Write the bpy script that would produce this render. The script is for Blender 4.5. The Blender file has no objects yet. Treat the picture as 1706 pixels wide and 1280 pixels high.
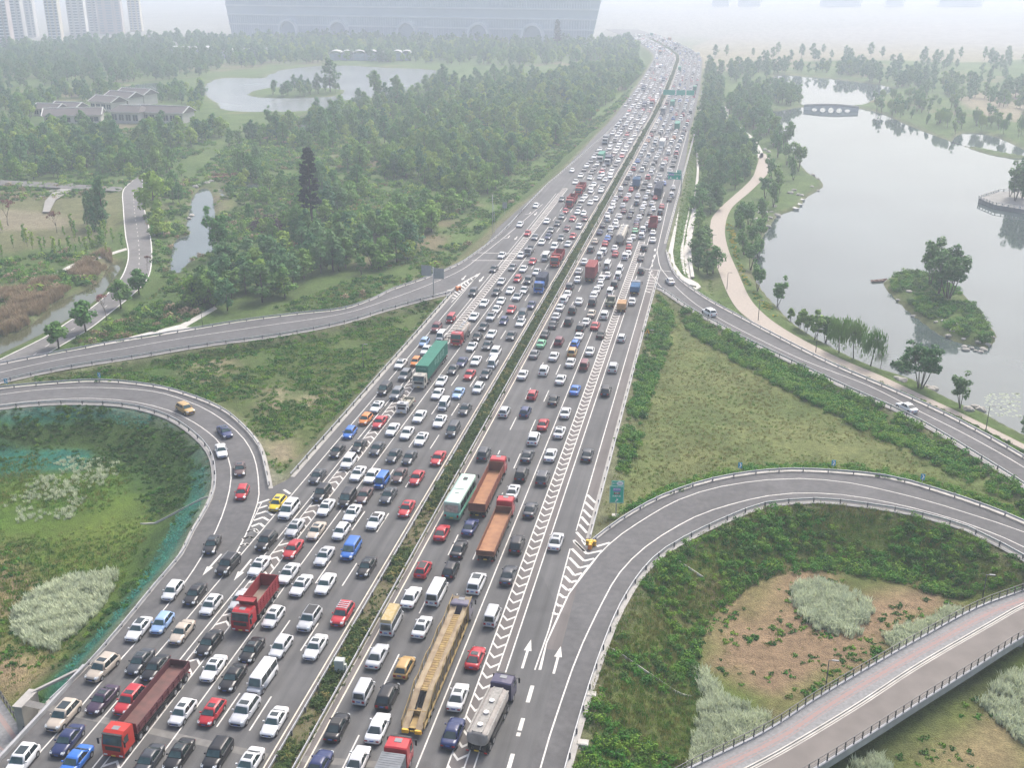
import bpy, bmesh, math, random
import numpy as np
from mathutils import Vector, Matrix
from mathutils.geometry import tessellate_polygon
R = math.radians
rnd = random.Random(7)
S = bpy.context.scene
COL = S.collection
# ---------------------------------------------------------------- camera, sky, sun, exposure
F_PX, PITCH, YAW, CAM = 1810.47, .367329, .192766, (46.3, 0.0, 77.245)
cam = bpy.data.cameras.new('camera'); co = bpy.data.objects.new('camera', cam); COL.objects.link(co)
cam.sensor_width = 36; cam.lens = F_PX / 1706 * 36; cam.clip_start = 1; cam.clip_end = 9000
co.location = CAM; co.rotation_euler = (math.pi / 2 - PITCH, 0, YAW); S.camera = co
HAZE = .0005
SUN_EL, SUN_AZ = R(52), R(20)            # azimuth clockwise from +Y
W = bpy.data.worlds.new('World'); S.world = W; W.use_nodes = True
wn = W.node_tree.nodes; bg = wn['Background']
sky = wn.new('ShaderNodeTexSky'); sky.sky_type = 'NISHITA'; sky.sun_disc = False
sky.sun_elevation = SUN_EL; sky.sun_rotation = SUN_AZ; sky.air_density = 1.0; sky.dust_density = 6.0; sky.ozone_density = 1.0
W.node_tree.links.new(sky.outputs[0], bg.inputs[0]); bg.inputs[1].default_value = .115
sl = bpy.data.lights.new('sun', 'SUN'); so = bpy.data.objects.new('sun', sl); COL.objects.link(so)
sl.energy = 1.5; sl.angle = R(24); sl.color = (1, .975, .94)
so.rotation_euler = (math.pi / 2 - SUN_EL, 0, math.pi - SUN_AZ)
so.location = (0, 0, 300)
S.view_settings.view_transform = 'Standard'; S.view_settings.look = 'None'
S.view_settings.exposure = 1.12; S.view_settings.gamma = 1.0; S.view_settings.use_curve_mapping = False
S.cycles.use_denoising = True
S.cycles.max_bounces = 6; S.cycles.diffuse_bounces = 2; S.cycles.glossy_bounces = 2; S.cycles.volume_bounces = 1
S.cycles.transparent_max_bounces = 8
# ---------------------------------------------------------------- helpers
_cy, _sy, _cp, _sp = math.cos(YAW), math.sin(YAW), math.cos(PITCH), math.sin(PITCH)
FW = np.array([-_sy * _cp, _cy * _cp, -_sp]); RT = np.array([_cy, _sy, 0]); UP = np.cross(RT, FW)
def U(x, y, z=0.0):
    "the point of the level z that the photograph shows at (x, y)"
    d = FW + (x - 853) / F_PX * RT - (y - 640) / F_PX * UP
    t = (z - CAM[2]) / d[2]
    return (CAM[0] + t * d[0], t * d[1])
def UL(pts, z=0.0): return [U(x, y, z) for x, y in pts]
def view_px(x, y, z):
    v = np.array([x, y, z]) - np.array(CAM); d = v @ FW
    return 853 + F_PX * (v @ RT) / d, 640 - F_PX * (v @ UP) / d
def spline(pts, step=3.0, closed=False):
    P = [np.array(p, float) for p in pts]; n = len(P); out = []
    rng = range(n if closed else n - 1)
    for i in rng:
        p1, p2 = P[i], P[(i + 1) % n]
        p0 = P[i - 1] if (closed or i > 0) else 2 * p1 - p2
        p3 = P[(i + 2) % n] if (closed or i + 2 < n) else 2 * p2 - p1
        # centripetal-ish Catmull-Rom
        k = max(1, int(np.linalg.norm(p2 - p1) / step))
        for j in range(k):
            t = j / k
            out.append(.5 * (2 * p1 + (p2 - p0) * t + (2 * p0 - 5 * p1 + 4 * p2 - p3) * t * t + (3 * p1 - p0 - 3 * p2 + p3) * t ** 3))
    if not closed: out.append(P[-1])
    return [tuple(float(c) for c in q) for q in out]
def vnoise(x, y, s, seed=0):
    x = np.asarray(x, float) / s; y = np.asarray(y, float) / s
    xi = np.floor(x).astype(np.int64); yi = np.floor(y).astype(np.int64); fx = x - xi; fy = y - yi
    fx = fx * fx * (3 - 2 * fx); fy = fy * fy * (3 - 2 * fy)
    def h(a, b):
        n = (a * 374761393 + b * 668265263 + seed * 974634777) & 0x7fffffff
        n = ((n ^ (n >> 13)) * 1274126177) & 0x7fffffff
        return ((n ^ (n >> 16)) & 0xffff) / 65535.0
    return (h(xi, yi) * (1 - fx) + h(xi + 1, yi) * fx) * (1 - fy) + (h(xi, yi + 1) * (1 - fx) + h(xi + 1, yi + 1) * fx) * fy
def inside(px, py, poly):
    r = np.zeros(px.shape, bool); n = len(poly)
    for i in range(n):
        x1, y1 = poly[i]; x2, y2 = poly[(i + 1) % n]
        if y1 == y2: continue
        c = (y1 > py) != (y2 > py)
        r ^= c & (px < (x2 - x1) * (py - y1) / (y2 - y1) + x1)
    return r
def pdist(px, py, poly, closed=True):
    d = np.full(px.shape, 1e9)
    n = len(poly)
    for i in range(n if closed else n - 1):
        x1, y1 = poly[i]; x2, y2 = poly[(i + 1) % n]
        dx, dy = x2 - x1, y2 - y1; L = dx * dx + dy * dy + 1e-9
        t = np.clip(((px - x1) * dx + (py - y1) * dy) / L, 0, 1)
        d = np.minimum(d, (px - x1 - t * dx) ** 2 + (py - y1 - t * dy) ** 2)
    return np.sqrt(d)
def smooth(a, b, v): t = np.clip((v - a) / (b - a), 0, 1); return t * t * (3 - 2 * t)
# ---- materials
MATS = {}
def mat(name, col, rough=.6, metal=0.0, noise=0.0, nscale=1.0, col2=None, objcol=False, spec=.5, rand=0.0, coat=0.0, bump=0.0, bscale=20):
    if name in MATS: return MATS[name]
    m = bpy.data.materials.new(name); m.use_nodes = True; nt = m.node_tree; N = nt.nodes; b = N['Principled BSDF']
    b.inputs['Roughness'].default_value = rough; b.inputs['Metallic'].default_value = metal
    b.inputs['Specular IOR Level'].default_value = spec
    if coat: b.inputs['Coat Weight'].default_value = coat; b.inputs['Coat Roughness'].default_value = .06
    src = None
    if objcol:
        oi = N.new('ShaderNodeObjectInfo'); src = oi.outputs['Color']
    if noise > 0 or col2:
        tc = N.new('ShaderNodeTexCoord'); nz = N.new('ShaderNodeTexNoise'); nz.inputs['Scale'].default_value = nscale; nz.inputs['Detail'].default_value = 5
        nt.links.new(tc.outputs['Object'], nz.inputs['Vector'])
        mx = N.new('ShaderNodeMix'); mx.data_type = 'RGBA'
        mr = N.new('ShaderNodeMapRange'); mr.inputs['From Min'].default_value = .3; mr.inputs['From Max'].default_value = .7
        nt.links.new(nz.outputs['Fac'], mr.inputs['Value']); nt.links.new(mr.outputs['Result'], mx.inputs['Factor'])
        c2 = col2 or tuple(c * (1 + noise) for c in col); c1 = col if col2 else tuple(c * (1 - noise) for c in col)
        mx.inputs['A'].default_value = (*c1, 1); mx.inputs['B'].default_value = (*c2, 1)
        if objcol:
            mu = N.new('ShaderNodeMix'); mu.data_type = 'RGBA'; mu.blend_type = 'MULTIPLY'; mu.inputs['Factor'].default_value = 1
            nt.links.new(src, mu.inputs['A']); nt.links.new(mx.outputs['Result'], mu.inputs['B']); src = mu.outputs['Result']
        else: src = mx.outputs['Result']
        if bump:
            bp = N.new('ShaderNodeBump'); bp.inputs['Strength'].default_value = bump; bp.inputs['Distance'].default_value = .1
            nb = N.new('ShaderNodeTexNoise'); nb.inputs['Scale'].default_value = bscale; nb.inputs['Detail'].default_value = 4
            nt.links.new(tc.outputs['Object'], nb.inputs['Vector']); nt.links.new(nb.outputs['Fac'], bp.inputs['Height']); nt.links.new(bp.outputs['Normal'], b.inputs['Normal'])
    if rand > 0:
        oi = N.new('ShaderNodeObjectInfo'); hs = N.new('ShaderNodeHueSaturation')
        m1 = N.new('ShaderNodeMapRange'); m1.inputs['To Min'].default_value = 1 - rand; m1.inputs['To Max'].default_value = 1 + rand
        nt.links.new(oi.outputs['Random'], m1.inputs['Value']); nt.links.new(m1.outputs['Result'], hs.inputs['Value'])
        m2 = N.new('ShaderNodeMapRange'); m2.inputs['To Min'].default_value = .5 + rand * .07; m2.inputs['To Max'].default_value = .5 - rand * .09
        nt.links.new(oi.outputs['Random'], m2.inputs['Value']); nt.links.new(m2.outputs['Result'], hs.inputs['Hue'])
        if src: nt.links.new(src, hs.inputs['Color'])
        else: hs.inputs['Color'].default_value = (*col, 1)
        src = hs.outputs['Color']
    if src: nt.links.new(src, b.inputs['Base Color'])
    else: b.inputs['Base Color'].default_value = (*col, 1)
    MATS[name] = m; return m
# ---- mesh builder
class MB:
    def __init__(s): s.v = []; s.f = []; s.m = []; s.sm = []
    def add(s, vs, fs, mi=0, sm=False):
        o = len(s.v); s.v += [tuple(map(float, v)) for v in vs]
        for f in fs: s.f.append(tuple(i + o for i in f)); s.m.append(mi); s.sm.append(sm)
    def box(s, x0, x1, y0, y1, z0, z1, mi=0, tx=0, ty=0, sm=False):
        s.add([(x0, y0, z0), (x1, y0, z0), (x1, y1, z0), (x0, y1, z0), (x0 + tx, y0 + ty, z1), (x1 - tx, y0 + ty, z1), (x1 - tx, y1 - ty, z1), (x0 + tx, y1 - ty, z1)],
              [(3, 2, 1, 0), (4, 5, 6, 7), (0, 1, 5, 4), (1, 2, 6, 5), (2, 3, 7, 6), (3, 0, 4, 7)], mi, sm)
    def bar(s, a, b, w, h=None, mi=0):
        a, b = Vector(a), Vector(b); d = (b - a).normalized(); up = Vector((0, 0, 1)) if abs(d.z) < .95 else Vector((1, 0, 0))
        x = d.cross(up).normalized() * (w / 2); y = x.cross(d).normalized() * ((h or w) / 2)
        s.add([p + q for p in (a, b) for q in (-x - y, x - y, x + y, -x + y)], [(0, 1, 2, 3), (7, 6, 5, 4), (0, 4, 5, 1), (1, 5, 6, 2), (2, 6, 7, 3), (3, 7, 4, 0)], mi)
    def tube(s, pts, rad, n=6, mi=0, cap=True, sm=True):
        rad = rad if hasattr(rad, '__len__') else [rad] * len(pts)
        P = [Vector(p) for p in pts]; rings = []
        for i, p in enumerate(P):
            d = (P[min(i + 1, len(P) - 1)] - P[max(i - 1, 0)]).normalized(); up = Vector((0, 0, 1)) if abs(d.z) < .9 else Vector((0, 1, 0))
            x = d.cross(up).normalized(); y = x.cross(d).normalized()
            rings.append([p + (x * math.cos(2 * math.pi * k / n) + y * math.sin(2 * math.pi * k / n)) * rad[i] for k in range(n)])
        s.loft(rings, mi, cap, sm)
    def loft(s, rings, mi=0, cap=True, sm=True, closed=True):
        n = len(rings[0]); vs = [p for r in rings for p in r]; fs = []
        for i in range(len(rings) - 1):
            for k in range(n if closed else n - 1):
                a, b = i * n + k, i * n + (k + 1) % n; fs.append((a, b, b + n, a + n))
        s.add(vs, fs, mi, sm)
        if cap and closed:
            o = len(s.v) - len(vs)
            for f in (tuple(range(n))[::-1], tuple(range(len(vs) - n, len(vs)))):
                s.f.append(tuple(o + i for i in f)); s.m.append(mi); s.sm.append(False)
    def disc(s, c, ax, r, n=12, mi=0):
        c = Vector(c); d = Vector(ax).normalized(); up = Vector((0, 0, 1)) if abs(d.z) < .9 else Vector((0, 1, 0)); x = up.cross(d).normalized(); y = d.cross(x)
        s.add([c + (x * math.cos(2 * math.pi * k / n) + y * math.sin(2 * math.pi * k / n)) * r for k in range(n)], [tuple(range(n))], mi)
    def mesh(s, name, mats):
        me = bpy.data.meshes.new(name); me.from_pydata(s.v, [], s.f)
        for m in (mats if isinstance(mats, (list, tuple)) else [mats]): me.materials.append(m)
        me.polygons.foreach_set('material_index', s.m); me.polygons.foreach_set('use_smooth', s.sm); me.update(); return me
    def build(s, name, mats, parent=None, loc=None, rz=0):
        return link(name, s.mesh(name, mats), parent, loc, rz)
def link(name, me, parent=None, loc=None, rz=0):
    o = bpy.data.objects.new(name, me); COL.objects.link(o)
    if parent: o.parent = parent
    if loc: o.location = loc
    if rz: o.rotation_euler.z = rz
    return o
def tag(o, label=None, cat=None, group=None, kind=None):
    if label: o['label'] = label
    if cat: o['category'] = cat
    if group: o['group'] = group
    if kind: o['kind'] = kind
    return o
def thing(name, label, cat, loc=(0, 0, 0), rz=0, group=None):
    o = bpy.data.objects.new(name, None); COL.objects.link(o); o.location = loc; o.rotation_euler.z = rz; o.empty_display_size = .3
    return tag(o, label, cat, group)
def kids(o): return [c for c in KIDS.get(o.name, [])]
def sheet(name, poly, z, m, skirt=0.0, kind='structure', parent=None):
    tri = tessellate_polygon([[Vector((x, y, 0)) for x, y in poly]])
    a = sum(poly[i][0] * poly[(i + 1) % len(poly)][1] - poly[(i + 1) % len(poly)][0] * poly[i][1] for i in range(len(poly)))
    b = MB(); b.add([(x, y, z) for x, y in poly], [t if ((poly[t[1]][0] - poly[t[0]][0]) * (poly[t[2]][1] - poly[t[0]][1]) - (poly[t[1]][1] - poly[t[0]][1]) * (poly[t[2]][0] - poly[t[0]][0])) > 0 else t[::-1] for t in tri])
    if skirt:
        n = len(poly); b.add([(x, y, z) for x, y in poly] + [(x, y, z - skirt) for x, y in poly], [((i, n + i, n + (i + 1) % n, (i + 1) % n) if a > 0 else (i, (i + 1) % n, n + (i + 1) % n, n + i)) for i in range(n)])
    o = b.build(name, m, parent)
    if kind: o['kind'] = kind
    return o
def offset_line(pts, d):
    out = []
    for i, p in enumerate(pts):
        a, b = pts[max(0, i - 1)], pts[min(len(pts) - 1, i + 1)]
        dx, dy = b[0] - a[0], b[1] - a[1]; L = math.hypot(dx, dy) or 1
        out.append((p[0] + dy / L * d, p[1] - dx / L * d))       # d > 0: to the right of travel
    return out
def ribbon(b, pts, w, z, mi=0):
    l, r = offset_line(pts, -w / 2), offset_line(pts, w / 2); n = len(pts)
    b.add([(x, y, z) for x, y in l] + [(x, y, z) for x, y in r], [(n + i, n + i + 1, i + 1, i) for i in range(n - 1)], mi)
def walk(pts, step, start=0.0):
    "points and headings every step metres along a polyline"
    out = []; acc = start
    for (x1, y1), (x2, y2) in zip(pts[:-1], pts[1:]):
        L = math.hypot(x2 - x1, y2 - y1)
        while acc <= L and L > 0:
            t = acc / L; out.append((x1 + (x2 - x1) * t, y1 + (y2 - y1) * t, math.atan2(y2 - y1, x2 - x1))); acc += step
        acc -= L
    return out
# ---------------------------------------------------------------- road lines traced on the ground
def bend(Y): return float(np.interp(Y, [0, 620, 734, 861, 1014, 1067, 1129, 1245, 1357, 1500], [0, 0, -1.2, -3.6, -7.4, -11, -20, -41.5, -67.6, -105]))
def along(off, y0, y1, step=12):
    n = max(1, int(abs(y1 - y0) / step)); return [(off + bend(y0 + (y1 - y0) * i / n), y0 + (y1 - y0) * i / n) for i in range(n + 1)]
LQ = -5.6       # water level
LOW = -4.6      # low ground
lines = {k: spline(UL(v)) for k, v in dict(
    loopL_out=[(-60, 659), (0, 649), (84, 640.8), (168.7, 636.6), (253, 645), (309, 659), (365.6, 681.6), (402, 709.7), (430, 744), (441, 780), (448, 815)],
    loopL_wout=[(-60, 668), (0, 657.7), (84, 648), (169, 646), (253, 652), (309, 667.5), (351.5, 687), (393.7, 718), (416, 746), (427, 775), (431, 810), (429, 839), (408, 895), (394, 922)],
    loopL_win=[(-60, 686), (0, 674.5), (84, 666), (155, 664), (225, 670), (281, 684), (323, 704), (360, 732), (380, 763), (385, 797), (377, 839), (360, 884), (336, 928), (306.5, 973), (253, 1041), (185.6, 1117), (132, 1181.5), (56, 1266), (10, 1320)],
    loopL_in=[(-60, 694), (0, 681.5), (84, 673.7), (169, 674), (225, 680), (281, 697), (323, 724), (349, 752), (358.5, 780), (358.5, 814), (346, 847.5), (323, 887), (304, 925.6), (264, 973), (197, 1055), (135, 1125), (84, 1173), (28, 1232), (-30, 1300), (-60, 1340)],
    rampL_up=[(-60, 625), (0, 609), (100, 589), (200, 570.7), (300.7, 554), (401, 537), (501, 524), (570, 516.5), (620, 500.5), (653.5, 484), (703.6, 467), (757, 445), (787, 427), (837, 387), (904, 317)],
    rampL_wup=[(-60, 637), (0, 621), (100, 599), (200, 582), (301, 564), (434, 544), (570, 523), (653.5, 497), (720, 472), (770.5, 448.7), (804, 423.7), (854, 383.6), (904, 340)],
    rampL_wlo=[(-60, 650), (0, 634), (100, 612.4), (234, 591), (334, 574), (468, 555.6), (570, 535.5), (637, 515.5), (703.6, 497), (750, 484)],
    rampL_lo=[(-60, 654.5), (0, 638.5), (100, 616.5), (234, 595), (334, 578), (468, 559.5), (570, 539.5), (637, 519.5), (703.6, 501), (753, 489)],
    rampR_up=[(1109.7, 420), (1116, 443.4), (1130, 465), (1152, 482.5), (1183, 503), (1220, 523), (1303, 567), (1386.6, 609), (1473, 646), (1557, 684), (1627.5, 720), (1706, 765), (1800, 826)],
    rampR_w=[(1095, 418), (1099, 442), (1110, 459), (1127, 479), (1160, 507.5), (1199, 531), (1256, 561), (1338, 600), (1445, 642), (1529, 684), (1613.5, 726.5), (1706, 779), (1800, 842)],
    rampR_lo=[(1091, 479), (1105, 485), (1128, 501), (1160, 522), (1199, 543), (1236, 564), (1312.6, 601), (1416.6, 650.6), (1495, 685), (1557, 718), (1636, 766), (1706, 811), (1800, 880)],
    loopR_up=[(988, 904), (1033, 870), (1103, 830.6), (1187.5, 802.5), (1280, 788), (1360, 787), (1473, 797), (1557, 819), (1641.6, 847.5), (1706, 874), (1800, 920)],
    loopR_wup=[(900.6, 1117), (910.5, 1072), (948, 990), (968, 960), (1013, 909), (1061, 873), (1131, 833), (1201.5, 811), (1280, 799.7), (1332, 797.7), (1416.6, 805), (1529, 830.6), (1613.5, 856), (1706, 887), (1800, 930)],
    loopR_win=[(890, 1320), (900.6, 1280), (916, 1226.5), (954, 1114), (971, 1072), (1005, 1001.5), (1033, 954), (1075, 912), (1131, 875.6), (1187.5, 850), (1280, 826.4), (1360, 822), (1445, 830.6), (1557, 856), (1641.6, 884), (1706, 912), (1800, 962)],
    loopR_in=[(932, 1320), (943, 1280), (957, 1229), (982, 1145), (1007.5, 1072), (1033, 1013), (1069, 956.6), (1109, 919), (1173, 884), (1244, 853), (1276, 843), (1360, 836), (1445, 844.7), (1529, 859), (1613.5, 884), (1670, 912), (1706, 932), (1800, 990)],
).items()}
main_poly = [(-19.4, 20)] + [(-19.4, 257), (-21.5, 300), (-23, 330), (-18.2, 441)] + along(-15.5, 600, 1500, 30) + along(27.5, 1500, 560, 30) + [(30.8, 420), (30.9, 300), (30.9, 20)]
polyL_loop = lines['loopL_out'] + [(-19.0, 149), (-19.0, 20)] + [(-36, 20)] + lines['loopL_in'][::-1]
polyL_ramp = lines['rampL_up'] + [(-13, 345), (-13, 260), (-18.5, 257)] + lines['rampL_lo'][::-1]
polyR_ramp = lines['rampR_up'] + lines['rampR_lo'][::-1] + [(30, 283), (30, 312)]
polyR_loop = lines['loopR_up'] + lines['loopR_in'][::-1] + [(30.2, 20), (30.2, 134)]
paved = [main_poly, polyL_loop, polyL_ramp, polyR_ramp, polyR_loop]
PZ = -4.0       # level of the park paths
def P(pts, z, step=2.0): return spline(UL(pts, z), step, True)
park_road = P([(-40, 622), (0, 599), (77, 560.6), (117, 534), (160, 507), (197, 470), (210.5, 444), (214, 420), (209, 390), (205.5, 347), (205.5, 317), (222, 300), (237, 296), (239, 340), (247, 373.6), (252, 407), (252, 440), (244, 467), (217, 494), (184, 520.6), (150, 547), (110, 571), (67, 596), (20, 622), (-40, 650)], PZ)
lake_walk = P([(1250, 300), (1262, 272), (1268, 255), (1281, 262), (1281, 285), (1253, 316), (1219.5, 346), (1208, 379), (1213, 414), (1229.6, 454), (1249.6, 497), (1276, 526), (1313, 552), (1370, 583), (1420, 606), (1470, 627), (1540, 660), (1600, 688), (1720, 748), (1720, 756), (1600, 696), (1540, 669), (1470, 638), (1403, 612), (1336.5, 586), (1286, 557), (1249.6, 533), (1223, 508), (1203, 467), (1186, 413.6), (1183, 377), (1196, 350)], PZ)
far_walk = P([(1262, 262), (1250, 235), (1225, 215), (1205, 195), (1212, 170), (1235, 150), (1240, 150), (1220, 172), (1214, 193), (1232, 210), (1258, 232), (1272, 258)], PZ)
foot_path = UL([(120, 584), (147, 578), (234, 557), (301, 540.6), (357.5, 510.5), (362, 514), (309, 545), (330, 546), (285, 558), (270, 556), (296, 548), (234, 562), (147, 583)], PZ)
side_path = UL([(60, 470), (120, 440), (210, 413), (212, 416), (122, 445), (62, 475)], PZ)
deckZ = -2.4
deck_l = [(1040, 1345), (1150, 1284), (1276, 1222), (1360, 1167.5), (1445, 1117), (1529, 1069), (1627.5, 1015.6), (1706, 986), (1800, 950)]
deck_k = [(1160, 1320), (1276, 1264.5), (1416.6, 1181.5), (1529, 1108), (1650, 1038), (1706, 1007), (1800, 968)]
deck_r = [(1290, 1320), (1360, 1280), (1450, 1223.7), (1529, 1173), (1613.5, 1119.7), (1706, 1060.6), (1800, 1010)]
deck_poly = UL(deck_l, deckZ) + UL(deck_r, deckZ)[::-1]
low_walk_a = UL([(-40, 1100), (0, 1163), (43, 1228), (20, 1252), (-40, 1310)], PZ - .6)
# water
lakeR = P([(1343, 178), (1310, 183), (1276, 187), (1282, 205), (1305, 228), (1322, 254), (1342, 284), (1366, 300), (1370, 312), (1343, 330), (1330, 347), (1296, 360), (1283, 378), (1270, 397), (1260, 420), (1255, 454), (1270, 484), (1293, 510.5), (1323, 540.6), (1370, 570.7), (1420, 597), (1470, 617.5), (1523, 634), (1557, 653), (1599, 674), (1641.6, 690), (1670, 707), (1720, 732), (1860, 740), (1960, 520), (1900, 290), (1760, 262), (1704, 264), (1647, 257), (1570, 230.5), (1510, 207), (1470, 190), (1427, 180)], LQ, 4)
lakeB = P([(1340, 176), (1336, 157), (1300, 146), (1280, 134), (1303, 125), (1370, 129), (1420, 135), (1487, 147), (1453, 167), (1425, 176)], LQ, 6)
pondR = P([(1590, 238), (1604, 222), (1650, 225), (1706, 250), (1712, 262), (1650, 250)], LQ, 6)
island = P([(1473.5, 474), (1490, 460), (1520, 452), (1560, 462), (1604, 490), (1632, 520.5), (1650, 545), (1659, 562), (1644, 580), (1604, 573), (1570, 560), (1537, 537), (1500, 507)], LQ, 3)
terrace = UL([(1630.5, 330), (1664, 319), (1760, 318), (1760, 356), (1700, 348), (1657, 341)], LQ + 1.5)
lakeL = P([(341, 144), (361, 132), (394, 128.6), (434, 130), (468, 117), (521, 110), (570, 108.6), (650, 113), (720, 116), (735, 124), (700, 138), (672, 155), (620, 163.7), (575, 168), (531, 184), (484, 187), (385, 185), (362, 172), (344, 160)], LQ, 8)
islandL = P([(410, 157), (441, 148), (500, 146), (568, 149), (572, 155), (560, 160), (500, 163), (440, 163)], LQ, 6)
pond = P([(284, 454), (291, 403.6), (317, 390), (311, 377), (316, 350), (321, 330), (337.5, 313), (352, 323), (357.5, 360), (353, 393.6), (372, 417), (334, 427), (307, 444), (300, 456)], LQ, 2)
pond2 = P([(368, 302), (372, 318), (376, 330), (370, 330), (364, 318)], LQ, 2)
pond3 = P([(411, 308), (425, 306), (432, 322), (415, 328)], LQ, 2)
pond4 = P([(410, 212), (425, 210), (424, 222), (410, 224)], LQ, 3)
pond5 = P([(495, 200), (510, 192), (512, 214), (500, 222)], LQ, 3)
pondW = P([(205, 146), (260, 138), (263, 155), (215, 160)], LQ, 6)
river = P([(-60, 625), (0, 591), (50, 567), (100, 540.6), (134, 517), (167, 494), (187, 467), (200.5, 446), (190, 440), (178, 448), (167, 467), (134, 487), (93.5, 504), (60, 535), (20, 557), (-60, 575)], LQ, 2)
waters = [lakeR, lakeB, pondR, lakeL, pond, pond2, pond3, pond4, pond5, pondW, river]
islands = [island, islandL]
# ---------------------------------------------------------------- terrain
def axis(c0, c1, lo, hi, s0, g):
    a = list(np.arange(c0, c1, s0)); s = s0
    while a[-1] < hi: s *= g; a.append(a[-1] + s)
    s = s0; b = [c0]
    while b[-1] > lo: s *= g; b.append(b[-1] - s)
    return np.array(b[:0:-1] + a)
AX = axis(-130, 140, -2600, 1500, 1.25, 1.035); AY = axis(60, 300, -150, 4200, 1.2, 1.012)
GX, GY = np.meshgrid(AX, AY)
def near(poly, pad):
    xs, ys = [p[0] for p in poly], [p[1] for p in poly]
    return (GX > min(xs) - pad) & (GX < max(xs) + pad) & (GY > min(ys) - pad) & (GY < max(ys) + pad)
def signed(poly, pad):
    "distance to a polygon, negative inside; only near it"
    d = np.full(GX.shape, 999.0); k = near(poly, pad); x, y = GX[k], GY[k]
    q = pdist(x, y, poly); q[inside(x, y, poly)] *= -1; d[k] = q; return d
dp = np.full(GX.shape, 999.0)
for q in paved: dp = np.minimum(dp, signed(q, 30))
Z = {}
def zone(name, pts, z=0.0):
    Z[name] = smooth(4, -4, signed(spline(UL(pts, z), 4, True), 12))
zone('wedgeL', [(20, 640), (350, 585), (570, 548), (745, 497), (615, 640), (465, 800), (444, 800), (420, 735), (365, 683), (250, 646), (84, 643)])
zone('wedgeR', [(1092, 485), (1180, 535), (1420, 655), (1560, 722), (1706, 815), (1706, 870), (1560, 820), (1360, 787), (1190, 802), (1000, 895), (985, 900), (1040, 690)])
zone('loopL', [(-60, 700), (84, 678), (225, 684), (323, 728), (356, 790), (340, 860), (264, 976), (135, 1130), (28, 1236), (-60, 1200)], -2)
zone('loopR', [(1820, 1000), (1706, 940), (1613, 890), (1445, 850), (1276, 848), (1173, 890), (1069, 962), (1007, 1080), (957, 1235), (940, 1300), (1400, 1340), (1820, 1200)], -2)
depth = np.full(GX.shape, -LOW); depth = depth * (1 - Z['wedgeL']) + (.5 + 1.2 * vnoise(GX, GY, 30, 3)) * Z['wedgeL']
depth = depth * (1 - Z['wedgeR']) + (.6 + .9 * vnoise(GX, GY, 30, 4)) * Z['wedgeR']
GH = -.09 - np.minimum(depth, np.maximum(0, dp - .9) * .55)
GH += (vnoise(GX, GY, 9, 1) - .5) * .5 * smooth(2, 8, dp) + (vnoise(GX, GY, 40, 2) - .5) * 1.2 * smooth(8, 25, dp)
far = smooth(500, 1500, np.hypot(GX, GY))
dw = np.full(GX.shape, 999.0)
for q in waters: dw = np.minimum(dw, signed(q, 25))
for q in islands: dw = np.maximum(dw, -signed(q, 25) * 1.0) if False else np.where(signed(q, 25) < 6, np.maximum(dw, -signed(q, 25)), dw)
bank = np.where(dw < 0, LQ - .12 - np.minimum(1.3, -dw * .5), LQ + .12 + dw * .45)
GH = np.minimum(GH, bank)
isl = np.maximum(0, -np.minimum(signed(island, 5), 0)); GH = np.where(isl > 0, LQ + .15 + np.minimum(1.3, isl * .35) + .3 * vnoise(GX, GY, 4, 5), GH)
isl2 = np.maximum(0, -np.minimum(signed(islandL, 5), 0)); GH = np.where(isl2 > 0, LQ + .15 + np.minimum(1.3, isl2 * .2), GH)
for q, z in [(park_road, PZ), (lake_walk, PZ), (far_walk, PZ), (foot_path, PZ), (side_path, PZ), (low_walk_a, PZ - .6)]:
    d = signed(q, 20); low = z - .1 - np.maximum(0, d - 1) * .35; high = z - .1 + np.maximum(0, d - .8) * .55
    GH = np.where(d < 14, np.minimum(np.maximum(GH, np.where(d < 6, low, -99)), high), GH)
pth = np.full(GX.shape, 999.0)
for q in (park_road, lake_walk, far_walk, low_walk_a): pth = np.minimum(pth, signed(q, 20))
GH = np.where((np.abs(isl) + np.abs(isl2) <= 0) & (pth > .6), np.minimum(GH, bank), GH)
dd = signed(deck_poly, 10); GH = np.where(dd < 1, np.minimum(GH, deckZ - 1.0), GH)
def hgt(x, y):
    i = min(max(int(np.searchsorted(AX, x)) - 1, 0), len(AX) - 2); j = min(max(int(np.searchsorted(AY, y)) - 1, 0), len(AY) - 2)
    u = (x - AX[i]) / (AX[i + 1] - AX[i]); v = (y - AY[j]) / (AY[j + 1] - AY[j])
    return float((GH[j, i] * (1 - u) + GH[j, i + 1] * u) * (1 - v) + (GH[j + 1, i] * (1 - u) + GH[j + 1, i + 1] * u) * v)
def samp(A, x, y):
    i = np.clip(np.searchsorted(AX, x) - 1, 0, len(AX) - 2); j = np.clip(np.searchsorted(AY, y) - 1, 0, len(AY) - 2)
    u = (x - AX[i]) / (AX[i + 1] - AX[i]); v = (y - AY[j]) / (AY[j + 1] - AY[j])
    return (A[j, i] * (1 - u) + A[j, i + 1] * u) * (1 - v) + (A[j + 1, i] * (1 - u) + A[j + 1, i + 1] * u) * v
def G(px, py, z=-4.6):
    "ground point seen at a pixel of the photograph"
    for _ in range(4):
        x, y = U(px, py, z); z = hgt(x, y)
    return (x, y, z)
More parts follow.
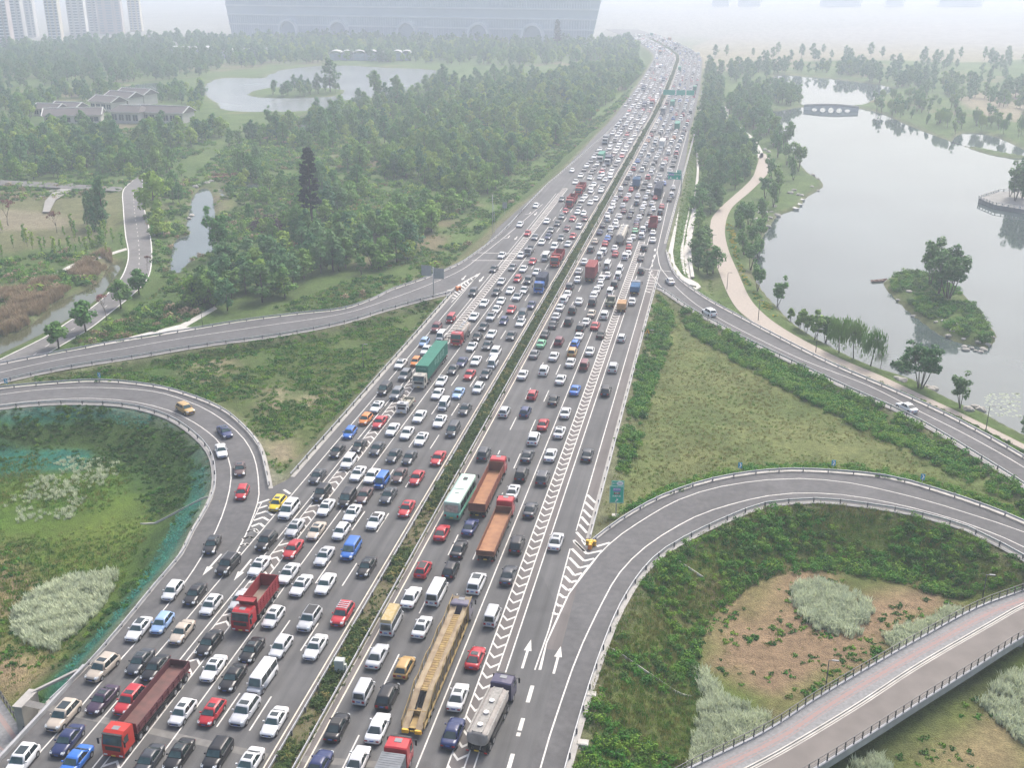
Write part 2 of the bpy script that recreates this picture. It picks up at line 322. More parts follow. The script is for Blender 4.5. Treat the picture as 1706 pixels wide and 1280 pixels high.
# ground cover colours
def C(*c): return np.array(c, float)
n1, n2, n3 = vnoise(GX, GY, 3.1, 11), vnoise(GX, GY, 11, 12), vnoise(GX, GY, 47, 13)
cov = np.empty(GX.shape + (3,))
def lerp(a, b, t): return a + (b - a) * t[..., None]
cov[:] = lerp(C(.062, .112, .028), C(.105, .15, .045), n2 * .6 + n3 * .5)
cov = lerp(cov, C(.17, .15, .085) + 0 * cov, smooth(.74, .95, n3 * .6 + n2 * .5))
def paint(name_or_mask, col, amt=1.0, z=0.0, edge=(4, -4)):
    global cov
    if isinstance(name_or_mask, str): m = Z[name_or_mask]
    elif isinstance(name_or_mask, list): m = smooth(edge[0], edge[1], signed(spline(UL(name_or_mask, z), 3, True), 8) + (n1 - .5) * 4)
    else: m = name_or_mask
    cov = lerp(cov, np.array(col) + 0 * cov, np.clip(m * amt, 0, 1))
paint('wedgeL', lerp(C(.056, .105, .024), C(.11, .14, .044), n2), 1)
paint('wedgeR', lerp(C(.100, .15, .042), C(.165, .178, .068), n1 * .4 + n2 * .6), 1)
paint('loopL', lerp(C(.074, .15, .020), C(.14, .18, .034), n2), 1)
paint('loopR', lerp(C(.066, .125, .020), C(.125, .145, .042), n2 * .7 + n1 * .4), 1)
SOIL, SOIL2, DRY = (.30, .215, .135), (.36, .29, .20), (.25, .225, .12)
for pts, z, c, a in [
    ([(322, 608), (350, 600), (378, 612), (365, 632), (335, 640)], -1, SOIL2, .75), ([(438, 660), (470, 645), (485, 668), (455, 690)], -1, SOIL2, .7), ([(495, 662), (540, 650), (545, 668), (505, 684)], -1, SOIL2, .7),
    ([(440, 735), (470, 728), (498, 770), (465, 775), (446, 765)], -1, SOIL2, .8), ([(445, 785), (470, 795), (455, 820), (447, 818)], -.5, (.33, .31, .28), 1),
    ([(-40, 900), (30, 930), (60, 990), (20, 1040), (-40, 1040)], -4.6, SOIL, .8), ([(-40, 1060), (40, 1085), (90, 1090), (80, 1130), (30, 1160), (-40, 1130)], -4.6, SOIL, .95),
    ([(1190, 1005), (1260, 960), (1345, 935), (1400, 935), (1470, 960), (1560, 985), (1590, 1010), (1500, 1060), (1420, 1110), (1330, 1165), (1285, 1175), (1230, 1140), (1185, 1110)], -4.6, (.27, .19, .115), 1),
    ([(1370, 945), (1440, 935), (1500, 955), (1480, 990), (1420, 985)], -4.6, (.10, .14, .035), .9), ([(1230, 975), (1280, 960), (1300, 1010), (1245, 1030)], -4.6, (.15, .15, .05), .8),
    ([(1530, 1290), (1560, 1230), (1640, 1190), (1720, 1170), (1720, 1290)], -4.6, (.27, .21, .115), .9), ([(1420, 1265), (1480, 1220), (1560, 1170), (1640, 1120), (1650, 1150), (1560, 1230), (1480, 1290)], -4.6, (.10, .115, .045), .9),
    ([(-40, 320), (60, 300), (200, 320), (195, 385), (90, 410), (-40, 415)], -4.6, (.155, .15, .075), .8), ([(-40, 350), (80, 352), (110, 375), (20, 385), (-40, 380)], -4.6, (.26, .22, .16), .7),
    ([(380, 540), (440, 525), (560, 505), (640, 470), (700, 440), (760, 420), (800, 390), (840, 350), (870, 330), (840, 370), (780, 425), (700, 468), (560, 517), (420, 535)], -1, (.24, .21, .12), .75),
    ([(780, 410), (860, 340), (960, 245), (1030, 190), (1060, 150), (1020, 160), (940, 220), (850, 300), (760, 390), (720, 430)], -4, (.095, .155, .04), .95),
    ([(1150, 120), (1250, 112), (1400, 100), (1720, 95), (1720, 40), (1300, 50), (1170, 70)], -4.6, (.30, .25, .18), .7), ([(1600, 160), (1720, 150), (1720, 200), (1640, 190)], -4.6, (.28, .23, .16), .8),
    ([(430, 450), (450, 400), (540, 350), (580, 360), (500, 430)], -4.6, (.10, .125, .045), .6),
    ([(1120, 300), (1136, 300), (1110, 430), (1140, 460), (1160, 480), (1150, 420), (1150, 330)], -.6, (.08, .15, .04), .9),
    ([(1040, 1290), (1060, 1180), (1100, 1060), (1150, 1000), (1170, 1010), (1120, 1090), (1090, 1200), (1085, 1290)], -4.4, (.11, .10, .045), .6)]:
    paint(pts, c, a, z)
paint([(-60, 688), (84, 676), (225, 682), (325, 726), (358, 780), (346, 848), (304, 926), (197, 1056), (84, 1174), (60, 1150), (150, 1060), (225, 960), (250, 880), (232, 815), (180, 762), (60, 768), (-60, 775)], (.042, .085, .024), .8, -2, (5, -3))
NET = (.022, .17, .13)
for pts, a in (([(349, 745), (358, 780), (358.5, 814), (346, 848), (323, 888), (304, 926), (264, 974), (197, 1056), (135, 1126), (84, 1174), (70, 1150), (120, 1095), (180, 1040), (240, 955), (275, 905), (300, 860), (318, 815), (322, 780), (335, 752)], .9), ([(-60, 688), (84, 676), (169, 676), (225, 682), (281, 699), (325, 726), (349, 752), (335, 765), (300, 728), (240, 704), (160, 697), (-60, 706)], .8), ([(-60, 722), (60, 725), (140, 728), (155, 745), (130, 758), (40, 760), (-60, 765)], .7)):
    m = smooth(2, -2, signed(spline(UL(pts, -1.5), 3, True), 8)) * smooth(.05, .35, n1 * .5 + n2 * .5 + .1); paint(m, NET, a)
paint(smooth(3.5, .5, dp), lerp(C(.16, .14, .09), C(.22, .20, .15), n1), .55)
paint(np.where(dw < 30, smooth(3, -1, dw), 0), lerp(C(.10, .10, .055), C(.19, .165, .11), n1), .75)
paint(smooth(1100, 1500, np.hypot(GX - 46, GY)), (.26, .255, .24), .9)  # far ground greyed with distance from the camera, haze put into its colour
cov *= (.82 + .36 * n1)[..., None]
nx, ny = len(AX), len(AY)
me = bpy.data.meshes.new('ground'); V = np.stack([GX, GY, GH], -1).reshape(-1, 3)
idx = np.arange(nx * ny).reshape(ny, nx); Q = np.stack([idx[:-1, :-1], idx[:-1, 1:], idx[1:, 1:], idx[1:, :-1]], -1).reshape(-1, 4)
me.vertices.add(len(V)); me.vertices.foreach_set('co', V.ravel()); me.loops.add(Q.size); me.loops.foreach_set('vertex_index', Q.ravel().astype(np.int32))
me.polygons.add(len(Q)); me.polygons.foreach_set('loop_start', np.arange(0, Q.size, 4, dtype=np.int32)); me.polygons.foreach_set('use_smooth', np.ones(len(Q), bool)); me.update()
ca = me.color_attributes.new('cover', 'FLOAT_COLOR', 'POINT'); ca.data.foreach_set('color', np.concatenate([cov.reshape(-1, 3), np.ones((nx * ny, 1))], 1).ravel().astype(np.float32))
def ground_mat():
    m = bpy.data.materials.new('ground_cover'); m.use_nodes = True; nt = m.node_tree; N = nt.nodes; b = N['Principled BSDF']; b.inputs['Roughness'].default_value = .95; b.inputs['Specular IOR Level'].default_value = .15
    at = N.new('ShaderNodeVertexColor'); at.layer_name = 'cover'; tc = N.new('ShaderNodeTexCoord')
    src = at.outputs['Color']
    for sc, lo, hi in ((.9, .72, 1.3), (4.5, .7, 1.32)):
        nz = N.new('ShaderNodeTexNoise'); nz.inputs['Scale'].default_value = sc; nz.inputs['Detail'].default_value = 6; nz.inputs['Roughness'].default_value = .65
        nt.links.new(tc.outputs['Object'], nz.inputs['Vector'])
        mr = N.new('ShaderNodeMapRange'); mr.inputs['From Min'].default_value = .32; mr.inputs['From Max'].default_value = .68; mr.inputs['To Min'].default_value = lo; mr.inputs['To Max'].default_value = hi
        nt.links.new(nz.outputs['Fac'], mr.inputs['Value'])
        mu = N.new('ShaderNodeVectorMath'); mu.operation = 'SCALE'; nt.links.new(src, mu.inputs[0]); nt.links.new(mr.outputs['Result'], mu.inputs['Scale']); src = mu.outputs['Vector']
    nt.links.new(src, b.inputs['Base Color'])
    bp = N.new('ShaderNodeBump'); bp.inputs['Strength'].default_value = .9; bp.inputs['Distance'].default_value = .5; nt.links.new(nz.outputs['Fac'], bp.inputs['Height']); nt.links.new(bp.outputs['Normal'], b.inputs['Normal'])
    return m
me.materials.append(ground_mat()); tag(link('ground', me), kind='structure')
# ---------------------------------------------------------------- water
def water_mat(name, col, rough):
    m = mat(name, col, rough, spec=.36, noise=.25, nscale=.022)
    N = m.node_tree.nodes; nt = m.node_tree; b = N['Principled BSDF']
    tc = N.new('ShaderNodeTexCoord'); nz = N.new('ShaderNodeTexNoise'); nz.inputs['Scale'].default_value = .9; nz.inputs['Detail'].default_value = 4
    bp = N.new('ShaderNodeBump'); bp.inputs['Strength'].default_value = .022; bp.inputs['Distance'].default_value = .2
    nt.links.new(tc.outputs['Object'], nz.inputs['Vector']); nt.links.new(nz.outputs['Fac'], bp.inputs['Height']); nt.links.new(bp.outputs['Normal'], b.inputs['Normal']); return m
def water(name, polys, m):
    b = MB()
    for q in polys:
        a = sum(q[i][0] * q[(i + 1) % len(q)][1] - q[(i + 1) % len(q)][0] * q[i][1] for i in range(len(q))); n = len(q); o = []
        for i in range(n):
            dx, dy = q[(i + 1) % n][0] - q[i - 1][0], q[(i + 1) % n][1] - q[i - 1][1]; L = math.hypot(dx, dy) or 1; k = .8 if a > 0 else -.8; o.append((q[i][0] + dy / L * k, q[i][1] - dx / L * k))
        for t in tessellate_polygon([[Vector((x, y, 0)) for x, y in o]]):
            p = [o[i] for i in t]; up = (p[1][0] - p[0][0]) * (p[2][1] - p[0][1]) - (p[1][1] - p[0][1]) * (p[2][0] - p[0][0]) > 0; b.add([(x, y, LQ) for x, y in (p if up else p[::-1])], [(0, 1, 2)])
    return tag(b.build(name, m), kind='structure')
wp = water_mat('park_lake_water', (.16, .175, .17), .25); wl = water_mat('lake_water', (.060, .080, .076), .035); wr = water_mat('river_water', (.07, .075, .04), .04)
water('lake', [lakeR, lakeB, pondR], wl); water('park_lake', [lakeL], wp); water('river', [river], wr); water('pond', [pond, pond2, pond3], wl)
water('pond_water', [pond4, pond5], wl); water('west_pond', [pondW], wl)
# ---------------------------------------------------------------- roads
def asphalt(name, col, streak=True, lanes=False):
    m = bpy.data.materials.new(name); m.use_nodes = True; nt = m.node_tree; N = nt.nodes; b = N['Principled BSDF']; b.inputs['Roughness'].default_value = .85; b.inputs['Specular IOR Level'].default_value = .3
    tc = N.new('ShaderNodeTexCoord'); src = None; prev = None
    for sc, lo, hi, st in ((1.2, .86, 1.12, (1, .045, 1)), (.13, .9, 1.1, (1, 1, 1)), (9, .88, 1.12, (1, 1, 1)), (.5, .9, 1.08, (1.4, .02, 1)), (.45, .93, 1.04, (1, 1, 1))):
        mp = N.new('ShaderNodeMapping'); mp.inputs['Scale'].default_value = st if streak else (1, 1, 1)
        nz = N.new('ShaderNodeTexNoise'); nz.inputs['Scale'].default_value = sc; nz.inputs['Detail'].default_value = 4
        nt.links.new(tc.outputs['Object'], mp.inputs['Vector']); nt.links.new(mp.outputs['Vector'], nz.inputs['Vector'])
        mr = N.new('ShaderNodeMapRange'); mr.inputs['From Min'].default_value = .3; mr.inputs['From Max'].default_value = .7; mr.inputs['To Min'].default_value = lo; mr.inputs['To Max'].default_value = hi
        nt.links.new(nz.outputs['Fac'], mr.inputs['Value'])
        if prev is None: prev = mr.outputs['Result']
        else:
            mm = N.new('ShaderNodeMath'); mm.operation = 'MULTIPLY'; nt.links.new(prev, mm.inputs[0]); nt.links.new(mr.outputs['Result'], mm.inputs[1]); prev = mm.outputs['Value']
    if lanes:
        sx = N.new('ShaderNodeSeparateXYZ'); nt.links.new(tc.outputs['Object'], sx.inputs[0]); m0 = N.new('ShaderNodeMath'); m0.operation = 'MULTIPLY'; m0.inputs[1].default_value = 2 * math.pi / 1.87; nt.links.new(sx.outputs['X'], m0.inputs[0])
        m1 = N.new('ShaderNodeMath'); m1.operation = 'SINE'; nt.links.new(m0.outputs[0], m1.inputs[0]); m2 = N.new('ShaderNodeMath'); m2.operation = 'MULTIPLY_ADD'; m2.inputs[1].default_value = .065; m2.inputs[2].default_value = 1; nt.links.new(m1.outputs[0], m2.inputs[0])
        m3 = N.new('ShaderNodeMath'); m3.operation = 'MULTIPLY'; nt.links.new(prev, m3.inputs[0]); nt.links.new(m2.outputs[0], m3.inputs[1]); prev = m3.outputs[0]
    pt = N.new('ShaderNodeTexVoronoi'); pt.inputs['Scale'].default_value = .06; pt.feature = 'F1'; nt.links.new(tc.outputs['Object'], pt.inputs['Vector']); pr_ = N.new('ShaderNodeMapRange'); pr_.inputs['To Min'].default_value = .93; pr_.inputs['To Max'].default_value = 1.07
    sp_ = N.new('ShaderNodeSeparateColor'); nt.links.new(pt.outputs['Color'], sp_.inputs[0]); nt.links.new(sp_.outputs[0], pr_.inputs['Value']); m4 = N.new('ShaderNodeMath'); m4.operation = 'MULTIPLY'; nt.links.new(prev, m4.inputs[0]); nt.links.new(pr_.outputs['Result'], m4.inputs[1]); prev = m4.outputs[0]
    mu = N.new('ShaderNodeVectorMath'); mu.operation = 'SCALE'; mu.inputs[0].default_value = col; nt.links.new(prev, mu.inputs['Scale']); nt.links.new(mu.outputs['Vector'], b.inputs['Base Color'])
    MATS[name] = m; return m
ASP = asphalt('asphalt', (.106, .106, .106), True, True); ASP2 = asphalt('ramp_asphalt', (.106, .105, .106), False); ASP3 = asphalt('worn_shoulder_asphalt', (.138, .126, .120)); PARK = asphalt('park_asphalt', (.15, .145, .14), False)
sheet('motorway', main_poly, 0, ASP, .5)
for n, q in (('left_loop_ramp', polyL_loop), ('left_slip_road', polyL_ramp), ('right_slip_road', polyR_ramp), ('right_loop_ramp', polyR_loop)):
    sheet(n, q, -.008, ASP2, .9)
sheet('park_road', park_road, PZ, PARK, .3)
PINK = mat('pink_paving', (.34, .295, .25), .9, noise=.12, nscale=1.5); CONC = mat('concrete', (.36, .345, .32), .9, noise=.18, nscale=.6, bump=.3); PALE = mat('pale_concrete', (.47, .45, .41), .9, noise=.15, nscale=.5)
sheet('park_lane', UL([(-60, 306), (60, 311), (204, 319), (204, 312), (80, 304), (-60, 297)], PZ - .3), PZ - .25, PARK, .3); sheet('lawn_path', UL([(71, 353), (82, 353), (93, 332), (131, 309), (122, 303), (86, 322), (75, 335)], PZ - .4), PZ - .35, mat('lawn_paving', (.25, .24, .22), .9, noise=.15, nscale=.6), .3)
sheet('lake_walk', lake_walk, PZ, PINK, .3); sheet('shore_path', far_walk, PZ, PALE, .3); sheet('footpath', foot_path, PZ, PALE, .3); sheet('side_path', side_path, PZ, PALE, .3)
sb = MB()                                    # worn browner strips: shoulders and hatched bands
def strip(off0, off1, y0, y1, z=.004):
    a, c = along(off0, y0, y1), along(off1, y0, y1); n = len(a)
    sb.add([(x, y, z) for x, y in a] + [(x, y, z) for x, y in c], [(i, n + i, n + i + 1, i + 1) for i in range(n - 1)])
for o0, o1, y0, y1 in ((22.35, 25.0, 20, 320), (28.7, 30.8, 110, 290), (-12.65, -10.6, 20, 400), (4.0, 4.55, 20, 1300), (7.3, 7.9, 20, 1300)): strip(o0, o1, y0, y1)
tag(sb.build('shoulder', ASP3), kind='structure')
# median strip of soil between kerbs
mb_ = MB(); a, c = along(4.62, 20, 1400), along(7.22, 20, 1400); n = len(a)
mb_.add([(x, y, .12) for x, y in a] + [(x, y, .12) for x, y in c], [(i, n + i, n + i + 1, i + 1) for i in range(n - 1)])
tag(mb_.build('median_strip', mat('median_soil', (.10, .075, .045), .95, col2=(.115, .12, .05), nscale=.45, bump=.8, bscale=6)), kind='structure')
kb = MB()
for off in (4.5, 7.22):
    a = along(off, 20, 1400); c = along(off + .12, 20, 1400); n = len(a)
    kb.add([(x, y, z) for q, z in ((a, 0), (a, .15), (c, .15), (c, 0)) for x, y in q], [(i + k * n, i + 1 + k * n, i + 1 + (k + 1) * n, i + (k + 1) * n) for k in range(3) for i in range(n - 1)])
tag(kb.build('median_kerb', CONC), kind='structure')
# ---------------------------------------------------------------- painted markings
MZ = .014; PAINT = mat('road_paint', (.70, .68, .63), .7, col2=(.47, .455, .43), nscale=1.1); PAINTY = mat('warm_road_paint', (.62, .56, .46), .7, noise=.12, nscale=.8)
lm = MB()
ribbon(lm, along(3.85, 20, 1350), .17, MZ, 1); ribbon(lm, along(7.98, 20, 1350), .17, MZ, 1)
for off, y0, y1 in ((-7.45, 20, 330), (19.3, 20, 330), (22.4, 20, 322), (24.15, 20, 322), (25.14, 20, 400), (28.55, 140, 289), (-10.65, 20, 400), (-12.6, 20, 390), (-13.45, 20, 390), (-16.7, 20, 256), (-16.7, 256, 277)):
    ribbon(lm, along(off, y0, y1), .16, MZ)
ribbon(lm, [(-16.7, 20), (-16.7, 160)], .16, MZ + .003)
for off, ph, y1 in ((0, 88.97, 700), (-3.75, 118.88, 700), (11.87, 99.55, 560), (15.55, 174.0, 560), (-7.45, 330, 700), (19.3, 335, 560), (23.2, 330, 560)):
    y = ph - 15 * math.floor((ph - 20) / 15) if y1 > 400 and ph < 320 else ph
    while y < y1: ribbon(lm, along(off, y, y + 6, 6), .17, MZ); y += 15
for y in (110.6 - 4.0, 100.5, 96.7, 94.0): pass
for y0, y1 in ((99.5, 102.6), (94.6, 96.7), (93.65, 94.25), (85.5, 90.8), (72, 78), (60, 66)): ribbon(lm, [(28.67, y0), (28.67, y1)], .45, MZ)
for k in ('loopL_wout', 'loopL_win', 'rampL_wup', 'rampL_wlo', 'rampR_w', 'loopR_wup', 'loopR_win'): ribbon(lm, lines[k], .17, MZ)
ribbon(lm, offset_line(lines['rampR_lo'], -.35 if lines['rampR_lo'][-1][0] > 0 else .35), .14, MZ)
ribbon(lm, [(28.0, 289), (28.6, 309), (27.6, 379), (26.5, 560)], .16, MZ); ribbon(lm, UL([(1082, 454), (1096, 472), (1106, 484)]), .16, MZ)
ribbon(lm, UL([(1003, 918), (990, 935), (948, 990), (910.5, 1072), (898, 1117)]), .16, MZ + .003); ribbon(lm, UL([(949.7, 915), (914.7, 1049), (891, 1117)]), .17, MZ + .003)
ribbon(lm, UL([(800.5, 455), (752, 504)]), .16, MZ); ribbon(lm, UL([(800.5, 455), (775, 468), (750, 484)]), .15, MZ)
ribbon(lm, UL([(436, 838), (410, 890), (394, 920)]), .12, MZ + .003)
lm.build('lane_markings', [PAINT, PAINTY])['kind'] = 'structure'
cm = MB()
def vee(xl, xr, y, d, w=.42, z=MZ + .004, apex=None):
    xm = apex if apex is not None else (xl + xr) / 2
    cm.add([(xl, y, z), (xm, y + d, z), (xm, y + d + w, z), (xl, y + w, z)], [(0, 1, 2, 3)]); cm.add([(xm, y + d, z), (xr, y, z), (xr, y + w, z), (xm, y + d + w, z)], [(0, 1, 2, 3)])
y = 108.9 - 2.03 * 30
while y < 322: vee(22.48, 24.07, y + .9, -.9, apex=23.2); y += 2.03
y = 105.0 - 2.03 * 25
while y < 400:
    s = max(0, (y - 280) / 120) * 1.2 if y > 280 else 0
    vee(-12.5, -10.75, y, .9, apex=-11.5); y += 2.03
def hatch(pxpts, w=.42, z=MZ + .004):
    q = UL(pxpts)
    for (x1, y1), (x2, y2) in zip(q[:-1], q[1:]):
        L = math.hypot(x2 - x1, y2 - y1); nx_, ny_ = -(y2 - y1) / L * w / 2, (x2 - x1) / L * w / 2
        cm.add([(x1 + nx_, y1 + ny_, z), (x1 - nx_, y1 - ny_, z), (x2 - nx_, y2 - ny_, z), (x2 + nx_, y2 + ny_, z)], [(0, 1, 2, 3)]); z += .002
def Zm(ox, oy, s, pts): return [(ox + a / s, oy + b / s) for a, b in pts]
for pts in ([(1015, 672), (1100, 757)], [(990, 748), (1080, 835)], [(970, 828), (1055, 915)], [(950, 905), (1030, 997)], [(925, 985), (1010, 1078)], [(898, 1070), (1000, 1180)], [(870, 1155), (985, 1275)]): hatch(Zm(820, 720, 6.4, pts))
for pts in ([(1215, 0), (1270, 80)], [(1130, 20), (1265, 150), (1430, 115)], [(1105, 95), (1235, 225), (1345, 200)], [(1080, 190), (1185, 300), (1290, 275)], [(1055, 285), (1130, 380), (1215, 355)], [(1025, 385), (1095, 455), (1160, 435)], [(995, 480), (1060, 540), (1105, 525)], [(965, 575), (1025, 620), (1055, 610)], [(935, 680), (975, 710), (1000, 700)], [(905, 775), (940, 800), (965, 790)], [(1370, 70), (1510, 30)]): hatch(Zm(780, 900, 6.4, pts))
for pts in ([(645, 215), (690, 205)], [(640, 245), (700, 240)], [(635, 270), (715, 275), (722, 262)], [(628, 300), (715, 310), (735, 290)], [(622, 330), (700, 335)], [(618, 360), (692, 368)], [(612, 390), (680, 400)], [(605, 415), (660, 432)]): hatch(Zm(980, 420, 6.4, pts), .4)
for pts in ([(1125, 235), (1095, 262)], [(1085, 262), (1050, 280), (1068, 298)], [(1040, 290), (1010, 310), (1030, 340)], [(1000, 310), (975, 330), (1010, 360)], [(965, 330), (945, 355), (990, 385)], [(930, 345), (915, 375), (965, 405)], [(900, 400), (945, 425)], [(880, 420), (930, 455)], [(860, 450), (910, 480)], [(850, 485), (890, 500)], [(800, 410), (870, 400)], [(760, 440), (840, 425)]): hatch(Zm(620, 420, 6.4, pts), .42)
for pts in ([(195, 505), (310, 465)], [(185, 565), (290, 530)], [(170, 625), (280, 590), (350, 635)], [(145, 690), (245, 655), (305, 690)], [(120, 755), (210, 720), (255, 755)], [(70, 815), (150, 790), (195, 820)], [(30, 885), (110, 860), (140, 885)], [(0, 965), (60, 935), (90, 955)], [(465, 360), (535, 405)]): hatch(Zm(400, 760, 6.4, pts))
for pts in ([(840, 45), (930, 15), (960, 45)], [(790, 120), (880, 90), (905, 115)], [(760, 200), (840, 170), (855, 190)], [(720, 280), (770, 262)]): hatch(Zm(280, 880, 6.4, pts))
def arrow(x, y, L, sgn, sc=1.0, z=MZ + .004):
    w = .15 * sc; h = .48 * sc; k = L * .4
    cm.add([(x - w, y, z), (x + w, y, z), (x + w, y + sgn * (L - k), z), (x - w, y + sgn * (L - k), z)], [(0, 1, 2, 3)]); cm.add([(x - h, y + sgn * (L - k), z), (x + h, y + sgn * (L - k), z), (x, y + sgn * L, z)], [(0, 1, 2)])
arrow(26.9, 105.6, 6, 1); arrow(30.7, 105.3, 5.6, 1)
for a, bpt in (((570, 280), (440, 520)), ((890, 335), (715, 565))):
    (x1, y1), (x2, y2) = UL(Zm(280, 880, 6.4, [a, bpt])); arrow(x1, y1, abs(y1 - y2), -1)
for a, bpt in (((1000, 250), (915, 300)), ((1190, 260), (1135, 320))):
    (x1, y1), (x2, y2) = UL(Zm(620, 420, 6.4, [a, bpt])); arrow(x1, y1, abs(y1 - y2), -1)
for a in ((350, 470, 320, 505), (140, 730, 100, 765)):
    (x1, y1), (x2, y2) = UL(Zm(840, 280, 6.4, [a[:2], a[2:]])); arrow(x1, y1, abs(y1 - y2), -1)
for a in ([(285, 470), (265, 488), (225, 492)], [(60, 720), (40, 745), (0, 748)]): hatch(Zm(840, 280, 6.4, a), .3)
hatch([(786, 434), (880, 434), (1000, 437)], .35); hatch([(796, 421), (870, 423)], .35); hatch([(1074, 448), (1118, 452.5)], .3)
for q in ((712, 875), (705, 940), (690, 990), (678, 1045)): 
    x, y = U(*Zm(980, 280, 6.4, [q])[0]); cm.add([(x - .25, y - 1, MZ), (x + .25, y - 1, MZ), (x + .25, y + 1.6, MZ), (x - .25, y + 1.6, MZ)], [(0, 1, 2, 3)])
pk = MB()
for e in ([(0, 599), (77, 560.6), (117, 534), (160, 507), (197, 470), (210.5, 444), (214, 420), (209, 390), (205.5, 347), (205.5, 317), (222, 300)], [(237, 296), (239, 340), (247, 373.6), (252, 407), (252, 440), (244, 467), (217, 494), (184, 520.6), (150, 547), (110, 571), (67, 596)]):
    rail_ = spline(UL(e, PZ), 2); ribbon(pk, rail_, .32, PZ + .012)
mid_ = spline(UL([(30, 610), (92, 567), (135, 540), (172, 514), (208, 482), (228, 455), (232, 430), (230, 395), (224, 350), (222, 318)], PZ), 1); k = 0
while k + 3 < len(mid_): ribbon(pk, mid_[k:k + 3], .16, PZ + .012); k += 6
tag(pk.build('park_road_lines', PAINT), kind='structure')
tag(cm.build('painted_hatching', PAINT), kind='structure')
# pale concrete joints across the carriageways over the underpass
jb = MB()
for a, c in (((44, 1172), (445, 1262)), ((462, 1262), (640, 1276))):
    (x1, y1), (x2, y2) = UL([a, c]); jb.add([(x1, y1 - .5, .006), (x2, y2 - .5, .006), (x2, y2 + .5, .006), (x1, y1 + .5, .006)], [(0, 1, 2, 3)])
tag(jb.build('bridge_joint', mat('joint_concrete', (.17, .165, .155), .9, noise=.2, nscale=1)), kind='structure')
# ---------------------------------------------------------------- vehicles
PAINTC = mat('car_paint', (1, 1, 1), .34, objcol=True, coat=.35, spec=.3, noise=.05, nscale=2.0)
GLASS = mat('car_glass', (.022, .034, .036), .06, spec=.7, noise=.2, nscale=1.5); WSC = mat('sky_tinted_windscreen', (.045, .085, .088), .08, spec=.6, noise=.45, nscale=1.1); RUB = mat('tyre_rubber', (.018, .018, .018), .8, noise=.2, nscale=8); RIM = mat('alloy_rim', (.42, .43, .44), .35, .6, noise=.1, nscale=9)  # windscreens lighter and teal than other panes: sky reflection put into the colour
BLK = mat('black_trim', (.02, .02, .021), .5, noise=.2, nscale=6); HEAD = mat('headlamp_glass', (.62, .66, .68), .12, noise=.1, nscale=9); TAIL = mat('tail_lamp_red', (.33, .012, .015), .2, noise=.15, nscale=9)
PLATE = mat('blue_plate', (.03, .09, .36), .4, noise=.1, nscale=9); PLATEY = mat('yellow_plate', (.62, .42, .04), .4, noise=.1, nscale=9); CHROME = mat('chrome', (.6, .6, .6), .2, .8, noise=.05, nscale=5)
PCOL = {k: (*v, 1) for k, v in dict(white=(.66, .665, .67), silver=(.46, .47, .485), grey=(.155, .165, .18), dark=(.045, .05, .06), black=(.014, .014, .017), red=(.40, .022, .032), maroon=(.13, .022, .032), blue=(.035, .15, .50), navy=(.022, .034, .11), light_blue=(.27, .40, .62), gold=(.42, .27, .10), champagne=(.46, .40, .33), beige=(.50, .47, .40), yellow=(.76, .56, .03), orange=(.66, .22, .05), green=(.16, .46, .26), brown=(.085, .05, .05), purple=(.05, .03, .06), pale_green=(.45, .58, .48)).items()}
CNAME = dict(dark='dark grey', light_blue='light blue', purple='dark purple', navy='navy blue', maroon='maroon', pale_green='pale green')
# L W H belt hood cowl roofF roofR rearB deck
SPEC = dict(
    s=('sedan', 4.72, 1.80, 1.46, .92, .74, 1.02, .42, -.78, -1.62, .97), h=('hatchback', 4.12, 1.72, 1.50, .94, .76, 1.10, .50, -1.35, -1.93, .95),
    u=('SUV', 4.62, 1.86, 1.70, 1.04, .90, 1.05, .50, -1.65, -2.16, 1.05), v=('minivan', 4.05, 1.62, 1.86, 1.02, .84, 1.62, 1.05, -1.78, -1.96, 1.0),
    m=('MPV', 5.0, 1.86, 1.74, 1.02, .86, 1.52, .72, -2.0, -2.38, 1.0), b=('minibus', 5.15, 1.78, 2.06, 1.08, .90, 2.18, 1.72, -2.40, -2.54, 1.05),
    c=('coupe', 4.4, 1.80, 1.40, .90, .72, .85, .25, -.75, -1.75, .95))
def rrect(f, r, w, z, k=.16, crown=0.0):
    "rounded plan outline at height z, from the front right corner round"
    pts = []
    for sx, sy, y in ((1, 1, f), (1, -1, r), (-1, -1, r), (-1, 1, f)):
        c = [(sx * (w - k * .9), y), (sx * (w - k * .2), y - sy * k * .3), (sx * w, y - sy * k * 1.1)]
        pts += c if (sx * sy > 0) else c[::-1]
    return [Vector((x, y, z + crown * (1 - (x / w) ** 2) + 0)) for x, y in pts]
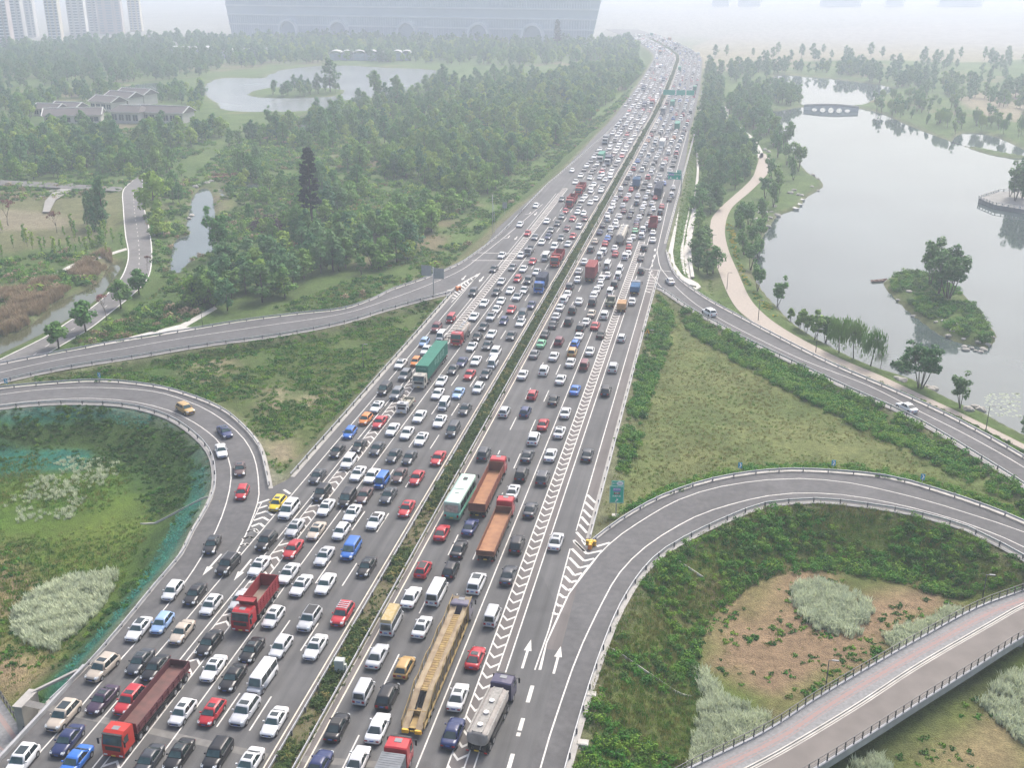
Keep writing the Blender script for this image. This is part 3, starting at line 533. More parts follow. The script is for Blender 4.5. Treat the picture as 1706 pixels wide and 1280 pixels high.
def car_parts(kind, roof='', lod=0):
    nm, L, W, H, belt, hood, cowl, rf, rr, rb, deck = SPEC[kind]; w = W / 2; h = L / 2; parts = {}
    b = MB(); zb = .2
    st = [(h, .62, hood - .26, .30), (h - .05, .78, hood - .12, .24), (h - .22, .90, hood, .2), (h - .75, .97, hood + .06, .18), (cowl + .05, 1, belt - .02, .18), (0, 1, belt, .18), (rb * .6, 1, belt + .02, .18)]
    if kind in 'sc': st += [(rb, .985, deck, .18), (-h + .32, .95, deck - .02, .22), (-h + .07, .86, deck - .10, .30), (-h, .70, deck - .25, .36)]
    else: st += [(rb + .1, .985, belt + .02, .18), (-h + .1, .94, belt, .24), (-h + .02, .86, belt - .15, .3), (-h, .72, belt - .3, .36)]
    rings = []
    for y, k, zt, z0 in st:
        a = w * k; half = [(a * .80, z0), (a * .95, z0 + .06), (a, z0 + .25), (a * .985, max(z0 + .3, zt - .16)), (a * .90, zt - .03), (a * .55, zt), ]
        rings.append([Vector((x, y, z)) for x, z in half] + [Vector((-x, y, z)) for x, z in half[::-1]])
    b.loft([[p for p in r] for r in rings[::-1]], 0, True, True)
    # greenhouse
    w0, w1 = w * .90, w * (.70 if kind in 'sch' else .76 if kind == 'u' else .82); z0 = belt - .06
    fb, rbk = cowl, rb if kind in 'sc' else rb
    r0 = rrect(fb, rbk, w0, z0, .12); r1 = rrect(rf + .05, rr - .04, w1 + .02, H - .06, .16); r2 = rrect(rf - .08, rr + .08, w1 - .09, H - .01, .14); r3 = rrect(rf - .4, rr + .35, w1 - .35, H + .02, .1)
    b.loft([q[::-1] for q in (r0, r1, r2, r3)], 0, True, True)
    for s in (-1, 1):                        # dark wheel arches, slightly proud of the flanks
        for y in (h - .85, -h + .85): b.disc((s * (w + .004), y, .35), (s, 0, 0), .385, 12, 1)
        b.box(s * (w - .02) - .03, s * (w - .02) + .03, -h + 1.2, h - 1.2, .16, .27, 1)
    b.box(-w * .6, w * .6, h - .06, h + .012, .42, .56 if kind in 'sch' else .66, 1); b.box(-w * .66, w * .66, h - .1, h - .005, .22, .34, 1); b.box(-w * .7, w * .7, -h + .0, -h + .1, .26, .36, 1)
    if roof == 'rack':
        for s in (-1, 1): b.bar((s * (w1 - .06), rf - .15, H + .05), (s * (w1 - .06), rr + .1, H + .05), .05, mi=2)
        for k in range(4): b.bar((-w1 + .06, rf - .3 - k * .42, H + .07), (w1 - .06, rf - .3 - k * .42, H + .07), .12, .03, 2)
    if roof == 'rails':
        for s in (-1, 1): b.bar((s * (w1 - .04), rf - .1, H + .03), (s * (w1 - .04), rr + .1, H + .03), .05, mi=2)
    parts['body'] = (b, [PAINTC, BLK, CHROME])
    def pane(name, A, B, C_, D, m=GLASS, ins=.06, out=.012, add=None):
        A, B, C_, D = map(Vector, (A, B, C_, D)); n = (B - A).cross(D - A).normalized(); cen = (A + B + C_ + D) / 4
        q = [p + (cen - p).normalized() * ins + n * out for p in (A, B, C_, D)]
        g = add or MB(); g.add(q + [p - n * .03 for p in q], [(0, 1, 2, 3), (0, 4, 5, 1), (1, 5, 6, 2), (2, 6, 7, 3), (3, 7, 4, 0)]); 
        if name: parts.setdefault(name, []).append((g, [m])) if isinstance(parts.get(name, []), list) else None
        return g
    a0, a1 = w0 - .06, w1 - .06; zt = H - .09; zl = belt + .02
    pane('windscreen', (a0, cowl - .03, zl - .02), (-a0, cowl - .03, zl - .02), (-a1, rf + .03, zt), (a1, rf + .03, zt), m=WSC, ins=.05, out=.03)
    pane('rear_window', (-a0, rbk + .03, zl), (a0, rbk + .03, zl), (a1, rr - .03, zt), (-a1, rr - .03, zt), ins=.10, out=.03)
    for s in (-1, 1):
        g = MB(); ym = (rf + rr) / 2 + .1; t = .42 if kind in 'sc' else .2
        cuts = [cowl - .28, ym, rb + (.45 if kind in 'sc' else .25)]; tops = [rf - .1, ym, rr + .1]
        if kind in 'mb': cuts = [cowl - .2, ym + .6, ym - .5, rb + .2]; tops = [rf - .1, ym + .6, ym - .5, rr + .1]
        for (c0, c1, t0, t1) in zip(cuts[:-1], cuts[1:], tops[:-1], tops[1:]):
            q = [(s * w0, c0, zl), (s * w0, c1, zl), (s * w1, t1, zt + .02), (s * w1, t0, zt + .02)]
            pane(None, *(q[::-1] if s > 0 else q), add=g, ins=.05, out=.022)
        parts.setdefault('side_window', []).append((g, [GLASS]))
    if roof in ('sunroof', 'glass'):
        g = MB(); l = .65 if roof == 'sunroof' else 1.25
        g.box(-w1 + .2, w1 - .2, rf - .22 - l, rf - .22, H - .02, H + .028); parts.setdefault('sunroof', []).append((g, [GLASS]))
    if roof == 'black':
        g = MB(); g.box(-w1 + .03, w1 - .03, rr + .05, rf - .05, H - .08, H + .03, tx=.1, ty=.1); parts.setdefault('roof_panel', []).append((g, [BLK]))
    if roof == 'load':
        g = MB(); g.box(-w1, w1, rr + .05, rf - .1, H, H + .42, tx=.08, ty=.08); parts.setdefault('roof_load', []).append((g, [mat('yellow_sacks', (.40, .29, .10), .9, col2=(.46, .40, .27), nscale=3)]))
    for s in (-1, 1):
        g = MB(); y = h - .16; g.add([(s * w * .92, y - .25, hood - .02), (s * w * .84, y + .06, hood - .10), (s * w * .55, y + .14, hood - .10), (s * w * .55, y - .02, hood + .01), (s * w * .93, y - .2, hood - .2), (s * w * .84, y + .09, hood - .25), (s * w * .55, y + .16, hood - .25)], [f[::s] for f in ((0, 3, 2, 1), (0, 1, 5, 4), (1, 2, 6, 5))])
        parts.setdefault('headlight', []).append((g, [HEAD]))
        g = MB(); zz = deck if kind in 'sc' else belt; g.box(s * w * .66 - .15, s * w * .66 + .15, -h - .012, -h + .05, zz - .40 if kind in 'sc' else zz - .42, zz - .24 if kind in 'sc' else zz - .14); parts.setdefault('tail_light', []).append((g, [TAIL]))
        g = MB(); g.box(s * (w + .06) - .1, s * (w + .06) + .1, cowl - .42, cowl - .28, belt, belt + .15); parts.setdefault('mirror', []).append((g, [PAINTC]))
        for y in (h - .85, -h + .85):
            g = MB(); n = 14; x0, x1 = s * (w - .19), s * (w + .012)
            g.loft([[Vector((x, y + .32 * r_ * math.cos(2 * math.pi * k / n * -s), .32 + .32 * r_ * math.sin(2 * math.pi * k / n * -s))) for k in range(n)] for x, r_ in ((x0, 1), (x1 - s * .03, 1), (x1, .92))], 0, True, True)
            r_ = MB(); r_.disc((x1 + s * .006, y, .32), (s, 0, 0), .205, 10, 0); parts.setdefault('wheel', []).append((g, [RUB], (r_, [RIM])))
    g = MB(); g.box(-.22, .22, h + .0, h + .022, .40, .53); g.box(-.22, .22, -h - .02, -h, (.62 if kind in 'sc' else .7), (.75 if kind in 'sc' else .83)); parts.setdefault('licence_plate', []).append((g, [PLATE]))
    return parts
def flat(parts):
    "list of (name, mesh builder, materials, child)"
    out = []
    for k, v in parts.items():
        for e in (v if isinstance(v, list) else [v]): out.append((k, e[0], e[1], e[2] if len(e) > 2 else None))
    return out
def merged(parts):
    b = MB(); ms = []
    def put(g, mm):
        idx = []
        for m in mm:
            if m not in ms: ms.append(m)
            idx.append(ms.index(m))
        o = len(b.v); b.v += g.v; b.f += [tuple(i + o for i in f) for f in g.f]; b.m += [idx[i] for i in g.m]; b.sm += g.sm
    for k, g, mm, ch in flat(parts):
        if k in ('mirror',): continue
        put(g, mm)
        if ch: put(*ch)
    return b, ms
_cache = {}
def car_meshes(kind, roof, lod):
    key = (kind, roof, lod)
    if key not in _cache:
        p = car_parts(kind, roof)
        if lod == 2: b, ms = merged(p); _cache[key] = [('car', b.mesh('car', ms), None)]
        elif lod == 1:
            _cache[key] = []
            whl = MB()
            for k, g, mm, ch in flat(p):
                if k in ('mirror', 'licence_plate'): continue
                _cache[key].append((k, g.mesh(k, mm), None))
        else: _cache[key] = [(k, g.mesh(k, mm), ch[0].mesh('rim', ch[1]) if ch else None) for k, g, mm, ch in flat(p)]
    return _cache[key]
NAMEK = dict(s='sedan', h='hatchback', u='suv', v='minivan', m='minivan', b='minibus', c='coupe')
CATK = dict(s='car', h='car', u='car', v='van', m='van', b='van', c='car')
VEH = []           # every vehicle: dict(x, y, lane, text, o)
def place_car(kind, colour, roof, x, y, rz, lod):
    ms = car_meshes(kind, roof, lod); c = PCOL[colour]
    j = random.Random(int(x * 977 + y * 131)); k = j.uniform(.9, 1.08); c = tuple(min(.8, v * k) for v in c[:3]) + (1,)
    if lod == 2:
        o = link(NAMEK[kind], ms[0][1], None, (x, y, .016), rz); o.color = c
    else:
        o = thing(NAMEK[kind], None, None, (x, y, .016), rz)
        for n, me, ch in ms:
            p = link(n, me, o); p.color = c
            if ch: link('rim', ch, p)
    s = j.uniform(.97, 1.03); o.scale = (s, s, j.uniform(.98, 1.02))
    o['category'] = CATK[kind]; return o
A, B_ = (430, 600, 3.556), (0, 920, 3.556); Cc, D_, E_, F_, H_ = (850, 600, 3.556), (430, 920, 3.556), (780, 420, 6.4), (620, 420, 6.4), (980, 420, 6.4); I_, J_, K_ = (840, 280, 6.4), (980, 280, 6.4), (0, 600, 3.556)
CARS = [
(K_, 'o', '1097,287,gold,u 1330,420,navy,s,sunroof 1310,532,white,s 1420,640,brown,s,sunroof 1435,780,red,h 1257,1088,black,s,sunroof 1350,1210,black,u,rails'),
(A, 'o', '870,88,grey,u 750,163,black,m 822,198,grey,u 1087,120,white,s,sunroof 1155,52,dark,s 1253,83,red,s 1350,78,dark,s 1208,8,navy,s 1065,195,white,s 1187,192,light_blue,s 1305,163,white,h 705,272,white,s,sunroof 1102,258,white,v 1227,287,dark,s,sunroof 637,347,orange,h 720,363,red,s 957,330,white,s 1077,358,white,s,sunroof 1155,405,dark,m 543,427,blue,h 797,407,white,s 883,428,white,s 967,463,white,s,sunroof 470,535,black,s 598,505,black,s 706,520,dark,s 805,563,dark,s 897,573,dark,s 1067,577,red,s 537,600,white,u 352,683,dark,s,sunroof 592,668,white,s,sunroof 675,682,white,s 733,708,blue,v 838,678,brown,s 940,692,red,s 377,787,black,u 528,808,black,m 630,797,brown,s 772,797,dark,s,sunroof 115,845,yellow,h,sunroof 182,877,white,m,sunroof 403,868,white,s,sunroof 558,903,white,s,sunroof 880,875,red,s,sunroof 695,948,white,s,black 218,990,silver,s,sunroof 345,1007,champagne,s,sunroof 492,1012,white,h 48,1073,black,u 207,1115,red,s 550,1110,blue,m 392,1157,silver,s,sunroof 643,1220,black,s,sunroof'),
((0, 0, 1), 'o', '432,942,white,s,sunroof 437,1128,white,b 419.5,1081.7,black,s,sunroof 125,1268,blue,s 36,1267,white,u,glass 247,1266,dark,s 298,1256,black,s,sunroof 362,1256,black,u 414,1272,white,s,sunroof 401,998,silver,s'),
(B_, 'o', '1023,223,white,h 1155,243,black,s 1250,310,white,h,sunroof 822,450,white,s,glass 960,415,light_blue,h 1077,468,champagne,s 1240,533,black,s 607,683,champagne,u,sunroof 830,643,dark,s,sunroof 920,680,black,s 1265,683,white,s,sunroof 1380,737,black,s 607,868,purple,s,sunroof 768,877,red,u,sunroof 375,965,champagne,u,glass 1080,945,white,h,sunroof 1255,945,red,h,sunroof 1450,937,silver,u,sunroof 400,1110,navy,s'),
(D_, 'o', '180,122,white,s,sunroof 255,192,white,s,sunroof 400,183,white,s 90,380,white,h,sunroof 305,395,silver,u,black 500,365,red,u,rack 135,555,white,h,rails 340,558,white,s,sunroof 97,1000,white,s,sunroof'),
(A, 'a', '1460,303,silver,h 1337,553,dark,u 1510,775,white,s,sunroof 1088,1017,red,c 1257,983,navy,s 1190,1115,black,s'),
(Cc, 'a', '75,82,white,s 200,60,white,u 300,110,white,s 610,42,silver,u 567,180,black,u 385,173,blue,s 132,202,red,h 258,232,black,s 90,303,navy,h 328,307,white,s 195,377,red,s 293,422,white,s,sunroof 140,462,white,u 102,563,dark,s 240,557,white,s 458,557,dark,s 68,672,black,u 192,695,dark,u,rails 120,882,dark,s 272,1068,silver,s,sunroof 40,1088,black,u'),
(D_, 'a', '978,98,red,h,black 1142,98,black,h 1483,130,dark,s 908,260,white,s 1058,233,white,b 1295,172,white,m,glass 790,407,silver,b,load 972,437,white,s,sunroof 1387,370,silver,v 707,610,silver,s 868,677,gold,h 625,817,silver,v 767,850,black,u 1287,620,red,c,sunroof 1185,853,white,s,sunroof 467,1030,black,s,black 710,1035,white,s 1155,1063,navy,s 590,1232,white,s 360,1258,navy,s'),
(E_, 'o', '360,30,white,s 275,175,dark,s 565,28,white,s 475,158,grey,s 590,175,white,s 687,95,red,s 827,48,white,b 730,208,silver,s 527,280,red,h 640,300,dark,u 355,307,silver,s 450,403,white,s 595,400,silver,s 302,420,dark,s 525,475,silver,u,black 350,517,white,s 172,540,white,s 675,560,navy,s 300,607,white,s 460,607,red,s 245,685,silver,u,black 580,655,dark,m 560,745,white,s,sunroof 380,730,navy,h 62,683,white,s 55,428,dark,u 165,790,dark,s 250,870,white,s 460,885,dark,s 95,897,black,s 205,987,dark,s 40,1000,white,s,sunroof 85,1153,white,s 290,1070,white,u 262,1180,white,v'),
(F_, 'o', '840,700,red,v 685,805,maroon,u 735,885,white,v 555,957,light_blue,h 578,1040,white,s 465,1165,orange,h 305,1185,white,s,sunroof 975,1150,dark,m'),
(E_, 'a', '1240,97,white,s 1180,200,silver,s 1170,288,white,s 1085,365,dark,u 1060,440,white,s 1022,507,white,u 980,587,white,s 938,678,silver,s 905,768,dark,s 820,868,dark,s 780,970,green,s 970,948,maroon,u 705,1080,grey,s 915,1105,white,s 1110,1065,gold,u 1140,973,blue,h 1180,895,white,s 1200,805,black,u 1258,738,white,s 1070,737,black,u 1113,617,black,u 1183,520,white,s 1325,530,black,u 1315,650,champagne,s 1340,455,white,s 1370,400,white,s 1410,340,white,s 1422,275,white,s 1487,240,white,s 1485,135,white,b 1355,780,red,s 1415,870,black,s 1455,668,white,u 1300,1050,white,s 1240,1195,maroon,v 1092,1170,white,s'),
(H_, 'a', '560,60,dark,s 565,200,black,u 395,45,white,u 340,175,white,v 320,245,white,v 280,340,black,u 235,420,white,v 468,520,white,s 357,910,silver,h 440,18,white,s'),
(H_, 'r', '873,305,silver,s 1290,640,white,u'), ((1276, 600, 3.556), 'r', '835,277,white,s'),
(I_, 'o', '340,395,white,s 168,597,white,s 250,690,red,s 330,732,grey,s 455,562,white,s 500,657,grey,s 468,725,navy,s 402,785,white,s 570,585,dark,s 672,640,maroon,s 610,735,grey,s 732,720,red,s 800,615,silver,s 682,805,silver,s 535,835,white,u 615,510,grey,s 655,455,red,s 730,535,red,s 783,465,white,s 860,535,maroon,s 848,480,white,s 615,325,grey,s 800,405,grey,s 833,335,white,s 865,300,white,s 920,365,white,s 977,325,white,s 925,242,white,s 925,205,white,s 957,170,white,s 1033,235,white,s 1050,190,grey,s 1080,120,white,s 1132,85,white,s 915,100,white,s 1020,95,silver,s 1050,65,white,s 725,20,white,s'),
(I_, 'a', '1245,215,white,s 1240,285,dark,s 1295,155,dark,s 1190,320,silver,s 1165,365,white,s 1160,405,white,s 1135,445,white,u 1100,495,silver,s 1105,540,white,u 1055,605,dark,s 1020,680,navy,s 970,775,champagne,s 925,865,dark,u 1060,885,white,u 1020,930,white,v 1078,800,red,s 1105,745,blue,s 1135,700,grey,s 1135,640,white,s 1195,610,white,s 1190,570,white,s 1230,510,white,s 1275,455,maroon,s 1268,395,silver,s 1300,328,red,s 1340,505,dark,s 1360,450,grey,s 1415,370,grey,u 1328,290,white,s 1355,225,red,s 1372,170,white,s'),
(J_, 'a', '690,685,white,s 690,762,white,s 595,850,black,u 570,720,white,u 440,775,white,s 480,733,white,s 435,840,red,s 428,905,white,s 285,850,white,s 290,910,red,s 500,662,green,s 515,615,maroon,s 520,570,navy,s 545,520,white,s 635,595,white,s 655,545,champagne,s 750,540,white,s 770,470,dark,u 785,405,red,s 660,475,dark,s 570,470,dark,s 868,330,dark,s 890,288,white,u 907,205,silver,s 580,420,white,s 695,430,white,s 600,380,white,s 680,372,silver,s 715,312,red,s 660,660,white,s 585,655,white,u 615,310,white,s 530,290,white,s 640,255,white,s 725,230,white,s 700,270,white,s 660,190,white,s 745,185,dark,u 808,160,blue,s'),
]
DENSE = ' '
def near_dir(pts, x, y):
    best = min(range(len(pts) - 1), key=lambda i: (pts[i][0] - x) ** 2 + (pts[i][1] - y) ** 2)
    return math.atan2(pts[best + 1][1] - pts[best][1], pts[best + 1][0] - pts[best][0])
LANES_O = [(0, 4.3, 'o0'), (-3.75, 0, 'o1'), (-7.45, -3.75, 'o2'), (-11.6, -7.45, 'o3'), (-17.6, -11.6, 'o4'), (-22.5, -17.6, 'o5')]
LANES_A = [(7.5, 11.87, 'a0'), (11.87, 15.55, 'a1'), (15.55, 19.3, 'a2'), (19.3, 22.9, 'a3'), (22.9, 30, 'a4')]
LNAME = dict(o0='oncoming lane beside the planted median', o1='second oncoming lane from the median', o2='third oncoming lane from the median', o3='fourth oncoming lane from the median', o4='oncoming lane beyond the left chevrons', o5='oncoming lane beside the left kerb', a0='outbound lane beside the planted median', a1='second outbound lane from the median', a2='third outbound lane from the median', a3='outbound lane left of the right chevrons', a4='exit lane right of the chevrons', ll='left loop ramp', rr='right slip road')
def lane_of(x, side):
    for lo, hi, n in (LANES_O if side == 'o' else LANES_A):
        if lo <= x < hi: return n
    return ('o5' if x < 0 else 'o0') if side == 'o' else ('a0' if x < 15 else 'a4')
OCC = []
def free(x, y, L, W):
    for a, b, l, w in OCC:
        if abs(a - x) < (w + W) / 2 and abs(b - y) < (l + L) / 2: return False
    return True
RFEAT = {'sunroof': ' with a sunroof', 'glass': ' with a glass roof', 'black': ' with a black roof', 'rack': ' with a white roof rack', 'rails': ' with roof rails', 'load': ' carrying yellow sacks on its roof', '': ''}
def add_car(kind, colour, roof, x, y, rz, lane, lod):
    o = place_car(kind, colour, roof, x, y, rz, lod)
    nm = CNAME.get(colour, colour) + ' ' + SPEC[kind][0]
    VEH.append(dict(x=x, y=y, lane=lane, short=nm, full=nm + RFEAT[roof], o=o, big=False)); OCC.append((x, y, SPEC[kind][1], SPEC[kind][2])); return o
# ---- trucks and the bus
def wheel_row(parts, xs, ys, r=.5, w=.3):
    for y in ys:
        for s in (-1, 1):
            g = MB(); n = 14; x0, x1 = s * (xs - w), s * xs
            g.loft([[Vector((x, y + r * k_ * math.cos(2 * math.pi * k / n * -s), r + r * k_ * math.sin(2 * math.pi * k / n * -s))) for k in range(n)] for x, k_ in ((x0, 1), (x1 - s * .05, 1), (x1, .9))], 0, True, True)
            q = MB(); q.disc((x1 + s * .006, y, r), (s, 0, 0), r * .55, 10); parts.setdefault('wheel', []).append((g, [RUB], (q, [RIM])))
def cab_parts(parts, f, H=2.9, W=2.45, L=2.2, sleeper=True, z0=.75):
    "a cab over engine, its nose at y = f"
    w = W / 2; b = MB(); prof = [(f - L, z0, 1), (f - L, H - .1, .98), (f - L + .15, H, .94), (f - .75, H + .05, .92), (f - .3, H - .15, .93), (f - .12, H - .75, .97), (f - .02, z0 + .95, 1), (f, z0 + .3, 1), (f - .03, z0, .99)]
    n = len(prof); vs = []
    for s in (-1, 1): vs += [(s * w * k, y, z) for y, z, k in prof]
    mid = [(0, y, z + (.05 if z > H - .3 else 0)) for y, z, k in prof]; vs += mid
    fs = [tuple(range(n)), tuple(range(n, 2 * n))[::-1]]
    for i in range(n):
        j = (i + 1) % n; fs += [(i, 2 * n + i, 2 * n + j, j)[::-1], (n + i, n + j, 2 * n + j, 2 * n + i)[::-1]]
    fs = [fs[0][::-1], fs[1][::-1]] + [q[::-1] for q in fs[2:]]
    b.add(vs, fs, 0)
    b.box(-w * .96, w * .96, f - .12, f + .06, .38, z0 + .02, 0); b.box(-w * .98, w * .98, f - 1.9, f - .1, .45, z0, 1)
    b.box(-w * .7, w * .7, f - .02, f + .035, z0 + .35, z0 + .8, 1); b.box(-w * .9, w * .9, f - .55, f - .2, H - .32, H - .26, 1)
    b.bar((-w * .92, f - .2, H - .08), (w * .92, f - .2, H - .08), .28, .04, 1)
    b.box(-.38, .38, f - L * .62, f - L * .35, H + .05, H + .11, 2)
    parts['cab'] = (b, [PAINTC, BLK, mat('cab_vent', (.2, .21, .22), .5, noise=.1, nscale=5)])
    g = MB(); g.add([(w * .9, f + .005, z0 + 1.02), (-w * .9, f + .005, z0 + 1.02), (-w * .87, f - .105, H - .68), (w * .87, f - .105, H - .68)], [(0, 1, 2, 3)]); g.add([(w * .9, f + .005, z0 + 1.02), (-w * .9, f + .005, z0 + 1.02), (-w * .9, f - .05, z0 + .98), (w * .9, f - .05, z0 + .98)], [(3, 2, 1, 0)])
    g.add([(w * .87, f - .105, H - .68), (-w * .87, f - .105, H - .68), (-w * .84, f - .24, H - .28), (w * .84, f - .24, H - .28)], [(0, 1, 2, 3)]); parts['windscreen'] = [(g, [WSC])]
    for s in (-1, 1):
        g = MB(); x = s * (w * .985 + .012); q = [(x, f - .25, z0 + 1.0), (x, f - 1.15, z0 + 1.0), (x * .985, f - 1.15, H - .5), (x * .985, f - .4, H - .5)]; g.add(q, [(0, 1, 2, 3)[::-s]]); parts.setdefault('side_window', []).append((g, [GLASS]))
        g = MB(); g.box(s * w * .72 - .2, s * w * .72 + .2, f + .0, f + .075, .5, .68); parts.setdefault('headlight', []).append((g, [HEAD]))
        g = MB(); g.bar((s * w * .95, f - .1, H - .6), (s * (w + .28), f + .08, H - .6), .05); g.box(s * (w + .28) - .1, s * (w + .28) + .1, f + .02, f + .12, H - 1.25, H - .55); parts.setdefault('mirror', []).append((g, [BLK]))
    g = MB(); g.box(-.24, .24, f + .06, f + .08, .44, .60); parts.setdefault('licence_plate', []).append((g, [PLATEY]))
def tmat(name, col, col2=None): return mat(name, col, .75, col2=col2 or tuple(c * .7 for c in col), nscale=.9, bump=.15, bscale=4)
def make_truck(name, label, body, paint, x, y, rz, L, cat='truck', H=2.9, bodyH=1.0, bm=None, floor=None, W=2.5, cabL=2.2, gap=.55, bottom=1.15, axles=None):
    parts = {}; f = L / 2; w = W / 2; cab_parts(parts, f, H=H, W=W - .05, L=cabL); r = -L / 2; bf = f - cabL - gap
    ch = MB(); 
    for s in (-1, 1): ch.box(s * .5 - .1, s * .5 + .1, r + .2, f - 1.0, .72, .98)
    ch.box(-.95, .95, r + .15, r + .3, .5, .62); 
    for s in (-1, 1): ch.box(s * (w - .12) - .06, s * (w - .12) + .06, r + (3.8 if L > 11 else 2.4), bf - 1.2, .55, .95)
    ch.box(.55, 1.1, bf - 1.6, bf - .3, .5, .95); ch.box(-1.1, -.55, bf - 1.6, bf - .3, .5, .95)
    parts['chassis'] = (ch, [BLK])
    wheel_row(parts, w - .04, axles or ([f - 1.25, bf - .6] + ([bf - 1.9] if L > 9 else []) + [r + 1.1] + ([r + 2.35, r + 3.6] if L > 12 else [r + 2.3] if L > 8 else [])))
    bm = bm or PAINTC; fl = floor or bm; b = MB(); z = bottom
    if body in ('bed', 'high'):
        b.box(-w, w, r, bf, z - .12, z, 1)
        for s in (-1, 1):
            side = MB(); side.box(s * (w - .03) - .03, s * (w - .03) + .03, r, bf, z + .002, z + bodyH)
            k = r + .1
            while k < bf - .1: side.box(s * (w + .03) - .035, s * (w + .03) + .035, k, k + .09, z - .05, z + bodyH); k += .95 if body == 'high' else 1.25
            for zz in ((.1, .55, .95) if body == 'bed' else (.1, .45, .8, 1.15, 1.5)):
                if zz < bodyH + .1: side.box(s * (w + .02) - .03, s * (w + .02) + .03, r, bf, z + min(zz, bodyH - .05), z + min(zz, bodyH - .05) + .07)
            parts.setdefault('side_board', []).append((side, [bm]))
        tg = MB(); tg.box(-w + .06, w - .06, r + .002, r + .06, z + .004, z + bodyH)
        for k in range(6): tg.box(-w + .15 + k * (W - .4) / 5, -w + .25 + k * (W - .4) / 5, r - .04, r, z, z + bodyH)
        parts['tailgate'] = [(tg, [bm])]
        fb = MB(); fb.box(-w + .06, w - .06, bf - .08, bf - .003, z + .004, z + bodyH + (.35 if body == 'bed' else .75)); parts['headboard'] = [(fb, [bm])]
        if body == 'high':
            fb.box(-w + .06, w - .06, bf, bf + 1.0, z + bodyH + .6, z + bodyH + .66)
        parts['load_bed'] = [(b, [bm, fl])]
    elif body == 'box':
        b.box(-w, w, r, bf, z, z + bodyH); k = r + .12
        while k < bf - .15:
            for s in (-1, 1): b.box(s * (w + .012) - .02, s * (w + .012) + .02, k, k + .14, z + .12, z + bodyH - .1)
            b.box(-w + .1, w - .1, k, k + .14, z + bodyH - .01, z + bodyH + .025); k += .34
        for k in range(5): b.box(-w + .1 + k * (W - .3) / 4, -w + .2 + k * (W - .3) / 4, bf - .01, bf + .03, z + .1, z + bodyH - .1)
        for s in (-1, 1):
            d = MB(); d.box(s * .04 if s > 0 else -w + .04, w - .04 if s > 0 else -.04, r - .05, r - .004, z + .1, z + bodyH - .1)
            for k in (.3, .8): d.bar((s * w * k, r - .07, z + .15), (s * w * k, r - .07, z + bodyH - .15), .05)
            parts.setdefault('rear_door', []).append((d, [bm]))
        parts['container'] = [(b, [bm])]
    elif body in ('tank', 'round_tank'):
        n = 16; rx, rz_, cz = (w * .96, .85, z + .9) if body == 'tank' else (w * .95, 1.15, z + 1.2)
        ring = lambda yy, k: [Vector((rx * k * math.copysign(abs(math.cos(a)) ** .75, math.cos(a)), yy, cz + rz_ * k * math.copysign(abs(math.sin(a)) ** .75, math.sin(a)))) for a in [2 * math.pi * i / n for i in range(n)]]
        b.loft([ring(yy, k)[::-1] for yy, k in ((r + .1, .8), (r + .25, .97), (r + .5, 1), (bf - .4, 1), (bf - .15, .95), (bf, .8))], 0, True, True)
        k = r + 1.2
        while k < bf - .6: b.loft([ring(yy, 1.012)[::-1] for yy in (k, k + .1)], 1, False, False); k += 1.9
        parts['tank'] = [(b, [bm, floor or bm])]
        wk = MB(); top = cz + rz_
        for s in (-1, 1): wk.box(s * .5 - .06, s * .5 + .06, r + .3, bf - .2, top - .04, top + .1); 
        for s in (-1, 1): wk.box(s * (rx - .12) - .1, s * (rx - .12) + .1, r + .25, bf - .2, cz + rz_ * .72, cz + rz_ * .82)
        wk.box(-.45, .45, r + .3, bf - .2, top + .0, top + .03); parts['walkway'] = [(wk, [mat('grating', (.26, .25, .23), .7, noise=.25, nscale=3)])]
        k = r + 1.4
        while k < bf - .8:
            hb = MB(); hb.tube([(0, k, top), (0, k, top + .22)], .3, 10); parts.setdefault('hatch', []).append((hb, [CHROME])); k += (bf - r) / 4
    elif body == 'carrier':
        yel, rust = bm, fl
        zl = 2.35
        def lev(yy): return zl if yy > r + 5.2 else .95 + (yy - r) / 5.2 * (zl - .95)
        ys = [r, r + 2.2, r + 5.2, bf - 3, bf, f - .7]
        for s in (-1, 1):
            run = MB()
            for a_, c_ in zip(ys[:-1], ys[1:]):
                za, zc = lev(a_) + (.0 if a_ < bf else .75), lev(c_) + (.75 if c_ >= f - .7 else 0)
                if a_ >= bf: za = zl
                run.add([(s * .42, a_, za), (s * 1.08, a_, za), (s * 1.08, c_, zc), (s * .42, c_, zc), (s * .42, a_, za - .14), (s * 1.08, a_, za - .14), (s * 1.08, c_, zc - .14), (s * .42, c_, zc - .14)], [(0, 1, 2, 3)[::s], (4, 0, 3, 7)[::s], (1, 5, 6, 2)[::s], (4, 5, 1, 0)[::s]])
                for xx in (.44, 1.06): run.bar((s * xx, a_, za + .05), (s * xx, c_, zc + .05), .07, .1)
            parts.setdefault('runway', []).append((run, [rust]))
            tr = MB(); top = [(yy, 1.05 + (1.85 + .5 * math.sin(yy * 1.3) ** 2 if yy > r + 5 else .7 + (yy - r) * .22)) for yy in np.arange(r + .3, bf - .2, 1.7)]
            xt = s * (w - .03)
            for i, (yy, zt) in enumerate(top):
                tr.bar((xt, yy, .9), (xt, yy, zt), .08)
                if i + 1 < len(top): y2, z2 = top[i + 1]; tr.bar((xt, yy, .95), (xt, y2, z2), .06); tr.bar((xt, yy, zt), (xt, y2, z2), .07); tr.bar((xt, yy, .95), (xt, y2, .95), .18)
            tr.bar((xt, bf, .95), (xt, bf, 3.1), .14); tr.bar((xt, bf, 3.1), (xt, f - .8, 3.3), .1); parts.setdefault('side_truss', []).append((tr, [yel]))
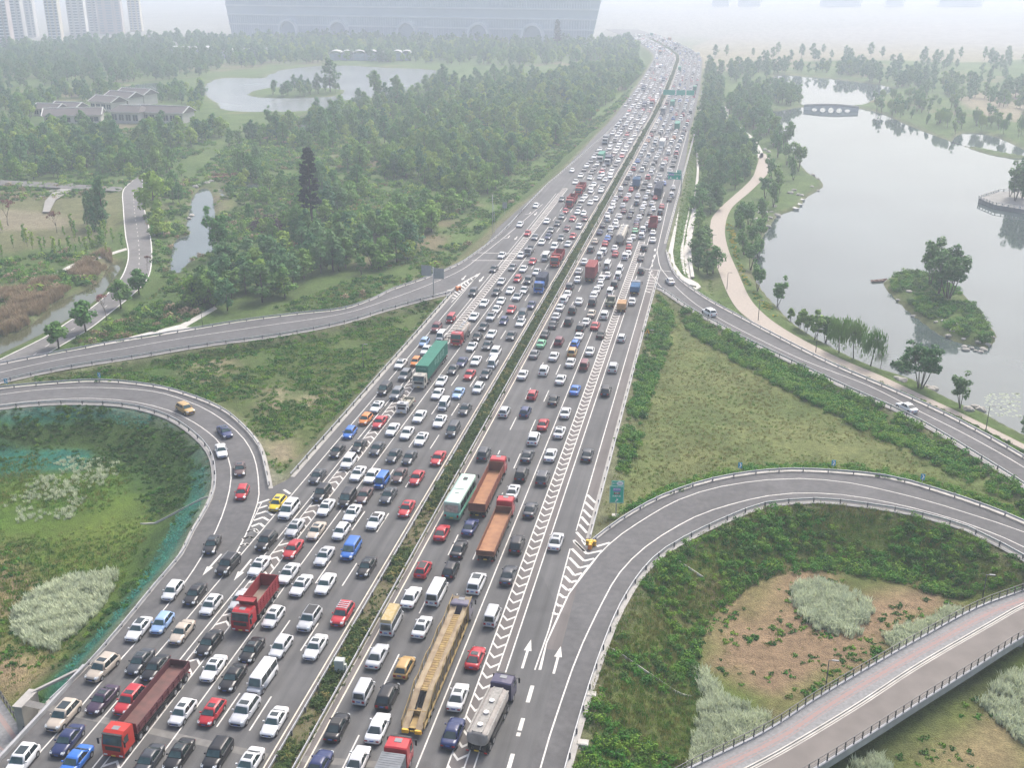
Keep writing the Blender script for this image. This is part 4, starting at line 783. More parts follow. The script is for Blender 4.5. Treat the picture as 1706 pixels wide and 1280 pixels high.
        deck = MB(); deck.box(-.43, .43, r + 5.0, bf - .9, zl - .16, zl - .03, 0); deck.box(-.4, .4, r + .2, r + 3.6, .88, .98, 0)
        k = r + 5.2
        while k < bf - 1: deck.box(-.41, .41, k, k + .06, zl - .03, zl + .01, 0); k += .45
        deck.box(-1.15, 1.15, r + 2.3, r + 2.45, .7, 1.6, 0); parts['deck'] = [(deck, [mat('rusty_yellow_deck', (.40, .29, .11), .85, col2=(.20, .13, .07), nscale=1.6)])]
        for s in (-1, 1):
            rp = MB(); rp.box(s * .72 - .36, s * .72 + .36, r - .25, r - .004, .55, .98); parts.setdefault('tail_ramp', []).append((rp, [mat('bright_yellow', (.72, .42, .03), .6, noise=.1, nscale=3)]))
    if body != 'carrier' or True:
        for s in (-1, 1):
            g = MB(); g.box(s * 1.0 - .16, s * 1.0 + .16, r - .06 if body not in ('carrier',) else r + .02, r + .0 if body != 'carrier' else r + .08, .5, .64); parts.setdefault('tail_light', []).append((g, [TAIL]))
    g = MB(); g.box(-.24, .24, r - .05, r - .0, .62, .78); parts.setdefault('licence_plate', []).append((g, [PLATEY]))
    o = thing(name, label, cat, (x, y, .016), rz)
    for n, g, mm, chd in flat(parts):
        p = link(n, g.mesh(n, mm), o); p.color = PCOL[paint] if isinstance(paint, str) else (*paint, 1)
        if chd: link('rim', chd[0].mesh('rim', chd[1]), p)
    OCC.append((x, y, L, W)); return o
def big(short, lane, *a, **k):
    o = make_truck(*a, **k); VEH.append(dict(x=a[4], y=a[5], lane=lane, short=short, full=None, o=o, big=True)); return o
OR = (.47, .03, .018); RD = (.44, .028, .035); PI = math.pi
RUST = tmat('rust_orange_steel', (.36, .175, .08), (.24, .11, .055)); MARO = tmat('maroon_steel', (.115, .028, .035)); MAROF = tmat('worn_maroon_floor', (.17, .075, .065), (.09, .05, .045)); RSTEEL = tmat('red_steel', (.30, .022, .03)); DUSTF = tmat('dusty_floor', (.26, .20, .16)); GRN = tmat('green_container', (.035, .22, .155), (.03, .185, .13)); REDC = tmat('red_container', (.33, .06, .06)); DKB = tmat('dark_blue_box', (.045, .06, .10)); TANKM = tmat('grimy_tank', (.38, .35, .32), (.24, .215, .195)); CREAM = tmat('cream_tank', (.50, .46, .40)); YEL = tmat('dusty_yellow_steel', (.33, .24, .08), (.20, .14, .07)); RUSTD = tmat('dusty_runway', (.36, .29, .19), (.22, .16, .10)); ORB = tmat('orange_band', (.55, .17, .05)); GTARP = tmat('grey_tarp', (.20, .215, .23)); WBOX = tmat('white_box', (.62, .62, .60))
ym = lambda a, b_: ((a[0] + b_[0]) / 2, (a[1] + b_[1]) / 2)
big('maroon trailer truck', 'o4', 'flatbed_truck', 'red cab truck pulling an empty maroon trailer along the left chevrons', 'bed', OR, -11.85, 89.3, PI - .01, 14.6, bm=MARO, floor=MAROF, bodyH=.85, bottom=1.35, H=3.1)
big('high-sided red truck', 'o3', 'high_sided_truck', 'red truck with tall slatted sides and an empty dusty bed', 'high', RD, -8.6, 110.7, PI, 9.4, bm=RSTEEL, floor=DUSTF, bodyH=1.75, H=2.85)
big('green container truck', 'o3', 'container_truck', 'white cab truck carrying a long green ribbed container', 'box', 'beige', -9.5, 199.8, PI, 18.4, bm=GRN, bodyH=2.75, H=2.75, bottom=1.2)
big('red cab tanker', 'o3', 'tank_truck', 'red cab tanker with a pale grimy tank behind the green container truck', 'tank', RD, -8.4, 221.4, PI, 9.6, bm=TANKM, floor=ORB, bottom=1.2)
big('blue box truck', 'o0', 'box_truck', 'blue cab truck with a dark box body beside the planted median', 'box', 'blue', 2.3, 264.3, PI, 8.4, bm=DKB, bodyH=2.6, bottom=1.1)
big('red median truck', 'o0', 'stake_truck', 'red cab stake truck beside the planted median behind a blue truck', 'high', OR, 2.2, 292, PI, 11, bm=RSTEEL, floor=DUSTF, bodyH=1.5)
big('first far red truck', 'o2', 'stake_truck', 'nearer of two red trucks queued in the third oncoming lane', 'high', RD, -5.1, 371, PI, 12.5, bm=RSTEEL, floor=DUSTF, bodyH=1.6)
big('second far red truck', 'o2', 'stake_truck', 'farther of two red trucks queued in the third oncoming lane', 'high', OR, -4.9, 393, PI, 12.5, bm=RSTEEL, floor=DUSTF, bodyH=1.6)
big('open rust bed truck', 'a1', 'flatbed_truck', 'red cab truck with long rust orange bed beside the green bus', 'bed', RD, 13.5, 149.2, 0, 17, bm=tmat('dark_rust_steel', (.23, .075, .045)), floor=RUST, bodyH=1.25, bottom=1.35, H=3.0)
big('low rust bed truck', 'a2', 'flatbed_truck', 'red cab truck with low rust orange bed and a sack by the cab', 'bed', RD, 17.5, 136, 0, 15.6, bm=tmat('brown_rust_steel', (.20, .085, .05)), floor=RUST, bodyH=.7, bottom=1.35, H=3.0)
big('car carrier', 'a2', 'car_carrier', 'empty dusty yellow car carrier with open side trusses', 'carrier', (.13, .12, .17), 17.55, 103.4, 0, 24, bm=YEL, floor=RUSTD, axles=[10.7, 7.2, -7.2, -8.4, -9.6])
big('purple cab tanker', 'a4', 'tank_truck', 'purple cab tanker with an orange striped silver tank over the right chevrons', 'tank', (.055, .05, .10), 25.5, 95.2, -.09, 11, bm=TANKM, floor=tmat('scuffed_steel', (.40, .38, .36)), bottom=1.1)
big('grey tarp truck', 'a2', 'flatbed_truck', 'red cab truck with a grey tarpaulin at the bottom of the outbound lanes', 'box', RD, 17.5, 81.6, 0, 12.6, bm=GTARP, bodyH=1.75, bottom=1.2, H=3.1)
big('red container truck', 'a1', 'container_truck', 'outbound truck with a tall red ribbed container', 'box', 'white', 13.6, 278.6, 0, 10.4, bm=REDC, bodyH=3.0, bottom=1.2)
big('white tank lorry', 'a2', 'tank_truck', 'outbound lorry with a round cream cement tank', 'round_tank', 'beige', 17.2, 323, 0, 16, bm=CREAM, bottom=.9)
big('blue load truck', 'a4', 'flatbed_truck', 'outbound truck with a blue load in the exit lane', 'box', 'grey', 26.1, 267, 0, 7, bm=tmat('blue_load', (.03, .14, .30)), bodyH=1.3, bottom=1.0, H=2.3, W=2.2)
big('orange box truck', 'a4', 'box_truck', 'small outbound truck with an orange box on the chevron edge', 'box', 'grey', 24.3, 250.5, 0, 5.2, bm=tmat('orange_box', (.55, .33, .16)), bodyH=1.5, bottom=.95, H=2.0, W=2.0, cabL=1.5, gap=.2)
big('loaded pickup truck', 'a3', 'box_truck', 'small outbound truck with goods piled beside the right chevrons', 'bed', 'champagne', 21.2, 254, 0, 5.4, bm=tmat('green_boards', (.20, .22, .16)), bodyH=.6, bottom=.9, H=2.0, W=1.9, cabL=1.5, gap=.1)
big('white flatbed lorry', 'o3', 'flatbed_truck', 'small white flatbed lorry between the green container truck and a white sedan', 'bed', 'white', -9.1, 180.3, PI, 5.6, bm=tmat('cream_boards', (.50, .47, .38)), bodyH=.45, bottom=.95, H=2.1, W=2.0, cabL=1.6, gap=.1)
big('red stake truck', 'a4', 'stake_truck', 'red outbound stake truck at the start of the exit lane', 'high', RD, 25.3, 340, 0, 9, bm=RSTEEL, floor=DUSTF, bodyH=1.6)
big('long dark truck', 'a3', 'container_truck', 'long dark blue outbound container truck far up the road', 'box', 'white', 23.4, 395, 0, 17, bm=DKB, bodyH=2.7)
big('blue box lorry', 'a1', 'box_truck', 'blue box lorry in the dense far outbound queue', 'box', 'white', 14.2, 408, 0, 9, bm=tmat('blue_box', (.05, .14, .26)), bodyH=2.5)
big('pale light truck', 'o2', 'flatbed_truck', 'pale light truck with a grey bed in the third oncoming lane', 'bed', 'silver', -7.3, 300.5, PI, 6.4, bm=tmat('grey_boards', (.35, .36, .36)), bodyH=.6, bottom=.95, H=2.1, W=2.0, cabL=1.6, gap=.1)
# ---- bus
def bus(x, y, rz, L=10.2, H=3.15, W=2.5):
    o = thing('coach', 'pale green coach with roof hatch beside the planted median', 'bus', (x, y, .016), rz)
    w = W / 2; h = L / 2; UPC, LOC = (.46, .62, .53, 1), (.16, .42, .31, 1)
    def shell(z0, z1, k0, k1, top=False):
        b = MB(); rg = [rrect(h * q, -h * q, w * q2, z, .3) for z, q, q2 in ((z0, k0, k0), (z1, k1, k1))]
        if top: rg += [rrect(h * .985, -h * .985, w * .93, z1 + .14, .3), rrect(h * .93, -h * .93, w * .6, z1 + .2, .3)]
        b.loft([q[::-1] for q in rg], 0, True, True); return b
    p = link('lower_body', shell(.35, 1.45, .99, 1.0).mesh('lower_body', PAINTC), o); p.color = LOC
    p = link('upper_body', shell(1.452, H - .2, 1.0, .975, True).mesh('upper_body', PAINTC), o); p.color = UPC
    for s in (-1, 1):
        for k in range(5):
            g = MB(); y1 = h - 1.2 - k * 1.65; x = s * (w * 1.0 + .012); x2 = s * (w * .985 + .012); g.add([(x, y1, 1.55), (x, y1 - 1.5, 1.55), (x2, y1 - 1.5, H - .45), (x2, y1, H - .45)], [(0, 1, 2, 3)[::-s]]); link('window', g.mesh('window', GLASS), o)
        g = MB(); g.bar((s * w * .9, h - .1, H - .15), (s * (w + .25), h + .25, H - .2), .07); g.box(s * (w + .25) - .12, s * (w + .25) + .12, h + .2, h + .3, H - .75, H - .15); link('mirror', g.mesh('mirror', BLK), o)
        g = MB(); g.box(s * .95 - .13, s * .95 + .13, -h - .02, -h + .05, .75, 1.15); link('tail_light', g.mesh('tail_light', TAIL), o)
    g = MB(); g.add([(-w * .85, -h - .012, 1.62), (w * .85, -h - .012, 1.62), (w * .82, -h * .985 - .012, H - .45), (-w * .82, -h * .985 - .012, H - .45)], [(0, 1, 2, 3)]); link('rear_window', g.mesh('rear_window', mat('pale_curtain_glass', (.42, .36, .30), .2, noise=.3, nscale=2)), o)
    g = MB(); g.add([(w * .9, h + .012, 1.3), (-w * .9, h + .012, 1.3), (-w * .86, h * .985 + .012, H - .4), (w * .86, h * .985 + .012, H - .4)], [(0, 1, 2, 3)]); link('windscreen', g.mesh('windscreen', GLASS), o)
    for yy, l in ((h - 1.9, .9), (-.4, .12), (-1.6, .5)):
        g = MB(); g.box(-.32 if l > .2 else -.8, .32 if l > .2 else .8, yy - l / 2, yy + l / 2, H, H + .07); link('roof_hatch', g.mesh('roof_hatch', BLK if l == .9 else mat('bus_grey', (.4, .45, .42), .5, noise=.1, nscale=3)), o)
    g = MB(); g.box(-.24, .24, -h - .02, -h, .55, .72); link('licence_plate', g.mesh('licence_plate', PLATEY), o)
    ps = {}; wheel_row(ps, w - .0, [h - 2.1, -h + 2.6], .48)
    for n, g, mm, ch in flat(ps): q = link(n, g.mesh(n, mm), o); link('rim', ch[0].mesh('rim', ch[1]), q)
    OCC.append((x, y, L, W)); VEH.append(dict(x=x, y=y, lane='a0', short='green coach', full=None, o=o, big=True))
bus(10.1, 144.3, -.03)
POST = mat('pale_lettering', (.20, .42, .34), .6, noise=.1, nscale=1)
def truck_text(veh, s_, size, loc, rot, gap=1.0):
    c = bpy.data.curves.new('lettering', 'FONT'); c.body = s_; c.size = size; c.align_x = 'CENTER'; c.align_y = 'CENTER'; c.extrude = .004; c.space_character = gap; c.materials.append(POST)
    t_ = bpy.data.objects.new('lettering', c); COL.objects.link(t_); bpy.context.view_layer.update(); me = bpy.data.meshes.new_from_object(t_.evaluated_get(bpy.context.evaluated_depsgraph_get())); bpy.data.objects.remove(t_)
    o = link('lettering', me, veh); o.location = loc; o.rotation_euler = rot
gv = next(v for v in VEH if v['short'] == 'green container truck')['o']
truck_text(gv, '中国邮政', 1.7, (-1.30, -2.2, 2.65), (R(90), 0, R(-90)), 1.35); truck_text(gv, '中国邮政', .42, (0, 6.52, 3.3), (R(90), 0, R(180)))
# ---- the cars read off the photograph
todo = []
for (ox, oy, s), side, txt in CARS:
    for t in txt.split():
        q = t.split(','); px, py = ox + float(q[0]) / s, oy + float(q[1]) / s
        todo.append((py, px, side, q[2], q[3], q[4] if len(q) > 4 else ''))
todo.sort(reverse=True)
LP_ = lines['loopL_wout'] ; NCAR = 0
for py, px, side, colr, kind, roof in todo:
    z = .72 if kind in 'schu' else .95; x, y = U(px, py, z)
    if any(abs(v['x'] - x) < 1.3 and abs(v['y'] - y) < 3.3 for v in VEH): continue
    rz = (PI if side == 'o' else 0) + random.Random(int(px * 7)).uniform(-.025, .025); lane = lane_of(x, side)
    if side == 'r': rz = near_dir(lines['rampR_w'][::-1], x, y) - PI / 2; lane = 'rr'
    elif side == 'o' and x < -17.3:
        a = near_dir(lines['loopL_in'], x, y) if y < 170 else near_dir(lines['loopL_wout'], x, y)
        rz = a - PI / 2; lane = 'll' if y > 140 else 'o5'
    add_car(kind, colr, roof, x, y, rz, lane, 0 if py > 640 else 1 if py > 470 else 2); NCAR += 1
# ---- the queue farther up the road, individuals up to three hundred cars, then one mass
far_b = {}
mixc = ['white'] * 52 + ['silver'] * 12 + ['grey'] * 10 + ['dark'] * 10 + ['black'] * 5 + ['red'] * 7 + ['maroon'] * 2 + ['blue'] * 3 + ['champagne'] * 3 + ['orange']
FARV = []
r2 = random.Random(11)
for off, side, y0, y1, gap in ((1.9, 'o', 372, 1380, 8.2), (-1.9, 'o', 372, 1380, 8.4), (-5.6, 'o', 402, 1380, 8.8), (-9.3, 'o', 400, 1380, 10), (-13.0, 'o', 640, 1380, 14), (9.9, 'a', 362, 1380, 7.6), (13.7, 'a', 362, 1380, 7.6), (17.4, 'a', 366, 1380, 7.8), (21.2, 'a', 372, 1380, 8.2), (24.9, 'a', 380, 1380, 10.5)):
    y = y0
    while y < y1:
        t = r2.random(); y += r2.uniform(gap * .8, gap * 1.5)
        if side == 'o' and off < -6 and y < 470 and r2.random() < .3: continue
        xx = off + bend(y) + r2.uniform(-.35, .35)
        FARV.append((y, xx, side, r2.choice(mixc), 'T' if t < .045 else r2.choice('sssssshhuuuvm')))
FARV.sort(); TR = [REDC, DKB, WBOX, GTARP, GRN, RUST]
mass = MB(); mass_m = []
def mass_put(b, ms, x, y, rz, colr):
    c, s_ = math.cos(rz), math.sin(rz); o = len(mass.v); mp = []
    for m in ms:
        k = m
        if m is PAINTC: k = mat('paint_' + colr, PCOL[colr][:3], .35, noise=.05, nscale=2, coat=.6)
        if k not in mass_m: mass_m.append(k)
        mp.append(mass_m.index(k))
    mass.v += [(x + p[0] * c - p[1] * s_, y + p[0] * s_ + p[1] * c, p[2] + .02) for p in b.v]
    mass.f += [tuple(i + o for i in f) for f in b.f]; mass.m += [mp[i] for i in b.m]; mass.sm += b.sm
def crude(kind):
    "far car of few faces: body, glass band, roof, wheels"
    nm, L, W, H, belt, hood, cowl, rf, rr, rb, deck = SPEC[kind]; w = W / 2; h = L / 2; b = MB()
    b.add([(w * q, y, z) for y, z in ((h, .25), (h, hood - .1), (cowl, belt), (rb, belt), (-h, deck - .1), (-h, .25)) for q in (-1, 1)], [(0, 1, 3, 2)[::-1], (2, 3, 5, 4)[::-1], (4, 5, 7, 6)[::-1], (6, 7, 9, 8)[::-1], (8, 9, 11, 10)[::-1], (0, 2, 4, 6, 8, 10)[::-1], (1, 3, 5, 7, 9, 11)])
    z = belt - .02; b.add([(w * .9, cowl, z), (-w * .9, cowl, z), (-w * .9, rb, z), (w * .9, rb, z), (w * .74, rf, H - .04), (-w * .74, rf, H - .04), (-w * .74, rr, H - .04), (w * .74, rr, H - .04)], [(0, 1, 5, 4)[::-1] if 0 else (0, 4, 5, 1)[::-1], (1, 2, 6, 5)[::-1], (2, 3, 7, 6)[::-1], (3, 0, 4, 7)[::-1]], 1)
    b.box(-w * .74, w * .74, rr - .03, rf + .03, H - .05, H, 0, .08, .08); b.box(-w * .98, w * .98, -h + .5, h - .5, .02, .3, 2)
    return b, [PAINTC, GLASS, BLK]
_cr = {k: crude(k) for k in SPEC}
def crude_truck(i):
    b = MB(); L = 9 + i; b.box(-1.2, 1.2, -L / 2, L / 2 - 2.4, .9, 3.6, 0); b.box(-1.18, 1.18, L / 2 - 2.1, L / 2, .5, 2.8, 1, 0, .1); b.box(-1.1, 1.1, -L / 2, L / 2, .1, .9, 2); b.box(-1.0, 1.0, L / 2 - .2, L / 2 + .02, 1.7, 2.5, 3); return b
NFAR = 0
for y, xx, side, colr, kind in FARV:
    L = 4.8 if kind != 'T' else 13
    if not free(xx, y, L + 1.0, 1.9): continue
    rz = (PI if side == 'o' else 0) - math.atan2(bend(y + 5) - bend(y - 5), 10)
    if kind == 'T':
        OCC.append((xx, y, L, 2.5)); i = r2.randrange(5); mass_put(crude_truck(i), [TR[r2.randrange(6)], mat('far_cab', (.34, .05, .05) if i % 2 else (.5, .5, .5), .5, noise=.05, nscale=1) if True else 0, BLK, GLASS], xx, y, rz, 'white'); continue
    if NCAR < 300:
        add_car(kind, colr, '', xx, y, rz, lane_of(xx - bend(y), side), 2); NCAR += 1
    else:
        OCC.append((xx, y, 4.8, 1.8)); mass_put(*_cr[kind], xx, y, rz, colr); NFAR += 1
tag(mass.build('distant_traffic', mass_m), kind='stuff')
# ---- labels that single each one out
def ordinal(n):
    w_ = 'first second third fourth fifth sixth seventh eighth ninth tenth eleventh twelfth thirteenth fourteenth fifteenth sixteenth seventeenth eighteenth nineteenth twentieth'.split()
    return w_[n - 1] if n <= 20 else f'{n}th' if n % 10 not in (1, 2, 3) else f"{n}{ {1: 'st', 2: 'nd', 3: 'rd'}[n % 10] }"
lanes = {}
for v in VEH: lanes.setdefault(v['lane'], []).append(v)
used = set(v['o']['label'] for v in VEH if v['big'])
for ln, vs in lanes.items():
    vs.sort(key=lambda v: v['y'])
    fulls = {}
    for v in vs:
        if not v['big']: fulls[v['full']] = fulls.get(v['full'], 0) + 1
    for i, v in enumerate(vs):
        if v['big']: continue
        place = LNAME[ln]; a = vs[i - 1]['short'] if i else None; b = vs[i + 1]['short'] if i + 1 < len(vs) else None
        cand = []
        if fulls[v['full']] == 1: cand.append(f"{v['full']} in the {place}" if ln not in ('ll', 'rr') else f"{v['full']} on the {place}")
        j = next((k for k in (1, 2, 3) if i - k >= 0 and vs[i - k]['big']), None)
        if j: cand.append(f"{v['full']}, {ordinal(j)} vehicle beyond the {vs[i - j]['short']} in its lane")
        j = next((k for k in (1, 2, 3) if i + k < len(vs) and vs[i + k]['big']), None)
        if j: cand.append(f"{v['full']}, {ordinal(j)} vehicle on the near side of the {vs[i + j]['short']}")
        if a and b: cand.append(f"{v['full']} between a {a} and a {b}, {place}")
        cand.append(f"{v['short']}, {ordinal(i + 1)} vehicle from the near end of the {place}")
        cand.append(f"{v['short']}, {ordinal(i + 1)} from the near end, {place}")
        for c in cand:
            if c not in used and len(c.split()) <= 16: v['o']['label'] = c; used.add(c); break
        v['o']['group'] = 'cars queued on the motorway' if ln not in ('ll', 'rr') else 'cars on the ramps'
        v['o']['label'] = v['o'].get('label') or cand[-1]
for v in VEH:
    if v['big']: v['o']['group'] = 'trucks and buses in the queue'
# ---------------------------------------------------------------- guard rails, kerbs, bridge deck, signs
GALV = mat('galvanised_steel', (.40, .41, .42), .5, .25, noise=.15, nscale=2); POSTM = mat('grey_post', (.13, .13, .14), .6, noise=.2, nscale=4); DKST = mat('dark_steel', (.07, .07, .075), .5, noise=.2, nscale=4)
post_mesh = None
def rail_profile(b, pts, z0, h, t, mi=0):
    l, r = offset_line(pts, -t / 2), offset_line(pts, t / 2); n = len(pts)
    b.add([(x, y, z) for q, z in ((l, z0), (l, z0 + h), (r, z0 + h), (r, z0)) for x, y in q], [(i + k * n, i + 1 + k * n, i + 1 + ((k + 1) % 4) * n, i + ((k + 1) % 4) * n)[::-1] for k in range(4) for i in range(n - 1)], mi)
NPOST = 0
def guardrail(label, pts, near_=185, step=4.0, side=1, base=True):
    o = thing('guard_rail', label, 'guard rail', (pts[0][0], pts[0][1], 0)); ox, oy = pts[0]
    loc = [(x - ox, y - oy) for x, y in pts]
    b = MB(); rail_profile(b, offset_line(loc, 0), .42, .13, .10); rail_profile(b, loc, .58, .13, .10); rail_profile(b, loc, .53, .07, .05); b.build('beam', GALV, o)
    pm = MB(); pm.box(-.07, .07, -.09, .09, -.1, .78); me = pm.mesh('post', POSTM); fb = MB()
    for x, y, a in walk(offset_line(loc, .14 * side), step, 1):
        if math.hypot(x + ox - CAM[0], y + oy) < near_ and y + oy > 70: p = link('post', me, o, (x, y, 0), a)
        elif y + oy > 60: fb.box(x - .08, x + .08, y - .08, y + .08, -.1, .76)
    if fb.v: fb.build('far_posts', POSTM, o)['kind'] = 'stuff'
    return o
edge = MB()                      # pale concrete edging under the rails
def edging(pts, w=.55, z=.05): ribbon(edge, pts, w, z)
rails = [
    ('steel guard rail along the outer edge of the outbound carriageway', [(30.9, y) for y in range(290, 134, -4)], 1),
    ('steel guard rail curving along the upper edge of the right loop ramp', lines['loopR_up'], -1),
    ('steel guard rail with dark posts round the inside of the right loop', lines['loopR_in'], 1),
    ('steel guard rail on the lake side of the right slip road', lines['rampR_up'], -1),
    ('steel guard rail on the grass side of the right slip road', lines['rampR_lo'], 1),
    ('steel guard rail on the oncoming side of the planted median', along(4.72, 20, 700, 12), 1),
    ('steel guard rail on the outbound side of the planted median', along(7.1, 20, 700, 12), -1),
    ('steel guard rail along the left kerb of the oncoming carriageway', [(-19.3, y) for y in range(257, 148, -4)], -1),
    ('steel guard rail round the outside of the left loop ramp', lines['loopL_out'], -1),
    ('steel guard rail above the green netted slope of the left loop', [q for q in lines['loopL_in'] if q[1] > 89], 1),
    ('steel guard rail on the park side of the left slip road', lines['rampL_up'], -1),
    ('steel guard rail on the grass wedge side of the left slip road', lines['rampL_lo'], 1),
    ('steel guard rail beside the far oncoming carriageway', spline(UL([(846, 380), (904, 316), (944, 281), (1000, 232), (1046, 190)]), 6), -1),
    ('steel guard rail beside the far outbound carriageway', [(30.6 + bend(y), y) for y in range(700, 312, -10)], 1)]
for lb, pts, sd in rails:
    guardrail(lb, pts, side=sd); 
    if 'median' not in lb: edging(offset_line(pts, .3 * sd), .7)
tag(edge.build('road_edging', CONC), kind='structure')
# ---- walking deck over the low ground, bottom right
dz = deckZ
sheet('deck_slab', UL(deck_k, dz) + UL(deck_r, dz)[::-1], dz, mat('deck_asphalt', (.165, .148, .135), .9, noise=.12, nscale=.35), 0)['kind'] = 'structure'
sheet('deck_pavement', UL(deck_l, dz) + UL(deck_k, dz)[::-1], dz + .1, mat('grey_tiles', (.215, .215, .215), .9, noise=.2, nscale=2.2), .12)
L_, K_, R_ = spline(UL(deck_l, dz), 2), spline(UL(deck_k, dz), 2), spline(UL(deck_r, dz), 2)
kbm = MB(); rail_profile(kbm, K_, dz, .18, .16); rail_profile(kbm, offset_line(K_, .5), dz, .012, .12); rail_profile(kbm, offset_line(K_, .22), dz, .02, .22); tag(kbm.build('deck_kerb', PALE), kind='structure')
rb = MB(); band = offset_line(L_, 1.55); 
for w_, o_ in ((.12, -.5), (.5, 0), (.12, .5)): ribbon(rb, offset_line(band, o_), w_, dz + .106)
tag(rb.build('red_tile_band', mat('red_tiles', (.33, .19, .165), .9, col2=(.24, .215, .21), nscale=3.0)), kind='structure')
fas = MB()
for q, s_ in ((L_, -1), (R_, 1)): rail_profile(fas, offset_line(q, .12 * s_), dz - .75, .95, .3)
tag(fas.build('deck_parapet', mat('parapet_concrete', (.34, .345, .35), .8, noise=.12, nscale=.8)), kind='structure')
under = MB(); a_, c_ = L_, R_; m_ = min(len(a_), len(c_)); under.add([(x, y, dz - .55) for x, y in UL(deck_l, dz)] + [(x, y, dz - .55) for x, y in UL(deck_r, dz)], [(i, i + 1, len(deck_l) + min(i + 1, len(deck_r) - 1), len(deck_l) + min(i, len(deck_r) - 1)) for i in range(len(deck_l) - 1)])
tag(under.build('deck_soffit', CONC), kind='structure')
pr = MB(); x, y = U(1700, 1050, dz); pr.box(x - .5, x + .5, y - .4, y + .4, -6, dz - .5); pr.box(x - .9, x + .9, y - .7, y + .7, dz - .9, dz - .5); o = pr.build('deck_pier', CONC); tag(o, 'concrete pier under the right end of the footbridge deck', 'pier')
def railing(lb, pts, z, near_=1e9, h=1.0, step=1.5):
    o = thing('railing', lb, 'railing', (pts[0][0], pts[0][1], z)); ox, oy = pts[0]; loc = [(x - ox, y - oy) for x, y in pts]
    for zz, hh in ((h, .07), (.55, .04), (.25, .04)):
        b = MB(); rail_profile(b, loc, zz, hh, .07); b.build('rail', DKST, o)
    pm = MB(); pm.box(-.04, .04, -.06, .06, -.05, h); me = pm.mesh('post', DKST)
    for x, y, a in walk(loc, step, .5): link('post', me, o, (x, y, 0), a)
    return o
railing('dark railing on the shrub side of the footbridge deck', offset_line(L_, -.1), dz + .2)
railing('dark railing on the lower side of the footbridge deck', offset_line(R_, .1), dz + .2)
# ---- low walk, wing wall and parapet, bottom left
lw = low_walk_a; sheet('low_walk', lw, PZ - .6, mat('grey_tiles', (.27, .27, .27)), .2)
bandp = UL([(-40, 1145), (0, 1195), (28, 1236)], PZ - .6); rb = MB(); ribbon(rb, bandp, .55, PZ - .594); ribbon(rb, UL([(-40, 1215), (0, 1246), (14, 1258)], PZ - .6), .25, PZ - .594); tag(rb.build('red_tile_strip', mat('faded_red_tiles', (.30, .20, .18), .9, col2=(.24, .21, .20), nscale=3.0)), kind='structure')
railing('dark railing beside the low walk at the bottom left', UL([(-40, 1100), (0, 1160), (43, 1226)], PZ - .6), PZ - .6, step=1.2)
par = MB(); pp = spline(UL([(138, 1113), (84, 1174), (28, 1234), (-10, 1275), (-60, 1335)]), 2); rail_profile(par, offset_line(pp, -.2), -.3, .8, .34); o = par.build('parapet', mat('parapet_concrete', (.42, .43, .44))); tag(o, 'pale concrete parapet along the road edge at bottom left', 'parapet')
ww = thing('wing_wall', 'concrete wing wall of the underpass with honeycomb slope blocks', 'wall', (0, 0, 0))
p0, p1, p2 = U(130, 1118, -.2), U(52, 1158, -1.2), U(50, 1212, -3.0)
b = MB(); x0, y0 = p1; b.box(x0 - .5, x0 + .5, y0 - 2.6, y0 + .5, -5.5, -1.1); b.box(x0 - .6, x0 + .6, y0 - 2.7, y0 + .6, -1.1, -.9); b.build('pillar', CONC, ww)
b = MB(); b.bar((p0[0], p0[1], -.15), (p1[0], p1[1], -1.0), .35, .3); b.build('coping', CONC, ww)
hc = MB(); A0 = Vector((*U(128, 1124), -.25)); B0 = Vector((*U(66, 1196), -.25)); A1 = Vector((*p1, -1.3)) 
for i in range(15):
    for j in range(7):
        u, v = (i + .5 * (j % 2)) / 15, j / 7
        q = A0.lerp(B0, u) if True else None; tgt = Vector((p1[0] + .8, p1[1] - .2, -3.0)); c_ = q.lerp(tgt, v * .85)
        hc.box(c_.x - .13, c_.x + .13, c_.y - .13, c_.y + .13, c_.z - .1, c_.z + .06)
hc.build('honeycomb_blocks', PALE, ww)['kind'] = 'stuff'
b = MB(); b.add([tuple(A0 - Vector((0, 0, .1))), tuple(B0 - Vector((0, 0, .1))), (p2[0], p2[1], -5), (p1[0] + .6, p1[1], -3.2)], [(0, 1, 2, 3)]); b.build('slope_face', mat('block_bed', (.12, .11, .07), .95, noise=.3, nscale=2), ww)
w2 = thing('wing_wall', 'concrete coping and honeycomb blocks below the right loop edge', 'wall', (0, 0, 0)); q0, q1 = U(960, 1246, -.3), U(1010, 1290, -1.8); b = MB(); b.bar((*q0, -.2), (*q1, -1.6), .4, .3); b.build('coping', CONC, w2)
hc = MB()
for i in range(9):
    for j in range(5):
        x, y = q0[0] - .2 + i * .38 - j * .1, q0[1] - .7 - j * .38 - i * .12; hc.box(x - .12, x + .12, y - .12, y + .12, -.55 - i * .15, -.3 - i * .15)
hc.build('honeycomb_blocks', PALE, w2)['kind'] = 'stuff'
